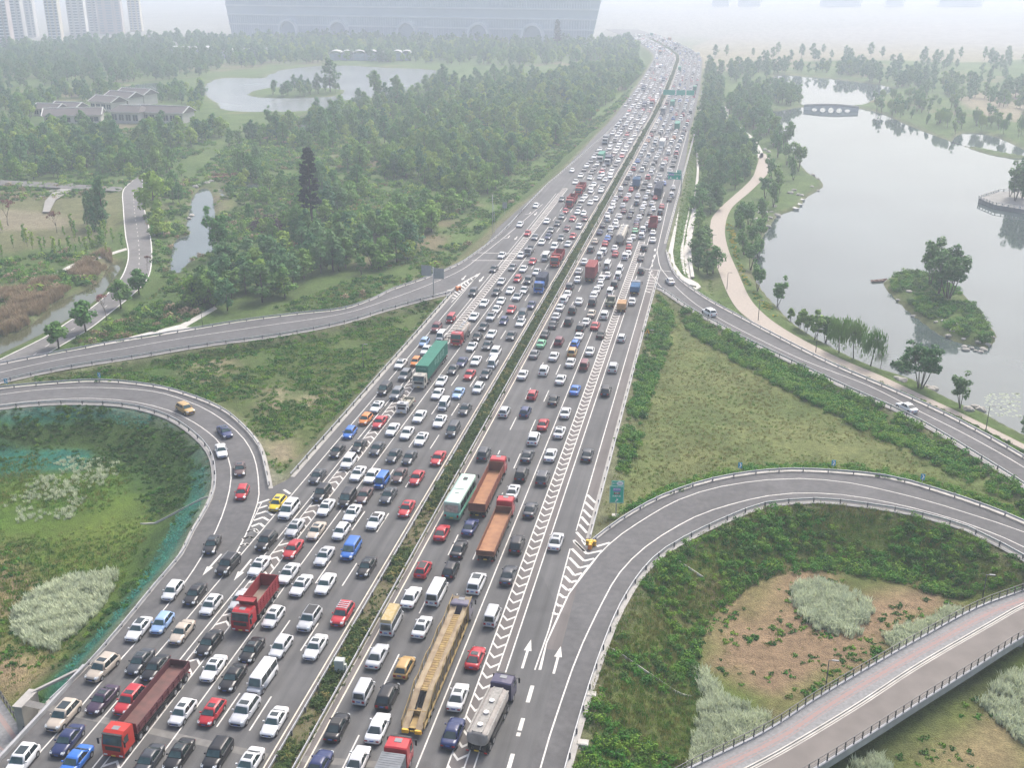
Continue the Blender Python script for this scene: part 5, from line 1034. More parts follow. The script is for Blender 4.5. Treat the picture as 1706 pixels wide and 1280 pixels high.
# drains running down the right loop slope and small white inlets
def drain(lb, a, c, za, zc):
    (x1, y1), (x2, y2) = U(*a, za), U(*c, zc); b = MB(); n = 10
    for k in range(n):
        u, v = k / n, (k + 1) / n; P0 = (x1 + (x2 - x1) * u, y1 + (y2 - y1) * u); P1 = (x1 + (x2 - x1) * v, y1 + (y2 - y1) * v)
        for d in (-.16, .16): b.bar((P0[0] + d, P0[1], hgt(*P0) + .08), (P1[0] + d, P1[1], hgt(*P1) + .08), .1, .22)
    tag(b.build('drain_channel', PALE), lb, 'drain')
drain('concrete drain running down the right loop slope, upper one', (1108, 926), (1168, 982), -.2, -4.4); drain('concrete drain running down the right loop slope, lower one', (1008, 1080), (1150, 1160), -.2, -4.4); drain('thin concrete drain down the left netted slope', (348, 830), (235, 872), -.3, -4.4)
for (px, py), lb in (((981, 1157), 'small white inlet box behind the right loop guard rail'), ((967, 1238), 'grey slab lid behind the right loop guard rail near the bottom')):
    x, y = U(px, py); b = MB(); b.box(-.55, .55, -.45, .45, -.4, .12); b.box(-.45, .45, -.35, .35, .12, .16); tag(b.build('inlet_box', PALE, None, (x + .3, y, 0)), lb, 'drain cover')
# ---- crash cushions
YELLOW = mat('yellow_plastic', (.72, .42, .03), .5, noise=.12, nscale=3); ORANGE = mat('orange_plastic', (.66, .20, .05), .5, noise=.12, nscale=3)
def cushion(px, py, lb, m):
    o = thing('crash_cushion', lb, 'crash cushion', (*U(px, py), 0.01)); o.scale = (.78, .78, .85)
    for dx, dy, r in ((-.6, .5, .38), (.6, .5, .38), (0, .6, .38), (0, -.1, .42), (0, -.95, .36)):
        b = MB(); b.tube([(dx, dy, 0), (dx, dy, .85), (dx, dy, .95)], [r, r, r * .75], 10); b.tube([(dx, dy, .55), (dx, dy, .7)], r + .015, 10, 1, False); b.build('drum', [m, DKST], o)
    b = MB(); b.add([(-.3, -1.33, .1), (.3, -1.33, .1), (.3, -1.33, .9), (-.3, -1.33, .9)], [(0, 1, 2, 3)]); b.build('marker_board', ORANGE, o)
cushion(984, 911, 'yellow crash cushion drums at the nose of the right loop gore', YELLOW); cushion(763, 483, 'orange crash cushion drums at the nose of the left gore', ORANGE)
# ---- signs
SGRN = mat('sign_green', (.010, .42, .28), .45, noise=.06, nscale=1); SWHT = mat('sign_white', (.85, .86, .85), .5, noise=.03, nscale=1); SBLU = mat('sign_blue', (.10, .33, .62), .45, noise=.05, nscale=1); SGREY = mat('sign_back', (.33, .34, .35), .6, noise=.1, nscale=2); SBRN = mat('sign_brown', (.24, .09, .06), .5, noise=.05, nscale=1); SYEL = mat('sign_yellow', (.72, .36, .03), .5, noise=.05, nscale=1); SCYAN = mat('sign_cyan_blue', (.05, .33, .50), .45, noise=.05, nscale=1); SVIO = mat('sign_violet_blue', (.20, .22, .50), .5, noise=.05, nscale=1)
def text(parent, s, size, x, z, y, m=SWHT):
    c = bpy.data.curves.new('lettering', 'FONT'); c.body = s; c.size = size; c.align_x = 'CENTER'; c.align_y = 'CENTER'; c.extrude = .004; c.materials.append(m)
    t_ = bpy.data.objects.new('lettering', c); COL.objects.link(t_); bpy.context.view_layer.update(); me = bpy.data.meshes.new_from_object(t_.evaluated_get(bpy.context.evaluated_depsgraph_get())); bpy.data.objects.remove(t_); me.name = 'lettering'; o = bpy.data.objects.new('lettering', me); COL.objects.link(o); o.parent = parent; o.location = (x, y, z); o.rotation_euler = (R(90), 0, 0); return o
def panel(parent, name, x0, x1, z0, z1, y, m, t=.06, border=True):
    b = MB(); b.box(x0, x1, y, y + t, z0, z1, 0)
    if border:
        k, w_ = .06, .05
        for q in ((x0 + k, x1 - k, z0 + k, z0 + k + w_), (x0 + k, x1 - k, z1 - k - w_, z1 - k), (x0 + k, x0 + k + w_, z0 + k + w_, z1 - k - w_), (x1 - k - w_, x1 - k, z0 + k + w_, z1 - k - w_)): b.box(q[0], q[1], y - .006, y, q[2], q[3], 1)
    return b.build(name, [m, SWHT], parent)
x, y = U(1026, 862, -1.0); g = hgt(x, y)
o = thing('exit_sign', 'tall green exit sign with white border on the grass wedge', 'road sign', (x, y, g), R(8)); o.scale = (.8, .8, .86)
b = MB(); b.tube([(0, .1, -.2), (0, .1, 6.4)], .11, 8); b.build('post', GALV, o); b = MB(); b.box(-.75, .75, -.55, .75, -.1, .18); b.build('footing', PALE, o)
panel(o, 'sign_panel', -1.35, 1.35, 2.6, 5.9, 0, SGRN); panel(o, 'exit_number_panel', -1.05, 1.35, 5.93, 6.95, 0, SGRN)
b = MB(); n = 20; b.add([(.55 + .62 * math.cos(2 * math.pi * k / n), -.012, 6.45 + .40 * math.sin(2 * math.pi * k / n)) for k in range(n)], [tuple(range(n))]); b.build('number_oval', SWHT, o)
text(o, '出口', .42, -.5, 6.45, -.02); text(o, '42A', .42, .55, 6.45, -.02, mat('sign_black', (.03, .06, .05), .5, noise=.05, nscale=1))
panel(o, 'blue_name_patch', -.72, .72, 4.88, 5.55, -.015, SVIO, .012, False); text(o, '绕城高速', .34, 0, 5.28, -.03); panel(o, 'brown_name_patch', -.55, .55, 4.28, 4.72, -.015, SBRN, .012, False); text(o, '华阳', .36, 0, 4.5, -.03); text(o, '剑南大道', .40, 0, 3.95, -.02)
b = MB(); b.add([(-.30, -.012, 2.85), (-.18, -.012, 2.78), (.12, -.012, 3.16), (.0, -.012, 3.24)], [(0, 1, 2, 3)]); b.add([(-.12, -.012, 3.36), (.24, -.012, 3.08), (.30, -.012, 3.46)], [(0, 1, 2)]); b.build('arrow', SWHT, o)
for px, py, rz, lb in ((12, 650, 8, 'first blue chevron sign outside the left loop ramp, nearest the picture edge'), (167, 640, -4, 'blue chevron sign outside the left loop ramp, nearer the road'), (1232, 790, 4, 'blue chevron sign on the right loop nearest the green exit sign'), (1387, 788, 0, 'middle blue chevron sign above the right loop guard rail'), (1535, 812, -12, 'blue chevron sign on the right loop farthest from the motorway')):
    x, y = U(px, py, -.4); o = thing('chevron_sign', lb, 'road sign', (x, y, hgt(x, y)), R(rz), 'blue chevron signs on the loop ramps')
    b = MB(); b.tube([(0, .04, -.2), (0, .04, 1.9)], .045, 6); b.build('post', GALV, o); panel(o, 'sign_plate', -.32, .32, 1.1, 2.1, 0, SCYAN, .03, False)
    b = MB(); s = 1 
    b.add([(-.17 * s, -.01, 1.2), (.02 * s, -.01, 1.2), (.24 * s, -.01, 1.6), (.05 * s, -.01, 1.6)], [(0, 1, 2, 3)]); b.add([(.05 * s, -.01, 1.6), (.24 * s, -.01, 1.6), (.02 * s, -.01, 2.0), (-.17 * s, -.01, 2.0)], [(0, 1, 2, 3)]); b.build('arrow', SWHT, o)
x, y = U(1078, 567, -.5); o = thing('warning_sign', 'yellow triangular warning sign in the verge beside the outbound guard rail', 'road sign', (x, y, hgt(x, y))); b = MB(); b.tube([(0, .04, -.2), (0, .04, 2)], .05, 6); b.build('post', GALV, o)
b = MB(); b.add([(-.62, 0, 1.4), (.62, 0, 1.4), (0, 0, 2.5), (-.62, .04, 1.4), (.62, .04, 1.4), (0, .04, 2.5)], [(0, 1, 2), (5, 4, 3), (0, 3, 4, 1), (1, 4, 5, 2), (2, 5, 3, 0)]); b.add([(-.1, -.008, 1.55), (.1, -.008, 1.55), (.07, -.008, 2.1), (-.07, -.008, 2.1)], [(0, 1, 2, 3)], 1); b.build('sign_plate', [SYEL, DKST], o)
# overhead signs
x, y = U(1134, 326); o = thing('overhead_sign', 'green overhead direction sign on a cantilever beside the outbound lanes', 'road sign', (x, y, 0)); b = MB(); b.tube([(0, .3, -.5), (0, .3, 8.4)], .2, 8); b.build('post', GALV, o); b = MB()
for z in (6.3, 7.6): b.bar((0, .3, z), (-9.5, .3, z), .16)
b.build('arm', GALV, o); panel(o, 'sign_panel', -4.9, -.25, 5.75, 8.3, 0, SGRN); panel(o, 'blue_name_patch', -4.6, -2.8, 7.1, 8.0, -.012, SVIO, .01, False); panel(o, 'exit_number_panel', -1.8, -.25, 8.32, 9.2, 0, SGRN)
text(o, '绕城高速', .55, -3.7, 7.5, -.03); text(o, '剑南大道', .58, -1.5, 7.55, -.03); text(o, '1', .8, -3.7, 6.3, -.03); text(o, '42A', .55, -1.0, 8.75, -.03); b = MB()
for xx in (-3.9, -1.6): b.add([(xx - .35, -.012, 6.1), (xx + .35, -.012, 6.1), (xx, -.012, 6.7)], [(0, 1, 2)])
b.build('arrow', SWHT, o)
y = 672; o = thing('sign_gantry', 'far green overhead gantry sign above the dense outbound queue', 'road sign', (bend(y), y, 0)); b = MB(); b.tube([(30, .3, 0), (30, .3, 8.6)], .22, 6); b.tube([(6, .3, 0), (6, .3, 8.6)], .22, 6); b.build('post', GALV, o); b = MB()
for z in (6.2, 8.2): b.bar((6, .3, z), (30, .3, z), .2)
b.build('beam', GALV, o); panel(o, 'sign_panel', 7.5, 14.5, 5.6, 8.6, 0, SGRN); panel(o, 'sign_panel', 15.3, 20.5, 5.6, 8.6, 0, SGRN); panel(o, 'sign_panel', 21.2, 26, 5.6, 8.6, 0, SGRN)
x, y = U(722.7, 499, -.5); o = thing('road_sign_back', 'pair of grey sign backs on one pole beside the left gore', 'road sign', (x, y, hgt(x, y))); b = MB(); b.tube([(0, 0, -.3), (0, 0, 8)], .13, 8); b.bar((-2.6, 0, 6.0), (2.6, 0, 6.0), .1); b.bar((-2.6, 0, 7.4), (2.6, 0, 7.4), .1); b.build('post', GALV, o)
panel(o, 'sign_panel', -2.95, -.35, 5.6, 8.3, -.12, SGREY, .05, False); panel(o, 'sign_panel', .2, 2.8, 5.0, 7.7, -.12, SGREY, .05, False)
x, y = U(821, 392, -.8); o = thing('mast', 'thin double pole mast on the verge of the left slip road', 'pole', (x, y, hgt(x, y))); b = MB(); b.tube([(0, 0, -.3), (0, 0, 12)], .09, 6); b.tube([(.9, 0, -.3), (.3, 0, 9)], .06, 5); b.build('pole', GALV, o)
x, y = U(841, 352, -.8); o = thing('road_sign_back', 'small grey sign back on a pole by the far slip road', 'road sign', (x, y, hgt(x, y))); b = MB(); b.tube([(0, 0, -.3), (0, 0, 4.5)], .08, 6); b.build('post', GALV, o); panel(o, 'sign_panel', -.8, .8, 2.4, 4.5, -.12, SGREY, .05, False)
# ---- lamps
def lamp(px, py, h, lb, z=None, rz=0, grp=None, zlev=-4.3):
    if z is None: x, y = U(px, py, PZ); z = hgt(x, y)
    else: x, y = U(px, py, z)
    o = thing('street_lamp', lb, 'street lamp', (x, y, z), rz, grp); b = MB(); b.tube([(0, 0, -.1), (0, 0, h * .5), (0, 0, h)], [.09, .075, .055], 6); b.build('pole', DKST, o)
    b = MB(); b.bar((0, 0, h), (.55, 0, h + .06), .06); b.box(.35, 1.1, -.13, .13, h + .02, h + .12); b.build('lamp_head', mat('lamp_head', (.16, .165, .17), .5, noise=.1, nscale=3), o)
lamp(1374, 1160, 5.6, 'dark street lamp standing behind the footbridge railing, nearer the bottom'); lamp(1636, 1002, 4.2, 'dark street lamp at the upper end of the footbridge deck')
for px, py, h, lb in ((1186, 413, 4.2, 'path lamp at the sharpest bend of the lake walk'), (1197, 447, 4.6, 'second path lamp up the lake walk from the slip road'), (1211, 482, 4.7, 'path lamp on the lake walk above the passing silver sedan'), (1263, 534, 5.2, 'path lamp beside the row of young lake trees'), (1359, 587, 5.6, 'path lamp beside the tall willows on the lake walk'), (1642, 719, 5.2, 'path lamp on the bank near the lily pads')): lamp(px, py, h, lb, None, 0, 'path lamps along the lake walk')
lamp(607, 640, 5.4, 'thin lamp with a pale base on the left grass wedge'); lamp(1079, 590, 2.0, 'low lamp on the verge beside the outbound guard rail'); lamp(338, 548, 4.6, 'lamp beside the pale footpath in the left park')
# ---- median cabinet
x, y = U(567, 1122); o = thing('utility_cabinet', 'grey steel cabinet standing in the median strip', 'cabinet', (x, y, .1), R(4)); CAB = mat('cabinet_grey', (.40, .43, .40), .5, noise=.08, nscale=2)
b = MB(); b.box(-.55, .55, -.4, .4, .12, 1.75); b.build('case', CAB, o); b = MB(); b.box(-.6, .6, -.46, .46, 1.75, 1.84, 0, .06, .06); b.build('lid', CAB, o); b = MB(); b.box(-.6, .6, -.45, .45, -.1, .12); b.build('plinth', PALE, o); b = MB(); b.box(.01, .5, -.42, -.402, .2, 1.68); b.build('door', CAB, o); b = MB(); b.box(.56, .8, -.2, .2, .12, 1.2); b.build('side_box', CAB, o)
# ---- pale verge, ditch along the right slip road, apron
vg = MB()
def patch(name, px, z, m, lift=.05):
    q = UL(px, z); sheet(name, q, z + lift, m, .4)
patch('pale_verge', [(1138, 240), (1140, 240), (1140.5, 282), (1134, 330), (1127, 380), (1121, 420), (1124, 440), (1136, 458), (1160, 477), (1148, 474), (1130, 462), (1118, 441), (1113.5, 420), (1121, 375), (1130, 320), (1137, 280)], -.3, PALE)
for nm, off in (('ditch', 0),):
    ds = spline(UL([(1148, 205), (1153, 235), (1157, 260), (1157, 290), (1153, 327), (1150, 360), (1143, 400), (1142, 430), (1146, 462)], -2), 4); b = MB(); rail_profile(b, offset_line(ds, -1.3), -2.3, .5, .9); rail_profile(b, offset_line(ds, 1.0), -2.3, .5, .9); rail_profile(b, offset_line(ds, 0), -2.6, .3, 2.2); tag(b.build('ditch', PALE), kind='structure')
patch('ditch_apron', [(1141, 462), (1152, 466), (1163, 472), (1168, 478), (1158, 484), (1148, 478), (1140, 470)], -1.2, PALE)
# ---- lake terrace, boat, bridge, landing steps
o = thing('stone_terrace', 'stone lakeside terrace with balustrade at the right edge of the lake', 'terrace', (0, 0, 0)); STN = mat('grey_stone', (.30, .29, .27), .9, noise=.2, nscale=.5); STNW = mat('pale_stone', (.46, .45, .42), .9, noise=.2, nscale=.5)
tz = LQ + 1.5; b = MB(); tri = terrace; n = len(tri); b.add([(x, y, tz) for x, y in tri] + [(x, y, LQ - 1) for x, y in tri], [tuple(range(n))[::-1], *[(i, (i + 1) % n, n + (i + 1) % n, n + i) for i in range(n)]]); b.build('platform', mat('terrace_floor', (.22, .215, .20), .9, noise=.2, nscale=.5), o)
bl = MB(); cl = tri + [tri[0]]; rail_profile(bl, cl, tz + .75, .15, .25); bl.build('handrail', STNW, o); pm = MB(); pm.box(-.16, .16, -.16, .16, 0, .95); me = pm.mesh('baluster', STNW)
for x, y, a in walk(cl, 2.2, .3): link('baluster', me, o, (x, y, tz), a)
x, y = U(1464, 469, LQ); o = thing('rowing_boat', 'small wooden rowing boat moored at the tip of the island', 'boat', (x, y, LQ - .05), R(-62)); WOOD = mat('boat_wood', (.20, .09, .06), .7, noise=.2, nscale=4)
b = MB(); st = [(-2.4, .45, .18), (-1.4, .72, .1), (0, .8, .08), (1.4, .62, .12), (2.3, .2, .3), (2.6, .03, .45)]; rg = []
for yy, w_, z_ in st: rg.append([Vector((-w_, yy, z_ + .38)), Vector((-w_ * .7, yy, z_)), Vector((0, yy, z_ - .06)), Vector((w_ * .7, yy, z_)), Vector((w_, yy, z_ + .38)), Vector((w_ * .88, yy, z_ + .38)), Vector((w_ * .6, yy, z_ + .08)), Vector((-w_ * .6, yy, z_ + .08)), Vector((-w_ * .88, yy, z_ + .38))])
b.loft(rg, 0, True, False); b.build('hull', WOOD, o)
for yy in (-1.4, .1, 1.3): b = MB(); b.box(-.6, .6, yy - .15, yy + .15, .34, .39); b.build('thwart', mat('pale_wood', (.38, .30, .24), .8, noise=.2, nscale=4), o)
(x0, y0), (x1, y1) = U(1339, 182, LQ), U(1430, 185, LQ); Lb = math.hypot(x1 - x0, y1 - y0); o = thing('stone_bridge', 'pale stone bridge with five arches across the neck of the lake', 'bridge', (x0, y0, LQ), math.atan2(y1 - y0, x1 - x0))
b = MB(); n = 110; top = lambda t: 1.9 + .95 * math.sin(math.pi * t) ** 1.0
def arch(t):
    u = (t * Lb - 4) / ((Lb - 8) / 5); i = math.floor(u); 
    if i < 0 or i > 4: return -1
    q = u - i - .5; rr = .36; s_ = (.8, 1.05, 1.25, 1.05, .8)[int(i)]
    return -1 if abs(q) > rr else 1.75 * s_ * math.sqrt(1 - (q / rr) ** 2) * .85
for i in range(n):
    t0, t1 = i / n, (i + 1) / n; za, zb_ = arch(t0), arch(t1); xa, xb = t0 * Lb, t1 * Lb
    for yy, s_ in ((-2.2, 1), (2.2, -1)): b.add([(xa, yy, za), (xb, yy, zb_), (xb, yy, top(t1)), (xa, yy, top(t0))], [(0, 1, 2, 3)[::s_]])
    b.add([(xa, -2.2, za), (xb, -2.2, zb_), (xb, 2.2, zb_), (xa, 2.2, za)], [(3, 2, 1, 0)]); b.add([(xa, -2.2, top(t0)), (xb, -2.2, top(t1)), (xb, 2.2, top(t1)), (xa, 2.2, top(t0))], [(0, 1, 2, 3)])
b.build('arches', mat('bridge_stone', (.60, .59, .56), .9, noise=.12, nscale=.4), o)
for yy in (-2.1, 2.1):
    b = MB(); 
    for i in range(22): t0, t1 = i / 22, (i + 1) / 22; b.bar((t0 * Lb, yy, top(t0) + .45), (t1 * Lb, yy, top(t1) + .45), .25, .9)
    b.build('parapet', STN, o)
for k, (a, c, lb) in enumerate((((1297, 336), (1328, 349), 'long stone landing strip nearest the rocks'), ((1300, 329), (1334, 342), 'middle stone landing strip on the lake shore'), ((1303, 322), (1338, 334), 'farthest of the three stone landing strips'))):
    (x1, y1), (x2, y2) = U(*a, LQ + .5), U(*c, LQ + .3); b = MB(); b.bar((0, 0, 0), (x2 - x1, y2 - y1, -.1), 1.6, .6); tag(b.build('stone_landing', mat('pale_stone', (0, 0, 0)), None, (x1, y1, LQ + .45)), lb, 'landing', 'stone landing strips')
# rocks
def rock_mesh(seed):
    r_ = random.Random(seed); bm = bmesh.new(); bmesh.ops.create_icosphere(bm, subdivisions=2, radius=1)
    for v in bm.verts:
        k = 1 + .35 * (float(vnoise(v.co.x * 3 + seed * 7, v.co.y * 3 + v.co.z * 5, 1.6, seed)) - .5) + r_.uniform(-.05, .05); v.co = Vector((v.co.x * k * 1.2, v.co.y * k, v.co.z * k * .62))
    me = bpy.data.meshes.new('rock'); bm.to_mesh(me); bm.free(); me.materials.append(mat('shore_rock', (.40, .375, .34), .9, col2=(.24, .225, .20), nscale=1.3, bump=.5, bscale=3, rand=.15)); return me
RK = [rock_mesh(i) for i in range(5)]
def rock(px, py, s, lb, grp, z=LQ + .3):
    x, y = U(px, py, z); o = link('rock', RK[rnd.randrange(5)], None, (x, y, max(hgt(x, y), LQ) + .1 * s), rnd.uniform(0, 6)); o.scale = (s, s, s * rnd.uniform(.8, 1.2)); tag(o, lb, 'rock', grp)
ISL = Zm(1440, 380, 5.817, [(430, 650), (330, 690), (520, 775), (575, 790), (480, 835), (560, 835), (650, 825), (690, 930), (755, 935), (880, 975), (850, 1020), (815, 1040), (960, 1080), (975, 1130), (985, 1160), (1040, 1145), (1080, 1170), (1100, 1110), (1150, 1150), (1170, 1160), (1185, 1080), (1250, 1050), (1130, 1180), (1200, 1120)])
for i, (px, py) in enumerate(sorted(ISL)): rock(px, py, rnd.uniform(.45, .85), f'pale boulder on the island, {ordinal(i + 1)} from the moored boat', 'boulders round the island', LQ + .6)
for i, (px, py) in enumerate(sorted(Zm(1160, 240, 6.4, [(650, 700), (720, 690), (740, 720), (830, 690), (680, 760), (730, 760), (640, 830), (700, 830), (750, 830), (790, 800), (860, 760), (800, 740), (770, 880), (1040, 510), (1000, 540), (1090, 560), (1120, 560), (1240, 330), (1290, 380), (1230, 470), (1300, 490), (700, 870), (870, 400), (730, 90), (770, 110)]), key=lambda q: -q[1])): rock(px, py, rnd.uniform(.6, 1.3), f'pale boulder on the far lake shore, {ordinal(i + 1)} from the near end', 'boulders on the lake shore')
for i, (px, py) in enumerate(((1494, 636), (1502, 640), (1546, 643), (1552, 650), (1556, 646), (1626, 676), (1634, 682), (1612, 688))): rock(px, py, rnd.uniform(.6, 1.1), f'pale boulder on the near bank, {ordinal(i + 1)} from the willows', 'boulders on the near bank')
for i, (px, py) in enumerate(((313, 363), (319, 358), (345, 308), (352, 305), (326, 314), (331, 311), (338, 309), (372, 296))): rock(px, py, rnd.uniform(.7, 1.2), f'pale stepping stone of the park pond, {ordinal(i + 1)} from the pond bottom', 'stones by the park pond')
for px, py in ((1560, 470), (1565, 476)): pass
# ---- park houses with grey tiled roofs
TILE = mat('grey_roof_tiles', (.125, .11, .105), .9, noise=.15, nscale=.8); WALL = mat('pale_plaster', (.52, .50, .46), .9, noise=.08, nscale=.3); WIN = mat('dark_window', (.05, .065, .075), .15, noise=.2, nscale=.4); RIDGE = mat('white_coping', (.62, .61, .58), .8, noise=.1, nscale=.5)
def house(px, py, L, W_, H_, rz, lb, hip=False, wins=4):
    x, y = U(px, py, -4.6); z = hgt(x, y); o = thing('tiled_house', lb, 'house', (x, y, z - .3), R(rz)); w = W_ / 2; l = L / 2
    b = MB(); b.box(-l, l, -w, w, 0, H_); b.build('wall', WALL, o)
    b = MB(); e = .9; rh = W_ * .26; k = 3.0 if hip else 0
    b.add([(-l - e, -w - e, H_ + .02), (l + e, -w - e, H_ + .02), (l + e, w + e, H_ + .02), (-l - e, w + e, H_ + .02), (-l - e + k, 0, H_ + rh), (l + e - k, 0, H_ + rh)], [(0, 1, 5, 4), (2, 3, 4, 5), (1, 2, 5), (3, 0, 4), (3, 2, 1, 0)]); ro = b.build('roof', TILE, o)
    b = MB(); b.bar((-l - e + k, 0, H_ + rh + .1), (l + e - k, 0, H_ + rh + .1), .5, .4)
    if not hip:
        for s in (-1, 1):
            for t in (-1, 1): b.bar((s * (l + e), t * (w + e), H_ + .15), (s * (l + e), 0, H_ + rh + .15), .5, .4)
    b.build('ridge', RIDGE, ro); b = MB(); b.box(-l - e, l + e, -w - e - .06, -w - e, H_ - .25, H_ + .0); b.build('eaves_board', RIDGE, ro)
    wm = MB(); wm.box(-.5 * L / wins * .7, .5 * L / wins * .7, -.06, 0, 0, H_ * .5); me = wm.mesh('window', WIN); fm = MB(); q = L / wins * .35
    fm.box(-.06, .06, -.1, -.062, 0, H_ * .5); fm.box(-q, q, -.1, -.062, -.12, 0); mf = fm.mesh('window_frame', RIDGE)
    for i in range(wins): wo = link('window', me, o, (-l + (i + .5) * L / wins, -w, H_ * .28)); link('window_frame', mf, wo)
for a in ((85, 190, 16, 10, 4.5, -6, 'leftmost tiled house of the park pavilion group'), (117, 188, 18, 10, 4.5, -10, 'tiled house with white gable coping beside the leftmost one'), (125, 203, 30, 13, 5, 22, 'long low tiled wing running across the front of the pavilion group'), (182, 183, 18, 12, 5.5, -18, 'gabled tiled house in the middle of the pavilion group'), (208, 177, 20, 12, 6, -16, 'second gabled tiled house rising behind the middle'), (230, 173, 22, 12, 6.5, -14, 'rearmost gabled tiled house of the pavilion group'), (220, 203, 18, 12, 6.5, -6, 'square windowed pavilion with a hipped roof among the tiled houses', True), (276, 203, 30, 12, 6, -5, 'long two storey tiled wing at the right of the pavilion group', False, 7)): house(*a)
# ---- far pale pavilions with white roofs
WHT = mat('white_steel', (.42, .42, .42), .6, noise=.06, nscale=.2); GLZ = mat('pale_glass', (.36, .42, .46), .3, noise=.15, nscale=.2)
for px, py, L, lb in ((317, 92, 42, 'leftmost far white pavilion among the distant trees'), (411, 96, 46, 'far white pavilion with a canopy left of the park lake head'), (590, 99, 44, 'far white framed hall at the head of the park lake'), (655, 99, 34, 'small far stepped white hall right of the framed hall')):
    x, y = U(px, py, -4.6); o = thing('white_pavilion', lb, 'building', (x, y, hgt(x, y)), R(14)); b = MB(); b.box(-L / 2, L / 2, -7, 7, 0, 6); b.build('wall', GLZ, o)
    n = 4
    for k in range(n):
        q = -L / 2 + (k + .5) * L / n; w_ = L / n / 2 + .4; b = MB(); b.loft([[Vector((q + w_ * math.cos(a_), yy, 6 + 3 * math.sin(a_))) for a_ in [math.pi * j / 8 for j in range(9)]] for yy in (-8, 8)], 0, False, False, False); b.build('roof_vault', WHT, o)
    b = MB()
    for k in range(n + 1): b.box(-L / 2 + k * L / n - .3, -L / 2 + k * L / n + .3, -8, -7.4, 0, 6)
    b.box(-L / 2, L / 2, -7.2, -7, 2.8, 3.3); b.build('frame', WHT, o)
# ---- the vast glass hall behind the park
xa, ya = U(387, 62, -4.6); xb, yb = U(984, 76, -4.6); Lg = math.hypot(xb - xa, yb - ya); o = thing('glass_hall', 'vast pale glass hall with white bands and arched portals behind the park', 'building', (xa, ya, -4.6), math.atan2(yb - ya, xb - xa))
HG = mat('hazy_blue_glass', (.56, .59, .62), .35, noise=.06, nscale=.02); HB = mat('hall_band', (.74, .75, .76), .6, noise=.04, nscale=.05); Hh = 98  # hall glass paled for distance, haze put into its colour
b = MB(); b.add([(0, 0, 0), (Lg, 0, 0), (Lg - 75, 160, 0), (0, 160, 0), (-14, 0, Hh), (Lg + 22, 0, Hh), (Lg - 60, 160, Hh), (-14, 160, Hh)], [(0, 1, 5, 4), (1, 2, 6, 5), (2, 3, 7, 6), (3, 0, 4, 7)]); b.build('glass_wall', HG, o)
b = MB(); ring = []
for k in range(25):
    t = k / 24; ring.append((-16 + (Lg + 40) * t, Hh + 14 * abs(math.sin(math.pi * t * 1.5)) ** 1.3 if False else Hh + 9 * (1 - math.cos(2 * math.pi * t)) / 2))
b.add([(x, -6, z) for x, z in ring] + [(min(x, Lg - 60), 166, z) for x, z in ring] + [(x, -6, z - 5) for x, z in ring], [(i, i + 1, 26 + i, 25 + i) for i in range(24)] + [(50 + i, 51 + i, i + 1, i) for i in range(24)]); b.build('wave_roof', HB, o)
for z, t in ((15.5, 1.6), (26.5, 1.6), (37, 1.7), (50, .8), (63, .8), (76, .8), (88, 1.2)):
    f = z / Hh; b = MB(); b.box(-14 * f - .4, Lg + 22 * f + .4, -1.2, -.02, z, z + t); b.build('band', HB, o)
fins = MB()
for k in range(150):
    q = (k + .5) / 150; fins.box(q * Lg - .22, q * Lg + .22, -.7, -.05, 38.8, Hh - 12); fins.box(q * Lg - .2, q * Lg + .2, -.6, -.05, 2, 26)
fins.build('fins', mat('fin_grey', (.58, .61, .64), .5, noise=.05, nscale=.05), o)['kind'] = 'stuff'
for px in (473, 568, 693, 818, 909):
    t = (U(px, 66, -4.6)[0] - xa) / (xb - xa) * Lg; p = MB(); r0, r1 = 10.5, 13.2; A_ = [math.pi * j / 14 for j in range(15)]
    for yy0, yy1 in ((-6, 0),):
        out = [Vector((t - r1, 0, 0))] + [Vector((t - r1 * math.cos(a_), 0, 10 + r1 * math.sin(a_))) for a_ in A_] + [Vector((t + r1, 0, 0))]; inn = [Vector((t - r0, 0, 0))] + [Vector((t - r0 * math.cos(a_), 0, 10 + r0 * math.sin(a_))) for a_ in A_] + [Vector((t + r0, 0, 0))]
        n = len(out); p.add([v + Vector((0, yy, 0)) for q, yy in ((inn, -6), (out, -6), (out, -.05), (inn, -.05)) for v in q], [(i + k * n, i + 1 + k * n, i + 1 + ((k + 1) % 4) * n, i + ((k + 1) % 4) * n) for k in range(4) for i in range(n - 1)])
    pp_ = p.build('portal', HB, o); g = MB(); g.add([v + Vector((0, -2, 0)) for v in inn], [tuple(range(len(inn)))]); g.build('portal_glass', mat('portal_glass', (.40, .45, .50), .3, noise=.08, nscale=.05), pp_)
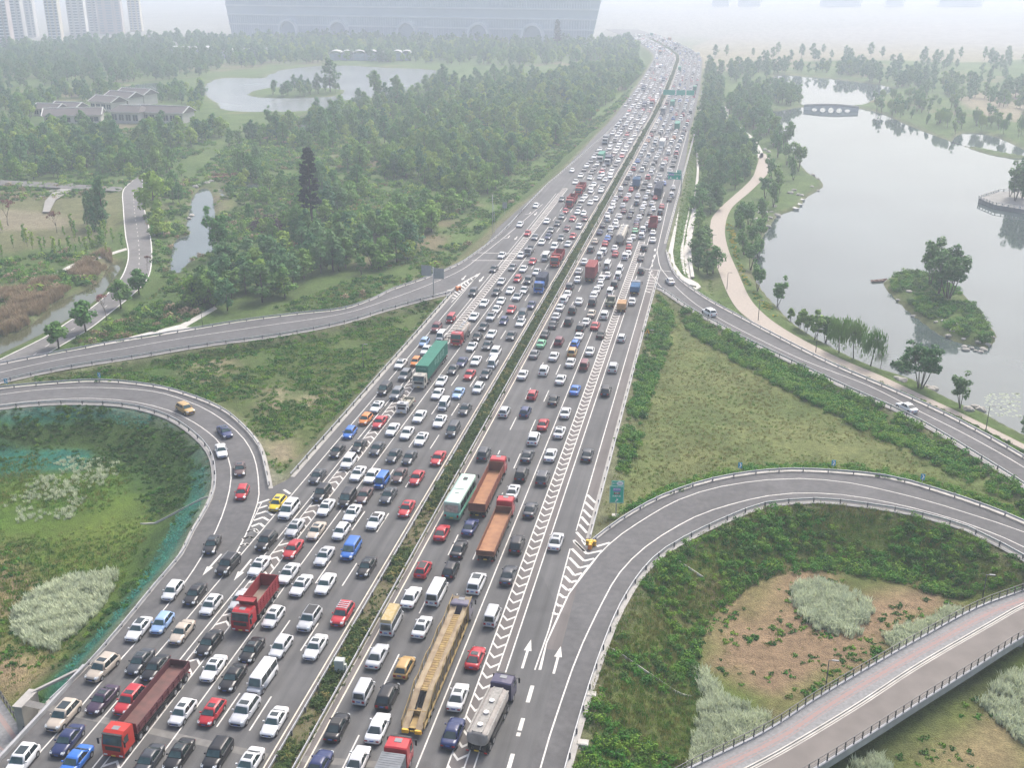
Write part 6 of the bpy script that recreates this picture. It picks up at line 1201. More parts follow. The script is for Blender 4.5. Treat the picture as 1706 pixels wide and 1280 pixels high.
# ---- residential towers on the left skyline
TW = [mat('tower_' + n, c, .9, noise=.06, nscale=.05) for n, c in (('warm_white', (.46, .43, .41)), ('pale', (.56, .55, .54)), ('pinkish', (.44, .38, .37)), ('cream', (.54, .50, .42)))]
TWIN = mat('tower_glass', (.24, .26, .30), .3, noise=.2, nscale=.1); BALC = mat('balcony_white', (.66, .66, .67), .7, noise=.05, nscale=.1)  # tower windows paled so they fade, haze put into the glass colour
def tower(px, py, wpx, lb, mi, H_=105, balc=True, z=-4.6):
    x, y = U(px, py, z); s = F_PX / math.hypot(x - CAM[0], y - CAM[1], CAM[2]); Wd = wpx / s; o = thing('apartment_tower', lb, 'apartment tower', (x, y, z), R(22), 'towers on the left skyline'); w = Wd / 2
    b = MB(); b.box(-w, w, 0, 18, 0, H_); b.box(-w * .45, w * .45, -2.2, 0, 0, H_ + 3); b.build('wall', TW[mi], o)
    g = MB(); sl_ = MB(); z_ = 3
    while z_ < H_ - 2:
        for c, hw in ((-.72, .2), (.72, .2), (0, .3)):
            yy = -2.2 if c == 0 else 0; g.box(w * (c - hw * .8), w * (c + hw * .8), yy - .12, yy - .01, z_, z_ + 1.9)
            if balc: sl_.box(w * (c - hw), w * (c + hw), yy - 1.5, yy - .01, z_ - 1.0, z_ + .1)
        z_ += 3.1
    g.build('windows', TWIN, o)['kind'] = 'stuff'
    if sl_.v: sl_.build('balconies', BALC, o)['kind'] = 'stuff'
for a in ((8, 84, 21, 'leftmost apartment tower with white balconies at the picture edge', 2), (30, 70, 20, 'second apartment tower from the left edge with balcony rows', 1), (52, 62, 15, 'slim plain tower third from the left edge', 1, 100, False), (93, 72, 18, 'apartment tower with a pale stair shaft fourth from the left edge', 3), (132, 66, 24, 'broad apartment tower with two balcony columns in mid skyline', 1), (155, 55, 18, 'apartment tower just left of the flat banded block', 1), (186, 56, 34, 'flat banded pinkish block on the left skyline', 2, 76, False), (227, 52, 17, 'cream slim tower, rightmost of the left skyline', 3, 80)): tower(*a)
for px, w_, lb in ((1200, 26, 'leftmost ghostly tower block in the far haze'), (1248, 34, 'ghostly tower block second from the left in the far haze'), (1400, 60, 'broad ghostly tower block in the far haze'), (1490, 26, 'ghostly slim tower block in the far haze'), (1600, 60, 'rightmost broad ghostly tower block in the far haze')):
    x, y = U(px, 10, -4.6); s = F_PX / math.hypot(x - CAM[0], y); o = thing('tower_block', lb, 'tower block', (x, y, -4.6), 0, 'ghostly towers on the right skyline'); w = w_ / s / 2; b = MB(); b.box(-w, w, 0, 25, 0, 95); b.build('wall', mat('haze_paled_tower', (.72, .71, .70), .9, noise=.05, nscale=.05), o); g = MB()  # walls and window bands paled, far haze put into their colours
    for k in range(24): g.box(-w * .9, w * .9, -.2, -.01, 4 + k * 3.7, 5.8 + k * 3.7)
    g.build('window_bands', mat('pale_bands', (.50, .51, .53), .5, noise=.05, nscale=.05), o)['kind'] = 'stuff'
for k in range(5):
    x, y = U(66 + k * 6, 327 - k * 3.6, PZ - .4); b = MB(); b.box(-1.6, 1.6, -.35, .35, -.2, .12); tag(b.build('stone_bench', PALE, None, (x, y, hgt(x, y) + .1), .9), f'white stone bench slab beside the lawn path, {ordinal(k + 1)} from the left', 'bench', 'stone benches on the park lawn')
# red timber deck in the park
x, y = U(382, 292, PZ); o = thing('timber_deck', 'red timber boardwalk with railing beside the park pond', 'boardwalk', (x, y, hgt(x, y) + .5), R(22)); b = MB(); b.box(-7, 7, -1.2, 1.2, -.15, 0); b.build('floor', mat('red_timber', (.24, .08, .05), .8, noise=.2, nscale=1), o)
for s in (-1, 1):
    b = MB(); b.bar((-7, s * 1.15, .95), (7, s * 1.15, .95), .12)
    for k in range(10): b.bar((-7 + k * 1.55, s * 1.15, 0), (-7 + k * 1.55, s * 1.15, .95), .1)
    b.build('railing', MATS['red_timber'], o)
# ---------------------------------------------------------------- vegetation
def leaf_mat(name, col, var=.35, hue=.03, trans=.25):
    m = bpy.data.materials.new(name); m.use_nodes = True; nt = m.node_tree; N = nt.nodes; b = N['Principled BSDF']; b.inputs['Roughness'].default_value = .7; b.inputs['Specular IOR Level'].default_value = .25
    ge = N.new('ShaderNodeNewGeometry'); oi = N.new('ShaderNodeObjectInfo'); hs = N.new('ShaderNodeHueSaturation'); hs.inputs['Color'].default_value = (*col, 1)
    ad = N.new('ShaderNodeMath'); ad.operation = 'MULTIPLY_ADD'; ad.inputs[1].default_value = .55; nt.links.new(oi.outputs['Random'], ad.inputs[0])
    sc = N.new('ShaderNodeMath'); sc.operation = 'MULTIPLY'; sc.inputs[1].default_value = .45; nt.links.new(ge.outputs['Random Per Island'], sc.inputs[0]); nt.links.new(sc.outputs[0], ad.inputs[2])
    m1 = N.new('ShaderNodeMapRange'); m1.inputs['To Min'].default_value = 1 - var; m1.inputs['To Max'].default_value = 1 + var; nt.links.new(ad.outputs[0], m1.inputs['Value']); nt.links.new(m1.outputs['Result'], hs.inputs['Value'])
    m2 = N.new('ShaderNodeMapRange'); m2.inputs['To Min'].default_value = .5 + hue; m2.inputs['To Max'].default_value = .5 - hue; nt.links.new(oi.outputs['Random'], m2.inputs['Value']); nt.links.new(m2.outputs['Result'], hs.inputs['Hue'])
    nt.links.new(hs.outputs['Color'], b.inputs['Base Color'])
    tr = N.new('ShaderNodeBsdfTranslucent'); nt.links.new(hs.outputs['Color'], tr.inputs['Color']); mx = N.new('ShaderNodeMixShader'); mx.inputs[0].default_value = trans
    nt.links.new(b.outputs[0], mx.inputs[1]); nt.links.new(tr.outputs[0], mx.inputs[2]); nt.links.new(mx.outputs[0], N['Material Output'].inputs['Surface']); MATS[name] = m; return m
LF = dict(mid=leaf_mat('leaf_mid', (0.116, 0.248, 0.046)), dark=leaf_mat('leaf_dark', (0.075, 0.176, 0.043)), lime=leaf_mat('leaf_lime', (0.204, 0.347, 0.045)), blue=leaf_mat('leaf_bluish', (0.086, 0.207, 0.070)), willow=leaf_mat('leaf_willow', (0.171, 0.286, 0.061)), black=leaf_mat('leaf_black', (.014, .030, .028), .3, .02, .1), purple=leaf_mat('leaf_purple', (.060, .034, .040), .3, .02), reed=leaf_mat('leaf_reed', (.55, .60, .42), .36, .012, .3), straw=leaf_mat('leaf_straw', (.33, .25, .15), .3, .01, .2), shrub=leaf_mat('leaf_shrub', (0.094, 0.237, 0.020), .4, .035), shrubd=leaf_mat('leaf_shrub_dark', (0.048, 0.132, 0.018), .4, .03), grass=leaf_mat('leaf_grass', (0.105, 0.198, 0.025), .4, .04), dry=leaf_mat('leaf_dry', (0.220, 0.215, 0.061), .35, .03), yellow=leaf_mat('leaf_yellow', (.48, .40, .03), .3, .02), net=leaf_mat('teal_netting', (.04, .22, .17), .3, .02, .3), red=leaf_mat('leaf_red', (.22, .10, .08), .3, .02), hedge=leaf_mat('leaf_hedge', (0.066, 0.116, 0.028), .4, .03))
BARK = mat('bark', (.10, .085, .068), .95, noise=.3, nscale=3); BARKP = mat('pale_bark', (.24, .22, .19), .95, noise=.3, nscale=3)
def quad(vs, fs, c, n, s, r_, asp=1.0):
    n = n.normalized(); t = n.cross(Vector((r_.uniform(-1, 1), r_.uniform(-1, 1), r_.uniform(-1, 1)))).normalized(); u = n.cross(t); o = len(vs)
    vs += [c - t * s - u * s * asp * .2, c + u * s * asp * -.8, c + t * s + u * s * asp * .1, c + u * s * asp * .9]; fs.append((o, o + 1, o + 2, o + 3))
def rvec(r_):
    while True:
        v = Vector((r_.uniform(-1, 1), r_.uniform(-1, 1), r_.uniform(-1, 1)))
        if .01 < v.length < 1: return v
def blob_leaves(vs, fs, c, rx, rz, n, s, r_):
    for _ in range(n):
        d = rvec(r_).normalized(); k = r_.uniform(.55, 1.05); p = c + Vector((d.x * rx * k, d.y * rx * k, d.z * rz * k))
        quad(vs, fs, p, d + rvec(r_) * .8 + Vector((0, 0, .35)), s * r_.uniform(.6, 1.3), r_)
def mesh_of(name, vs, fs, m):
    me = bpy.data.meshes.new(name); me.from_pydata([tuple(v) for v in vs], [], fs); me.materials.append(m); me.update(); return me
def tree_meshes(kind, seed):
    r_ = random.Random(seed); vs, fs = [], []; tb = MB(); bk = BARK
    def limb(a, c, r0, r1, n=5):
        a, c = Vector(a), Vector(c); m = (a + c) / 2 + rvec(r_) * (c - a).length * .08; tb.tube([a, m, c], [r0, (r0 + r1) / 2, r1], n)
    if kind in ('broad', 'round', 'lime', 'dark', 'blue'):
        H, cr = dict(broad=(9, 3.1), round=(6.2, 2.6), lime=(8, 3.0), dark=(9.5, 3.2), blue=(10.5, 3.0))[kind]; h0 = H * (.22 if kind != 'round' else .36)
        tb.tube([(0, 0, -.4), (r_.uniform(-.1, .1), r_.uniform(-.1, .1), h0), (r_.uniform(-.3, .3), r_.uniform(-.3, .3), H * .8)], [.2, .16, .05], 6)
        nb = 17
        for i in range(nb):
            a = r_.uniform(0, 6.28); t = (i + .5) / nb; z = h0 + (H - h0) * t; prof = math.sin(math.pi * min(1, (t * .86 + .16))) ** .7; d = cr * prof * r_.uniform(.35, .82)
            c = Vector((math.cos(a) * d, math.sin(a) * d, z)); br = cr * r_.uniform(.32, .48) * (.75 + .35 * prof); blob_leaves(vs, fs, c, br, br * .75, 44, .36, r_)
            if i % 2 == 0: limb((0, 0, max(h0 * .8, z - d * .8)), c, .07, .02, 4)
        lm_ = dict(broad='mid', round='mid', lime='lime', dark='dark', blue='blue')[kind]
    elif kind == 'cone':
        H = 9; tb.tube([(0, 0, -.4), (0, 0, H * .5), (0, 0, H * .97)], [.15, .1, .02], 6)
        for i in range(26):
            t = (i + 1) / 27; z = .9 + (H - .9) * t; d = 1.35 * (1 - t) ** .7 * r_.uniform(.4, 1); a = r_.uniform(0, 6.28); blob_leaves(vs, fs, Vector((math.cos(a) * d, math.sin(a) * d, z)), .55, .6, 24, .26, r_)
        lm_ = 'blue'
    elif kind == 'sapling':
        H = 5.5; tb.tube([(0, 0, -.3), (0, 0, H)], [.06, .02], 5)
        for i in range(9):
            z = 1.6 + i * .42; a = r_.uniform(0, 6.28); blob_leaves(vs, fs, Vector((math.cos(a) * .25, math.sin(a) * .25, z)), .42, .4, 16, .22, r_)
        lm_ = 'lime'
    elif kind in ('tall', 'small'):           # slim lakeside trees with a bare leaning trunk
        H, cr = (8.5, 2.0) if kind == 'tall' else (4.4, 1.25); lean = Vector((r_.uniform(-.1, .1), r_.uniform(-.1, .1), 1))
        for k in range(3 if kind == 'tall' else 2):
            top = lean * H * r_.uniform(.75, .95) + Vector((r_.uniform(-1, 1), r_.uniform(-1, 1), 0)) * cr * .7; limb((r_.uniform(-.15, .15), r_.uniform(-.15, .15), -.4), top, .12 if kind == 'tall' else .07, .03)
            for i in range(8):
                c = top * r_.uniform(.42, 1.06) + rvec(r_) * cr * .62; blob_leaves(vs, fs, c, cr * .40, cr * .38, 44, .26, r_)
                if i % 2: limb(top * .6, c, .03, .012, 4)
        lm_ = 'mid' if kind == 'tall' else 'willow'
    elif kind == 'willow':
        H = 8; limb((0, 0, -.4), (.3, .1, H * .8), .13, .05)
        for i in range(24):
            a = r_.uniform(0, 6.28); d = r_.uniform(.3, 2.0); c = Vector((math.cos(a) * d + .2, math.sin(a) * d, H * r_.uniform(.62, 1) - d * .3)); limb((.2, .05, H * .55), c, .04, .012, 4)
            for _ in range(34):
                p = c + rvec(r_) * .7; p.z -= abs(r_.gauss(0, 1.1)); o = len(vs); dx = r_.uniform(-.12, .12); vs += [p, p + Vector((.10, .05, 0)), p + Vector((.08 + dx, .05, -.75)), p + Vector((-.05 + dx, 0, -.7))]; fs.append((o, o + 1, o + 2, o + 3))
        lm_ = 'willow'
    elif kind == 'spread':                    # many stemmed airy tree with an umbrella crown
        for k in range(5):
            a = k * 1.25 + r_.uniform(-.3, .3); top = Vector((math.cos(a) * 2.2, math.sin(a) * 2.2, 6.8 + r_.uniform(-.6, .6))); limb((math.cos(a) * .3, math.sin(a) * .3, -.4), top, .14, .04)
            for i in range(11):
                c = top + Vector((r_.uniform(-1.6, 1.6), r_.uniform(-1.6, 1.6), r_.uniform(-2.6, 1.0))); blob_leaves(vs, fs, c, .85, .65, 46, .26, r_); limb(top * .8, c, .03, .01, 4)
        lm_ = 'dark'
    elif kind == 'mast':                      # the tall dark mock pine
        H = 27; tb.tube([(0, 0, -.5), (0, 0, H * .5), (0, 0, H)], [.42, .34, .15], 8)
        for i in range(105):
            z = H * r_.uniform(.42, 1.0) if i > 8 else H * r_.uniform(.36, .45); t = (z / H - .36) / .64; d = 4.0 * (1 - .55 * t) * r_.uniform(.6, 1.0) * (1 if t < .9 else .5); a = r_.uniform(0, 6.28); e = Vector((math.cos(a) * d, math.sin(a) * d, z + d * .1)); limb((0, 0, z - .3), e, .06, .02, 4)
            for q in (.55, .75, .95): blob_leaves(vs, fs, Vector((0, 0, z - .2)).lerp(e, q), .65, .38, 22, .34, r_)
        lm_ = 'black'; bk = mat('dark_bark', (.05, .045, .045), .9, noise=.2, nscale=3)
    elif kind == 'bare':
        def grow(p, d, l, r0, n):
            e = p + d * l; limb(p, e, r0, r0 * .6, 4)
            if n:
                for _ in range(3): grow(e, (d + rvec(r_) * .75 + Vector((0, 0, .25))).normalized(), l * .68, r0 * .55, n - 1)
            else: blob_leaves(vs, fs, e, .35, .3, 3, .16, r_)
        grow(Vector((0, 0, -.3)), Vector((0, 0, 1)), 2.1, .09, 4); lm_ = 'red'
    elif kind == 'bush':
        for i in range(7): blob_leaves(vs, fs, Vector((r_.uniform(-1, 1), r_.uniform(-1, 1), r_.uniform(.3, 1.1))), .8, .6, 40, .24, r_)
        tb.tube([(0, 0, -.3), (0, 0, .7)], [.08, .04], 4); lm_ = 'shrubd'
    return tb.mesh('trunk', bk), mesh_of('crown', vs, fs, LF[lm_]), lm_
TREES = {k: [tree_meshes(k, i * 13 + 5) for i in range(n)] for k, n in dict(broad=4, round=2, lime=2, dark=3, blue=3, cone=2, sapling=2, tall=3, small=3, willow=3, spread=1, mast=1, bare=2, bush=3).items()}
NOM = dict(broad='broadleaf_tree', round='round_tree', lime='broadleaf_tree', dark='broadleaf_tree', blue='broadleaf_tree', cone='conifer_tree', sapling='young_tree', tall='lakeside_tree', small='young_tree', willow='willow_tree', spread='umbrella_tree', mast='mast_tree', bare='bare_tree', bush='bush')
BASEH = dict(broad=9, round=6.2, lime=8, dark=9.5, blue=10.5, cone=9, sapling=5.5, tall=8.5, small=4.4, willow=8, spread=7.6, mast=27, bare=6, bush=1.8)
NTREE = 0
def tree(kind, x, y, label, group=None, h=None, z=None, leaf=None, i=None):
    global NTREE
    r_ = random.Random(int(x * 31 + y * 17)); t = TREES[kind][i if i is not None else r_.randrange(len(TREES[kind]))]; s = (h / BASEH[kind]) if h else r_.uniform(.8, 1.2)
    o = thing(NOM[kind], label, 'bush' if kind == 'bush' else 'tree', (x, y, hgt(x, y) - .05 if z is None else z), r_.uniform(0, 6.28), group); o.scale = (s * r_.uniform(.92, 1.08), s * r_.uniform(.92, 1.08), s)
    link('trunk', t[0], o); c = link('crown' if kind != 'bush' else 'foliage', t[1], o); NTREE += 1
    if group and group.startswith('trees in the wood'): o.scale = (o.scale[0] * 1.22, o.scale[1] * 1.22, o.scale[2])
    if leaf: c.material_slots[0].link = 'OBJECT'; c.material_slots[0].material = LF[leaf]
    return o
def ptree(kind, px, py, top, label, group=None, **k):
    x, y, z = G(px, py); d = FW @ (np.array([x, y, z]) - np.array(CAM)); return tree(kind, x, y, label, group, h=max(.5, (py - top) * d / F_PX / .93), **k)
ptree('mast', 522, 402, 258, 'tall near black mock pine towering over the left wood'); ptree('mast', 928, 88, 38, 'far dark mock pine in front of the glass hall')
for a in ((98, 581, 539, 'round street tree nearest the slip road on the park road', 0), (143, 553, 505, 'second round street tree along the park road from the slip road', 1), (202, 514, 470, 'round street tree beside the bend of the park road', 0), (232, 490, 452, 'round street tree at the far end of the park road row', 1)): ptree('round', *a[:4], 'round street trees along the park road', i=a[4])
ptree('bare', 177, 533, 487, 'bare tree between the round street trees'); ptree('bare', 14, 376, 330, 'reddish bare tree on the park lawn at the picture edge'); ptree('bare', 95, 388, 350, 'reddish bare tree in the middle of the park lawn'); ptree('bare', 246, 452, 425, 'small bare tree at the park road bend')
ptree('tall', 368, 432, 358, 'single slim tree at the edge of the park pond'); ptree('broad', 258, 362, 292, 'broad light green tree on the right of the park road', leaf='lime'); ptree('lime', 268, 395, 352, 'yellowish tree beside the park pond'); 
for i_, (px, py, top) in enumerate(((146, 378, 330), (152, 372, 322), (160, 380, 318), (166, 378, 312), (174, 382, 300), (158, 386, 340))): ptree('cone', px, py, top, ('leftmost conifer of the clump on the park lawn', 'second conifer from the left in the lawn clump', 'slim conifer in the middle of the lawn clump', 'fourth conifer from the left in the lawn clump', 'tallest and rightmost conifer of the lawn clump', 'shortest conifer at the front of the lawn clump')[i_], 'conifers on the park lawn')
sap = random.Random(3)
for k, px in enumerate(sorted(sap.uniform(-10, 205) for _ in range(34))):
    py = sap.uniform(380, 432); ptree('sapling', px, py, py - sap.uniform(18, 32), f'staked young tree on the lawn edge, {ordinal(34 - k)} from the park road', 'young trees on the park lawn')
for px, py, top, kd, lb in ((1262, 485, 440, 'tall', 'leafless looking slim tree on the lake bank by the yellow flowers'), (1295, 511, 465, 'tall', 'slim forked lake tree standing apart above the young row'), (1318, 535, 510, 'small', 'first young tree of the row on the near lake bank'), (1331, 548, 514, 'small', 'second young tree of the row on the near lake bank'), (1343, 555, 519, 'small', 'third young tree of the row on the near lake bank'), (1356, 566, 526, 'small', 'last young tree of the row on the near lake bank'), (1375, 571, 520, 'tall', 'slim pale tree just before the willows'), (1398, 588, 526, 'willow', 'first willow on the lake walk beside the slim pale tree'), (1422, 598, 531, 'willow', 'tallest willow on the lake walk'), (1450, 610, 545, 'willow', 'third willow on the lake walk'), (1467, 613, 574, 'willow', 'leaning willow nearest the dark lake tree'), (1500, 622, 600, 'bush', 'grey green bush on the bank beside the dark lake tree'), (1533, 646, 582, 'spread', 'dark many stemmed tree on the near bank opposite the island'), (1600, 680, 621, 'tall', 'dark upright tree on the near bank beside the lily pads'), (1708, 732, 698, 'tall', 'dark tree at the right picture edge on the near bank')):
    ptree(kd, px, py, top, lb, None, leaf='dark' if 'dark' in lb and kd != 'bush' else None)
for px, py, top, kd, lb in ((1548, 478, 398, 'tall', 'tallest leaning tree on the island'), (1578, 500, 436, 'spread', 'umbrella shaped tree on the island'), (1588, 470, 404, 'tall', 'rear tree of the island with a high crown'), (1562, 498, 440, 'tall', 'dark narrow tree in the middle of the island')):
    x, y = U(px, py, LQ + 1.2); z = hgt(x, y); d = FW @ (np.array([x, y, z]) - np.array(CAM)); tree(kd, x, y, lb, 'trees on the island', h=(py - top) * d / F_PX / .93, leaf='dark' if kd == 'tall' else None)
for i_, (px, py) in enumerate(sorted(((1240, 425), (1254, 416), (1250, 450), (1265, 408), (1236, 398), (1226, 378), (1262, 432), (1246, 385), (1270, 372), (1288, 345), (1275, 330), (1300, 322), (1322, 300), (1330, 285), (1310, 275), (1296, 262), (1285, 300), (1306, 250), (1290, 235)), key=lambda q: -q[1])): ptree('tall', px, py, py - rnd.uniform(36, 50), f'slim tree on the rocky lake shore, {ordinal(i_ + 1)} from the near lamp end', 'trees on the rocky lake shore')
for i_, (px, py, top) in enumerate(((1690, 335, 280), (1703, 330, 266), (1682, 328, 290), (1712, 340, 275))):
    x, y = U(px, py, LQ + 1.5); d = FW @ (np.array([x, y, -4]) - np.array(CAM)); tree('tall' if i_ != 1 else 'dark', x, y, ('dark tree at the front of the stone terrace', 'tallest dark tree on the stone terrace at the picture edge', 'small dark tree at the water end of the stone terrace', 'outermost dark tree of the stone terrace')[i_], 'trees on the stone terrace', h=(py - top) * d / F_PX / .93, z=LQ + 1.45, leaf='dark')
for i_, (px, py, top, kd) in enumerate(((551, 160, 112, 'dark'), (480, 160, 138, 'broad'), (500, 158, 136, 'broad'), (455, 160, 136, 'tall'), (530, 160, 132, 'blue'), (632, 172, 120, 'tall'), (660, 172, 128, 'tall'), (738, 150, 112, 'blue'))):
    x, y, z = G(px, py); d = FW @ (np.array([x, y, z]) - np.array(CAM)); tree(kd, x, y, ('largest dark tree on the island of the park lake', 'tree in the middle of the park lake island', 'second tree in the middle of the park lake island', 'slim tree at the left tip of the park lake island', 'bluish tree beside the largest one on the park lake island', 'slim tall tree on the near shore of the park lake', 'second slim tall tree on the near shore of the park lake', 'broad tree at the right end of the park lake')[i_], None, h=(py - top) * d / F_PX / .93, z=max(z, LQ + .2))
# ---- woods: the nearest as single trees, the rest as one mass
WOODS = [
 ('wood between the slip road and the park pond', [(300, 522), (330, 490), (380, 455), (450, 430), (500, 405), (560, 395), (640, 390), (700, 400), (690, 432), (620, 455), (540, 475), (470, 500), (400, 522)], .034, 'dark blue broad lime blue tall', 1),
 ('shrubby wood beside the pale footpath', [(228, 550), (250, 528), (300, 512), (350, 500), (352, 505), (300, 535)], .05, 'broad lime broad', .5),
 ('wood left of the far oncoming carriageway', [(470, 400), (500, 330), (560, 280), (660, 240), (760, 190), (860, 150), (960, 120), (1060, 95), (1072, 130), (1030, 160), (980, 205), (880, 278), (820, 320), (760, 365), (700, 400), (600, 395)], .026, 'broad lime blue broad lime broad lime', 1),
 ('wood between the pond and the park lake', [(330, 285), (380, 240), (480, 195), (560, 185), (640, 170), (740, 140), (860, 120), (900, 135), (760, 190), (660, 240), (560, 280), (500, 320), (430, 330), (380, 300)], .010, 'broad lime tall blue broad', 1),
 ('park wood around the tiled houses', [(-60, 300), (-60, 215), (0, 205), (60, 210), (140, 218), (250, 220), (320, 212), (400, 195), (360, 240), (320, 285), (250, 292), (200, 300), (120, 292), (60, 300)], .017, 'blue broad lime dark broad lime', 1),
 ('trees behind the tiled houses', [(-60, 180), (60, 165), (150, 150), (260, 160), (340, 150), (335, 180), (320, 200), (310, 175), (200, 168), (100, 175), (50, 200), (-60, 205)], .012, 'blue broad lime', 1),
 ('far wood under the apartment towers', [(-120, 140), (-120, 88), (60, 82), (200, 72), (380, 66), (380, 110), (330, 130), (200, 138), (60, 150), (-60, 160)], .007, 'blue broad dark', 1.15),
 ('far wood below the glass hall', [(380, 68), (560, 66), (720, 72), (900, 76), (1060, 72), (1075, 88), (980, 104), (860, 112), (760, 106), (560, 104), (430, 110), (380, 118)], .009, 'blue broad lime', 1.1),
 ('wood between the ditch and the lake walk', [(1160, 470), (1158, 400), (1165, 320), (1160, 240), (1158, 180), (1160, 130), (1185, 118), (1205, 150), (1200, 200), (1230, 235), (1255, 262), (1255, 290), (1200, 335), (1178, 380), (1182, 420), (1192, 470)], .028, 'broad blue dark broad', .9),
 ('lakeside wood beyond the lake walk', [(1215, 205), (1212, 175), (1240, 150), (1272, 150), (1330, 160), (1336, 175), (1300, 180), (1278, 186), (1280, 210), (1300, 232), (1300, 255), (1275, 250), (1240, 225)], .018, 'tall broad blue', 1),
 ('trees on the causeway beyond the bridge', [(1428, 178), (1450, 168), (1500, 160), (1560, 170), (1640, 190), (1720, 205), (1720, 258), (1650, 246), (1570, 222), (1500, 200)], .009, 'tall willow tall', 1),
 ('far tree belt beyond the lake', [(1165, 122), (1260, 112), (1420, 118), (1560, 130), (1720, 150), (1720, 185), (1600, 170), (1490, 150), (1420, 138), (1300, 128), (1200, 140)], .008, 'blue broad', 1),
 ('far scattered trees on the plain', [(1180, 95), (1350, 85), (1720, 100), (1720, 140), (1500, 120), (1300, 108)], .0012, 'blue', 1),
 ('bushy wetland between the pond and the black pine', [(375, 345), (400, 300), (470, 262), (520, 262), (500, 330), (500, 395), (450, 400), (400, 430), (380, 415), (395, 380)], .016, 'broad lime small small broad lime', .62),
 ('wood edge beside the motorway verge', [(640, 392), (700, 398), (760, 355), (820, 312), (880, 268), (940, 222), (915, 215), (850, 262), (780, 305), (700, 360)], .03, 'lime lime broad lime', .95),
 ('trees along the river bank', [(-60, 470), (40, 455), (120, 430), (180, 410), (176, 400), (100, 418), (0, 445), (-60, 455)], .05, 'broad lime small dark', .55),
 ('park edge trees by the park road', [(255, 300), (300, 290), (340, 300), (318, 320), (290, 380), (262, 420), (256, 350)], .02, 'broad lime small', .7),
 ('trees on the wooded lake island', [(1500, 462), (1540, 462), (1540, 476), (1510, 474)], .02, 'dark', .4),
 ('trees on the island in the park lake', [(425, 158), (480, 150), (565, 150), (565, 158), (480, 161)], .012, 'blue tall', .8),
 ('trees at the right edge of the terrace', [(1675, 322), (1720, 320), (1720, 342), (1690, 338)], .02, 'dark blue', 1)]
def rand_in(poly, dens, r_, mn=1e9):
    xs = [p[0] for p in poly]; ys = [p[1] for p in poly]; A_ = abs(sum(poly[i][0] * poly[(i + 1) % len(poly)][1] - poly[(i + 1) % len(poly)][0] * poly[i][1] for i in range(len(poly)))) / 2
    n = int(A_ * dens); out = []; bb = (max(xs) - min(xs)) * (max(ys) - min(ys)); k = int(n * bb / max(A_, 1)) + 1
    px = np.array([r_.uniform(min(xs), max(xs)) for _ in range(k)]); py = np.array([r_.uniform(min(ys), max(ys)) for _ in range(k)]); ok = inside(px, py, poly); return list(zip(px[ok], py[ok]))
DPG = dp
cand = []; rt = random.Random(21)
for nm, pp, dens, kinds, sc in WOODS:
    poly = UL(pp, -4.6); kk = kinds.split()
    for x, y in rand_in(poly, dens, rt):
        if float(samp(dp, np.array([x]), np.array([y]))[0]) < 4 or float(samp(dw, np.array([x]), np.array([y]))[0]) < .5: continue
        if y < 720 and x < 0 and vnoise(np.array([x]), np.array([y]), 26, 77)[0] < .27: continue
        if any(inside(np.array([x]), np.array([y]), q)[0] for q in (park_road, lake_walk, far_walk, foot_path)): continue
        cand.append((math.hypot(x - CAM[0], y), x, y, rt.choice(kk), nm, sc * rt.uniform(.62, 1.12)))
cand.sort(); KEEP = max(0, 296 - NTREE)
class Scatter:
    def __init__(s, name, meshes): s.name = name; s.meshes = meshes; s.p = []; s.r = []; s.s = []; s.i = []
    def put(s, x, y, z, sc, i): s.p.append((x, y, z)); s.r.append(rt.uniform(0, 6.28)); s.s.append(sc); s.i.append(i)
    def build(s):
        me = bpy.data.meshes.new(s.name); me.vertices.add(len(s.p)); me.vertices.foreach_set('co', np.array(s.p, np.float32).ravel())
        for n, t, v in (('turn', 'FLOAT', s.r), ('size', 'FLOAT', s.s), ('pick', 'INT', s.i)):
            a = me.attributes.new(n, t, 'POINT'); a.data.foreach_set('value', np.array(v, np.float32 if t == 'FLOAT' else np.int32))
        o = link(s.name, me); ng = bpy.data.node_groups.new(s.name, 'GeometryNodeTree'); ng.interface.new_socket('Geometry', in_out='INPUT', socket_type='NodeSocketGeometry'); ng.interface.new_socket('Geometry', in_out='OUTPUT', socket_type='NodeSocketGeometry')
        N, Lk = ng.nodes, ng.links; gi, go = N.new('NodeGroupInput'), N.new('NodeGroupOutput'); ip = N.new('GeometryNodeInstanceOnPoints'); jn = N.new('GeometryNodeJoinGeometry')
        for m in reversed(s.meshes):
            src = bpy.data.objects.new('plant_source', m); oi = N.new('GeometryNodeObjectInfo'); oi.inputs['Object'].default_value = src; oi.inputs['As Instance'].default_value = True; Lk.new(oi.outputs['Geometry'], jn.inputs[0])
        def attr(n, t):
            a = N.new('GeometryNodeInputNamedAttribute'); a.data_type = t; a.inputs['Name'].default_value = n; return a.outputs['Attribute']
        cx = N.new('ShaderNodeCombineXYZ'); Lk.new(attr('turn', 'FLOAT'), cx.inputs['Z']); er = N.new('FunctionNodeEulerToRotation'); Lk.new(cx.outputs[0], er.inputs[0])
        ip.inputs['Pick Instance'].default_value = True; Lk.new(gi.outputs[0], ip.inputs['Points']); Lk.new(jn.outputs[0], ip.inputs['Instance']); Lk.new(attr('pick', 'INT'), ip.inputs['Instance Index']); Lk.new(er.outputs[0], ip.inputs['Rotation']); Lk.new(attr('size', 'FLOAT'), ip.inputs['Scale']); Lk.new(ip.outputs[0], go.inputs[0])
        md = o.modifiers.new('plants', 'NODES'); md.node_group = ng; return tag(o, kind='stuff')
order = [(k, i) for k in ('broad', 'lime', 'dark', 'blue', 'tall', 'willow', 'small') for i in range(len(TREES[k]))]
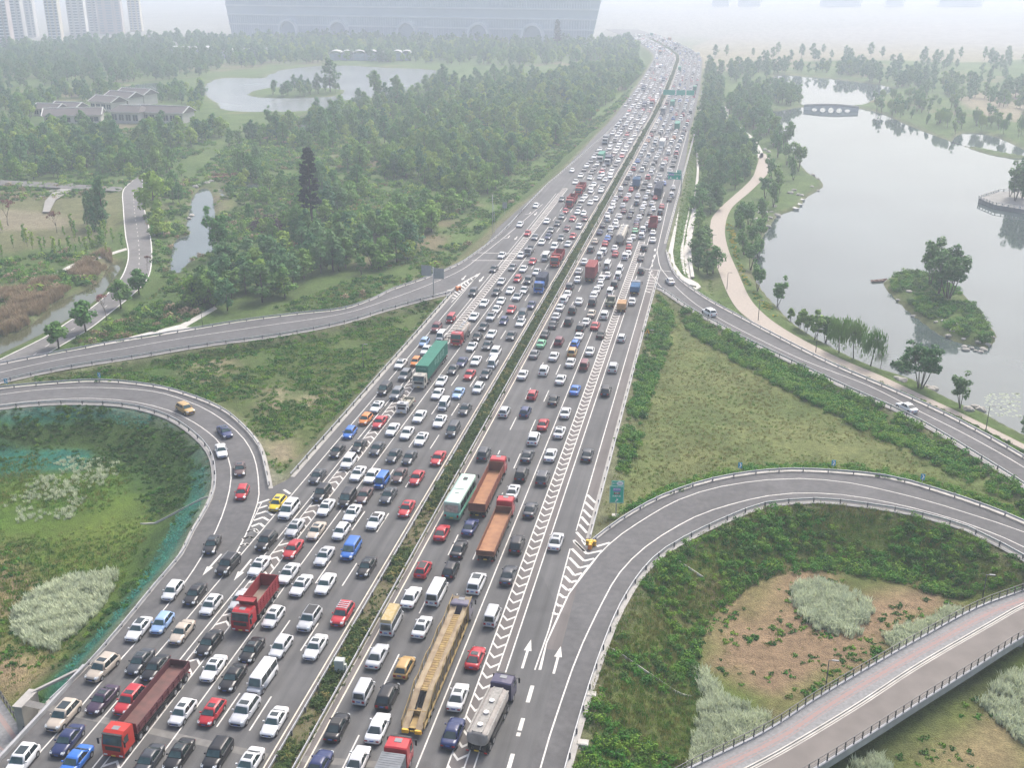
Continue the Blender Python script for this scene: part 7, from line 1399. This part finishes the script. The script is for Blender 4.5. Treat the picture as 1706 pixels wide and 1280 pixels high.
def tree_one(k, i):
    tk, cr, _ = TREES[k][i]; me = bpy.data.meshes.new('wood_tree'); a = np.empty(len(tk.vertices) * 3); tk.vertices.foreach_get('co', a); b_ = np.empty(len(cr.vertices) * 3); cr.vertices.foreach_get('co', b_)
    n = len(tk.vertices); me.from_pydata(np.concatenate([a, b_]).reshape(-1, 3).tolist(), [], [tuple(p.vertices) for p in tk.polygons] + [tuple(v + n for v in p.vertices) for p in cr.polygons]); me.materials.append(tk.materials[0]); me.materials.append(cr.materials[0])
    me.polygons.foreach_set('material_index', [0] * len(tk.polygons) + [1] * len(cr.polygons)); me.update(); return me
wood = Scatter('distant_wood', [tree_one(k, i) for k, i in order])
ADJ = dict(broad='mid green broadleaf', lime='yellow green broadleaf', dark='dark broadleaf', blue='bluish green broadleaf', tall='slim', willow='drooping', small='small young')
MARKS = {n: U(px, py, -4.5) for n, (px, py) in {'the tall black mock pine': (522, 402), 'the paired grey sign backs': (723, 500), 'the pale footpath fork': (335, 545), 'the single pond edge tree': (368, 432), 'the purple shrubs': (455, 372), 'the double pole mast': (821, 392), 'the small grey sign back': (841, 352), 'the white inlet of the footpath end': (360, 512), 'the broad tree by the park road': (258, 362), 'the red timber boardwalk': (382, 292), 'the orange gore drums': (763, 483), 'the ditch apron': (1155, 475), 'the overhead direction sign': (1134, 326), 'the sharpest bend of the lake walk': (1186, 410), 'the stone terrace': (1680, 335), 'the boat on the lake': (1464, 469), 'the bare wood corner by the slip road': (560, 490), 'the left end of the wood edge': (440, 525), 'the middle of the wood edge': (640, 455), 'the far end of the wood edge': (900, 270), 'the stepping stones of the pond': (335, 312), 'the rearmost round street tree': (232, 490)}.items()}
near_ = {}
for j, (d, x, y, k, nm, sc) in enumerate(cand[:KEEP]):
    mk = min(MARKS, key=lambda q: math.hypot(MARKS[q][0] - x, MARKS[q][1] - y)); near_.setdefault((mk, k), []).append((math.hypot(MARKS[mk][0] - x, MARKS[mk][1] - y), j))
TXT = {}
for (mk, k), v in near_.items():
    for i, (_, j) in enumerate(sorted(v)): TXT[j] = f"{ADJ[k]} tree {'' if i == 0 else ordinal(i + 1) + ' '}nearest to {mk}"
for j, (d, x, y, k, nm, sc) in enumerate(cand):
    if j < KEEP: tree(k, x, y, TXT[j], 'trees in the ' + nm, h=BASEH[k] * sc)
    else: i = rt.randrange(len(TREES[k])); wood.put(x, y, hgt(x, y) - .1, sc * 1.15, order.index((k, i)))
wood.build()
# ---- shrubs, reeds and grasses
def clump(seed, n, s, h, spread, m):
    r_ = random.Random(seed); vs, fs = [], []
    for i in range(4): blob_leaves(vs, fs, Vector((r_.uniform(-spread, spread), r_.uniform(-spread, spread), h * r_.uniform(.3, .7))), spread * .75, h * .5, n // 4, s, r_)
    return mesh_of('shrub', vs, fs, m)
def blades(seed, n, h, spread, w, m, droop=.4):
    r_ = random.Random(seed); vs, fs = [], []
    for i in range(n):
        a = r_.uniform(0, 6.28); d = spread * math.sqrt(r_.random()); p = Vector((math.cos(a) * d, math.sin(a) * d, -.05)); hh = h * r_.uniform(.6, 1.1); b_ = r_.uniform(0, 6.28); t = Vector((math.cos(b_), math.sin(b_), 0)); u = Vector((-t.y, t.x, 0)) * w
        m1 = p + Vector((0, 0, hh * .6)) + t * hh * droop * .3; e = p + Vector((0, 0, hh)) + t * hh * droop; o = len(vs); vs += [p - u, p + u, m1 + u * .9, m1 - u * .9, e]; fs += [(o, o + 1, o + 2, o + 3), (o + 3, o + 2, o + 4)]
    return mesh_of('grass', vs, fs, m)
def scatter(name, polys, dens, meshes, smin, smax, z=-3.5, minroad=.8, nfreq=None, thr=.4, seed=1, water=.3, avoid=(), jit=0.0):
    sc = Scatter(name, meshes); r_ = random.Random(seed)
    for pp in polys:
        pts = rand_in(UL(pp, z), dens, r_)
        if not pts: continue
        X = np.array([p[0] for p in pts]); Y = np.array([p[1] for p in pts]); ok = (samp(dp, X, Y) > minroad) & (samp(dw, X, Y) > water)
        for q in (park_road, lake_walk, foot_path, low_walk_a, deck_poly): ok &= ~inside(X, Y, q)
        if jit: X = X + np.array([r_.gauss(0, jit) for _ in X]); Y = Y + np.array([r_.gauss(0, jit) for _ in Y])
        for q in avoid: ok &= ~(inside(X, Y, UL(q, z)) & np.array([r_.random() < .8 for _ in X], bool))
        nv = vnoise(X, Y, nfreq, seed) if nfreq else np.ones(len(X)); ok &= nv > thr * np.array([r_.uniform(.6, 1.3) for _ in X]); Zs = samp(GH, X, Y)
        for x, y, zz, k, v in zip(X, Y, Zs, ok, nv):
            if k: sc.put(x, y, zz, r_.uniform(smin, smax) * (.7 + .5 * (v if nfreq else .6)), r_.randrange(len(meshes)))
    if sc.p: sc.build()
    return len(sc.p)
SH = [clump(i, 140, .115, .8, .66, LF['shrub']) for i in range(4)]; SHD = [clump(i + 9, 140, .115, .75, .66, LF['shrubd']) for i in range(4)]; SHM = SH + SHD
W_R = [(1092, 490), (1180, 538), (1420, 656), (1560, 722), (1800, 870), (1800, 915), (1560, 815), (1360, 784), (1190, 799), (1040, 858), (992, 895), (1040, 690)]
zt = []
zt.append(scatter('slope_shrubs', [[(1132, 512), (1180, 538), (1310, 604), (1420, 656), (1560, 722), (1706, 815), (1800, 870), (1800, 900), (1706, 850), (1600, 800), (1520, 755), (1430, 712), (1330, 660), (1230, 605), (1150, 552)]], 1.3, SH + SHD[:1], .8, 1.5, -1, .7, 9, .22, 2))
zt.append(scatter('verge_shrubs', [[(1086, 495), (1108, 500), (1125, 540), (1105, 590), (1090, 640), (1075, 690), (1060, 740), (1045, 790), (1026, 800), (1034, 720), (1056, 620)]], 1.1, SH + SHD[:1], .7, 1.4, -.8, .8, 7, .36, 3))
zt.append(scatter('loop_edge_shrubs', [[(1000, 886), (1050, 845), (1110, 812), (1190, 785), (1280, 770), (1370, 768), (1470, 778), (1560, 800), (1640, 828), (1800, 890), (1800, 912), (1640, 842), (1560, 817), (1360, 784), (1190, 799), (1040, 860)]], 1.5, SH, .5, 1.0, -.8, .5, 6, .22, 4))
slopeR = [(1104, 935), (1180, 894), (1280, 850), (1360, 842), (1450, 852), (1560, 875), (1680, 925), (1800, 990), (1790, 1000), (1690, 985), (1640, 975), (1580, 975), (1500, 950), (1400, 930), (1330, 930), (1260, 952), (1190, 1000), (1168, 1050), (1165, 1110), (1150, 1250), (1090, 1310), (950, 1310), (975, 1200), (1000, 1100), (1050, 985)]
zt.append(scatter('loop_slope_shrubs', [slopeR], 1.7, SH + SHD[:2], .35, 1.15, -2.5, .9, 8, .42, 5)); zt.append(scatter('loop_slope_grass', [slopeR], 4.0, [blades(i, 14, .5, .35, .03, LF['grass' if i % 3 else 'dry']) for i in range(4)], .6, 1.3, -2.5, .5, 5, .2, 6))
ringL = [(-60, 690), (84, 679), (169, 680), (225, 687), (281, 702), (320, 728), (347, 756), (355, 790), (345, 846), (322, 888), (298, 930), (262, 974), (195, 1056), (130, 1128), (40, 1170), (60, 1120), (140, 1060), (190, 1000), (230, 940), (240, 880), (230, 820), (190, 765), (100, 755), (-60, 765)]
NETP = [[(349, 745), (358, 780), (358, 814), (346, 848), (323, 888), (304, 926), (264, 974), (197, 1056), (135, 1126), (90, 1165), (100, 1110), (180, 1040), (240, 955), (275, 905), (302, 860), (322, 815), (326, 780)], [(-60, 722), (60, 725), (140, 728), (155, 745), (130, 758), (40, 760), (-60, 765)]]
zt.append(scatter('left_slope_shrubs', [ringL], 1.5, SHD + SHD + SH[:1] + [blades(39, 16, .6, .4, .03, LF['grass'])], .3, .72, -2.5, .9, 6, .40, 7, .3, NETP)); zt.append(scatter('netting_folds', [[(300, 850), (345, 790), (352, 770), (350, 830), (322, 884), (296, 928), (262, 970), (195, 1052), (130, 1124), (95, 1130), (150, 1080), (220, 1000), (260, 930)], [(20, 690), (160, 688), (280, 706), (330, 745), (300, 735), (160, 698), (20, 700)], [(-60, 725), (60, 728), (140, 730), (150, 745), (60, 755), (-60, 760)]], 3.2, [blades(i + 30, 10, .18, .5, .05, LF['net'], 1.6) for i in range(3)], .7, 1.3, -2, .5, 4, .38, 8))
zt.append(scatter('left_loop_grass', [[(-60, 770), (100, 756), (200, 770), (250, 830), (240, 900), (200, 980), (120, 1080), (40, 1160), (-60, 1160)]], 3.0, [blades(i + 40, 14, .45, .4, .03, LF['grass']) for i in range(3)] + [blades(45, 14, .45, .4, .03, LF['dry'])], .6, 1.3, -4.6, .5, 9, .35, 9))
zt.append(scatter('left_wedge_grass', [[(30, 640), (350, 587), (570, 550), (740, 500), (615, 640), (465, 795), (446, 780), (420, 735), (365, 680), (250, 644), (84, 640)]], 1.8, [blades(i + 50, 14, .42, .45, .035, LF['grass']) for i in range(2)] + [blades(53, 12, .4, .4, .03, LF['dry'])] + [clump(60, 40, .14, .4, .5, LF['shrub']), clump(61, 40, .14, .4, .5, LF['shrubd'])], .6, 1.35, -1, .7, 8, .3, 10))
zt.append(scatter('right_wedge_grass', [W_R], 1.5, [blades(i + 70, 14, .5, .45, .03, LF['dry']) for i in range(3)] + [blades(75, 14, .5, .4, .03, LF['grass'])], .45, .9, -1, .6, 9, .2, 11))
REED = [blades(i + 80, 30, 1.25, .65, .06, LF['reed'], .45) for i in range(4)]
zt.append(scatter('variegated_reeds', [[(1322, 972), (1338, 964), (1370, 965), (1400, 974), (1440, 994), (1454, 1008), (1440, 1032), (1432, 1054), (1400, 1050), (1370, 1043), (1335, 1018), (1323, 995)], [(1475, 1058), (1500, 1040), (1545, 1030), (1575, 1012), (1598, 1010), (1604, 1020), (1560, 1048), (1498, 1078), (1484, 1072)], [(1170, 1116), (1192, 1130), (1215, 1160), (1250, 1175), (1278, 1195), (1280, 1215), (1240, 1236), (1150, 1284), (1158, 1230), (1164, 1180), (1172, 1150)], [(1642, 1165), (1670, 1130), (1706, 1112), (1800, 1090), (1800, 1240), (1706, 1232), (1690, 1215), (1650, 1190)], [(1420, 1270), (1455, 1258), (1480, 1275), (1490, 1300), (1420, 1300)], [(20, 1022), (55, 984), (110, 958), (165, 948), (192, 950), (185, 975), (168, 1010), (135, 1048), (95, 1078), (60, 1072), (30, 1055)]], 5.0, REED, .5, 1.0, -4.0, .5, 1.5, .10, 12, -9, (), .3))
zt.append(scatter('pale_flowering_grass', [[(95, 768), (150, 765), (196, 770), (195, 800), (150, 815), (110, 800)], [(20, 820), (90, 790), (150, 830), (110, 870), (30, 870)]], 2.0, REED[:2], .25, .55, -4.6, .5, 4, .36, 13, .3, (), .6))
zt.append(scatter('brown_reeds', [[(-60, 500), (40, 484), (100, 466), (150, 434), (180, 418), (186, 436), (165, 455), (112, 486), (80, 510), (40, 550), (0, 560), (-60, 568)]], 2.2, [blades(i + 90, 34, 2.0, .7, .05, LF['straw'], .4) for i in range(3)], .5, 1.25, -4.8, .5, 5, .34, 14))
zt.append(scatter('yellow_flowers', [[(1210, 375), (1222, 378), (1232, 430), (1250, 480), (1285, 512), (1300, 528), (1290, 530), (1255, 500), (1235, 465), (1222, 425)]], 1.6, [clump(i + 100, 48, .13, .5, .4, LF['yellow']) for i in range(2)] + SH[:1], .5, .9, -4.5, 1, 5, .3, 15))
zt.append(scatter('bank_shrubs', [[(1225, 515), (1280, 550), (1390, 606), (1480, 645), (1560, 682), (1640, 722), (1800, 810), (1800, 820), (1640, 735), (1560, 692), (1470, 652), (1300, 570), (1224, 530)], [(1285, 520), (1340, 555), (1420, 604), (1520, 640), (1600, 680), (1720, 738), (1720, 745), (1600, 690), (1500, 645), (1400, 600), (1320, 556)]], .9, SHM, .35, .8, -2, .8, 6, .25, 16))
zt.append(scatter('island_shrubs', [[(1476, 474), (1500, 456), (1560, 464), (1604, 492), (1630, 520), (1650, 548), (1645, 572), (1600, 562), (1565, 545), (1530, 520), (1500, 496)]], .55, SHM, .7, 1.7, -4.9, 1, 6, .25, 17, -99))
zt.append(scatter('park_undergrowth', [[(-60, 500), (60, 450), (200, 420), (205, 445), (150, 470), (-60, 520)], [(-60, 440), (60, 425), (200, 395), (205, 420), (60, 470), (-60, 490)], [(110, 580), (180, 540), (250, 500), (330, 455), (400, 470), (360, 520), (250, 560)], [(380, 540), (560, 500), (700, 440), (760, 410), (840, 340), (1000, 205), (1040, 160), (1055, 175), (940, 260), (800, 400), (700, 462), (560, 508), (420, 532)], [(400, 420), (460, 360), (560, 330), (600, 380), (480, 430)], [(370, 300), (500, 200), (560, 200), (520, 260), (430, 330)], [(200, 300), (330, 285), (400, 240), (480, 200), (500, 330), (400, 420), (280, 470), (256, 440)], [(-60, 320), (60, 300), (190, 300), (200, 320), (-60, 345)]], .28, SHM + [clump(120, 60, .2, 1.2, .8, LF['lime']), clump(121, 60, .2, 1.0, .8, LF['straw'])], .6, 1.7, -4.4, 1, 11, .42, 18))
zt.append(scatter('verge_grass', [[(1118, 440), (1124, 380), (1140, 290), (1150, 215), (1160, 240), (1150, 330), (1142, 420), (1146, 470), (1190, 500), (1260, 545), (1225, 520), (1160, 482)], [(1190, 470), (1180, 420), (1183, 470), (1215, 512), (1290, 558), (1280, 560), (1200, 515)]], 1.4, [blades(i + 130, 12, .4, .4, .04, LF['grass']) for i in range(2)], .6, 1.2, -1.5, .8, None, .4, 19))
zt.append(scatter('purple_shrubs', [[(400, 385), (440, 362), (490, 355), (510, 375), (450, 392)]], .10, [clump(140, 80, .22, 1.6, 1.0, LF['purple'])], .8, 1.5, -4.6, 1, None, .4, 20))
zt.append(scatter('loop_soil_weeds', [[(1190, 1005), (1345, 940), (1500, 955), (1590, 1010), (1420, 1110), (1330, 1165), (1230, 1140), (1185, 1110)], [(1360, 960), (1480, 945), (1500, 985), (1400, 1000)], [(1340, 1160), (1400, 1100), (1500, 1060), (1520, 1075), (1400, 1145)], [(1450, 1290), (1640, 1150), (1800, 1060), (1800, 1290)], [(-60, 900), (60, 900), (120, 960), (20, 1050), (90, 1100), (-60, 1160)]], .9, [clump(150, 44, .14, .35, .45, LF['shrub']), clump(151, 44, .14, .3, .45, LF['shrubd']), blades(152, 14, .4, .4, .03, LF['dry'])], .35, 1.0, -4.6, 1, 5, .42, 21))
zt.append(scatter('park_rough_grass', [[(360, 548), (570, 516), (700, 468), (760, 432), (840, 350), (1000, 205), (1055, 150), (1030, 165), (960, 215), (860, 290), (760, 370), (640, 425), (560, 470), (430, 520)], [(60, 600), (150, 560), (260, 480), (285, 455), (330, 450), (400, 440), (350, 500), (250, 555), (120, 592)], [(255, 440), (250, 380), (300, 380), (290, 440)]], 1.0, [blades(i + 170, 12, .5, .5, .05, LF['grass']) for i in range(2)] + [blades(173, 12, .5, .45, .05, LF['dry']), clump(174, 44, .16, .5, .6, LF['shrub']), clump(175, 44, .16, .6, .6, LF['shrubd'])], .6, 1.5, -3.6, .8, 7, .38, 23))
zt.append(scatter('wood_floor', [[(470, 400), (500, 330), (560, 280), (660, 240), (760, 190), (860, 150), (960, 120), (1030, 130), (980, 205), (880, 278), (820, 320), (760, 365), (700, 400), (600, 395)], [(330, 285), (380, 240), (480, 195), (640, 170), (740, 150), (660, 240), (560, 280), (500, 320), (430, 330)], [(-60, 300), (0, 205), (140, 218), (320, 212), (360, 240), (250, 292), (60, 300)]], .16, SHM + [clump(220, 60, .24, 1.4, .9, LF['mid']), clump(221, 60, .24, 1.4, .9, LF['lime']), clump(222, 60, .22, .8, .8, LF['dry'])], .8, 2.0, -4.4, 1, 12, .25, 29))
# median hedge
hd = Scatter('median_hedge', [clump(i + 190, 130, .115, .8, .6, LF['hedge']) for i in range(4)] + [clump(160, 60, .16, .8, .5, LF['dry'])]); r_ = random.Random(5); y = 22
while y < 1300:
    y += .22 if y < 420 else .8
    nv = float(vnoise(np.array([0.0]), np.array([y]), 6, 91)[0])
    if nv < .24 and y < 230: continue
    if 111 < y < 116.5 and r_.random() < .93: continue
    for _ in range(2): hd.put(5.85 + bend(y) + r_.uniform(-.8, .75), y, .1, r_.uniform(.32, .95) * (.75 + .5 * nv) * (1.35 if y > 420 else 1), r_.choice([0, 1, 2, 0, 1, 2, 3, 4]))
hd.build()
mw = Scatter('median_weeds', [blades(i + 210, 12, .4, .35, .03, LF['dry' if i % 2 else 'grass']) for i in range(4)] + [clump(215, 40, .13, .3, .4, LF['hedge'])]); y = 22
while y < 420: y += .16; mw.put(r_.uniform(4.75, 7.15), y, .1, r_.uniform(.5, 1.1), r_.choice([0, 1, 2, 3, 4, 4]))
mw.build()
# lily pads
lp = MB(); r_ = random.Random(9)
for _ in range(170):
    px, py = r_.uniform(1640, 1700), r_.uniform(655, 695); x, y = U(px, py, LQ); lp.disc((x, y, LQ + .012), (0, 0, 1), r_.uniform(.12, .34), 7)
tag(lp.build('lily_pads', mat('lily_pad', (.22, .27, .18), .6, noise=.2, nscale=1)), kind='stuff')
# ---------------------------------------------------------------- haze
hz = MB(); hz.box(-2500, 1450, -140, 4100, -9, 131)
hm = bpy.data.materials.new('haze'); hm.use_nodes = True; hn = hm.node_tree; hn.nodes.remove(hn.nodes['Principled BSDF'])
pv = hn.nodes.new('ShaderNodeVolumePrincipled'); pv.inputs['Color'].default_value = (.775, .855, .97, 1); pv.inputs['Density'].default_value = HAZE; pv.inputs['Anisotropy'].default_value = .3
hn.links.new(pv.outputs[0], hn.nodes['Material Output'].inputs['Volume'])
tag(hz.build('haze', hm), kind='stuff')
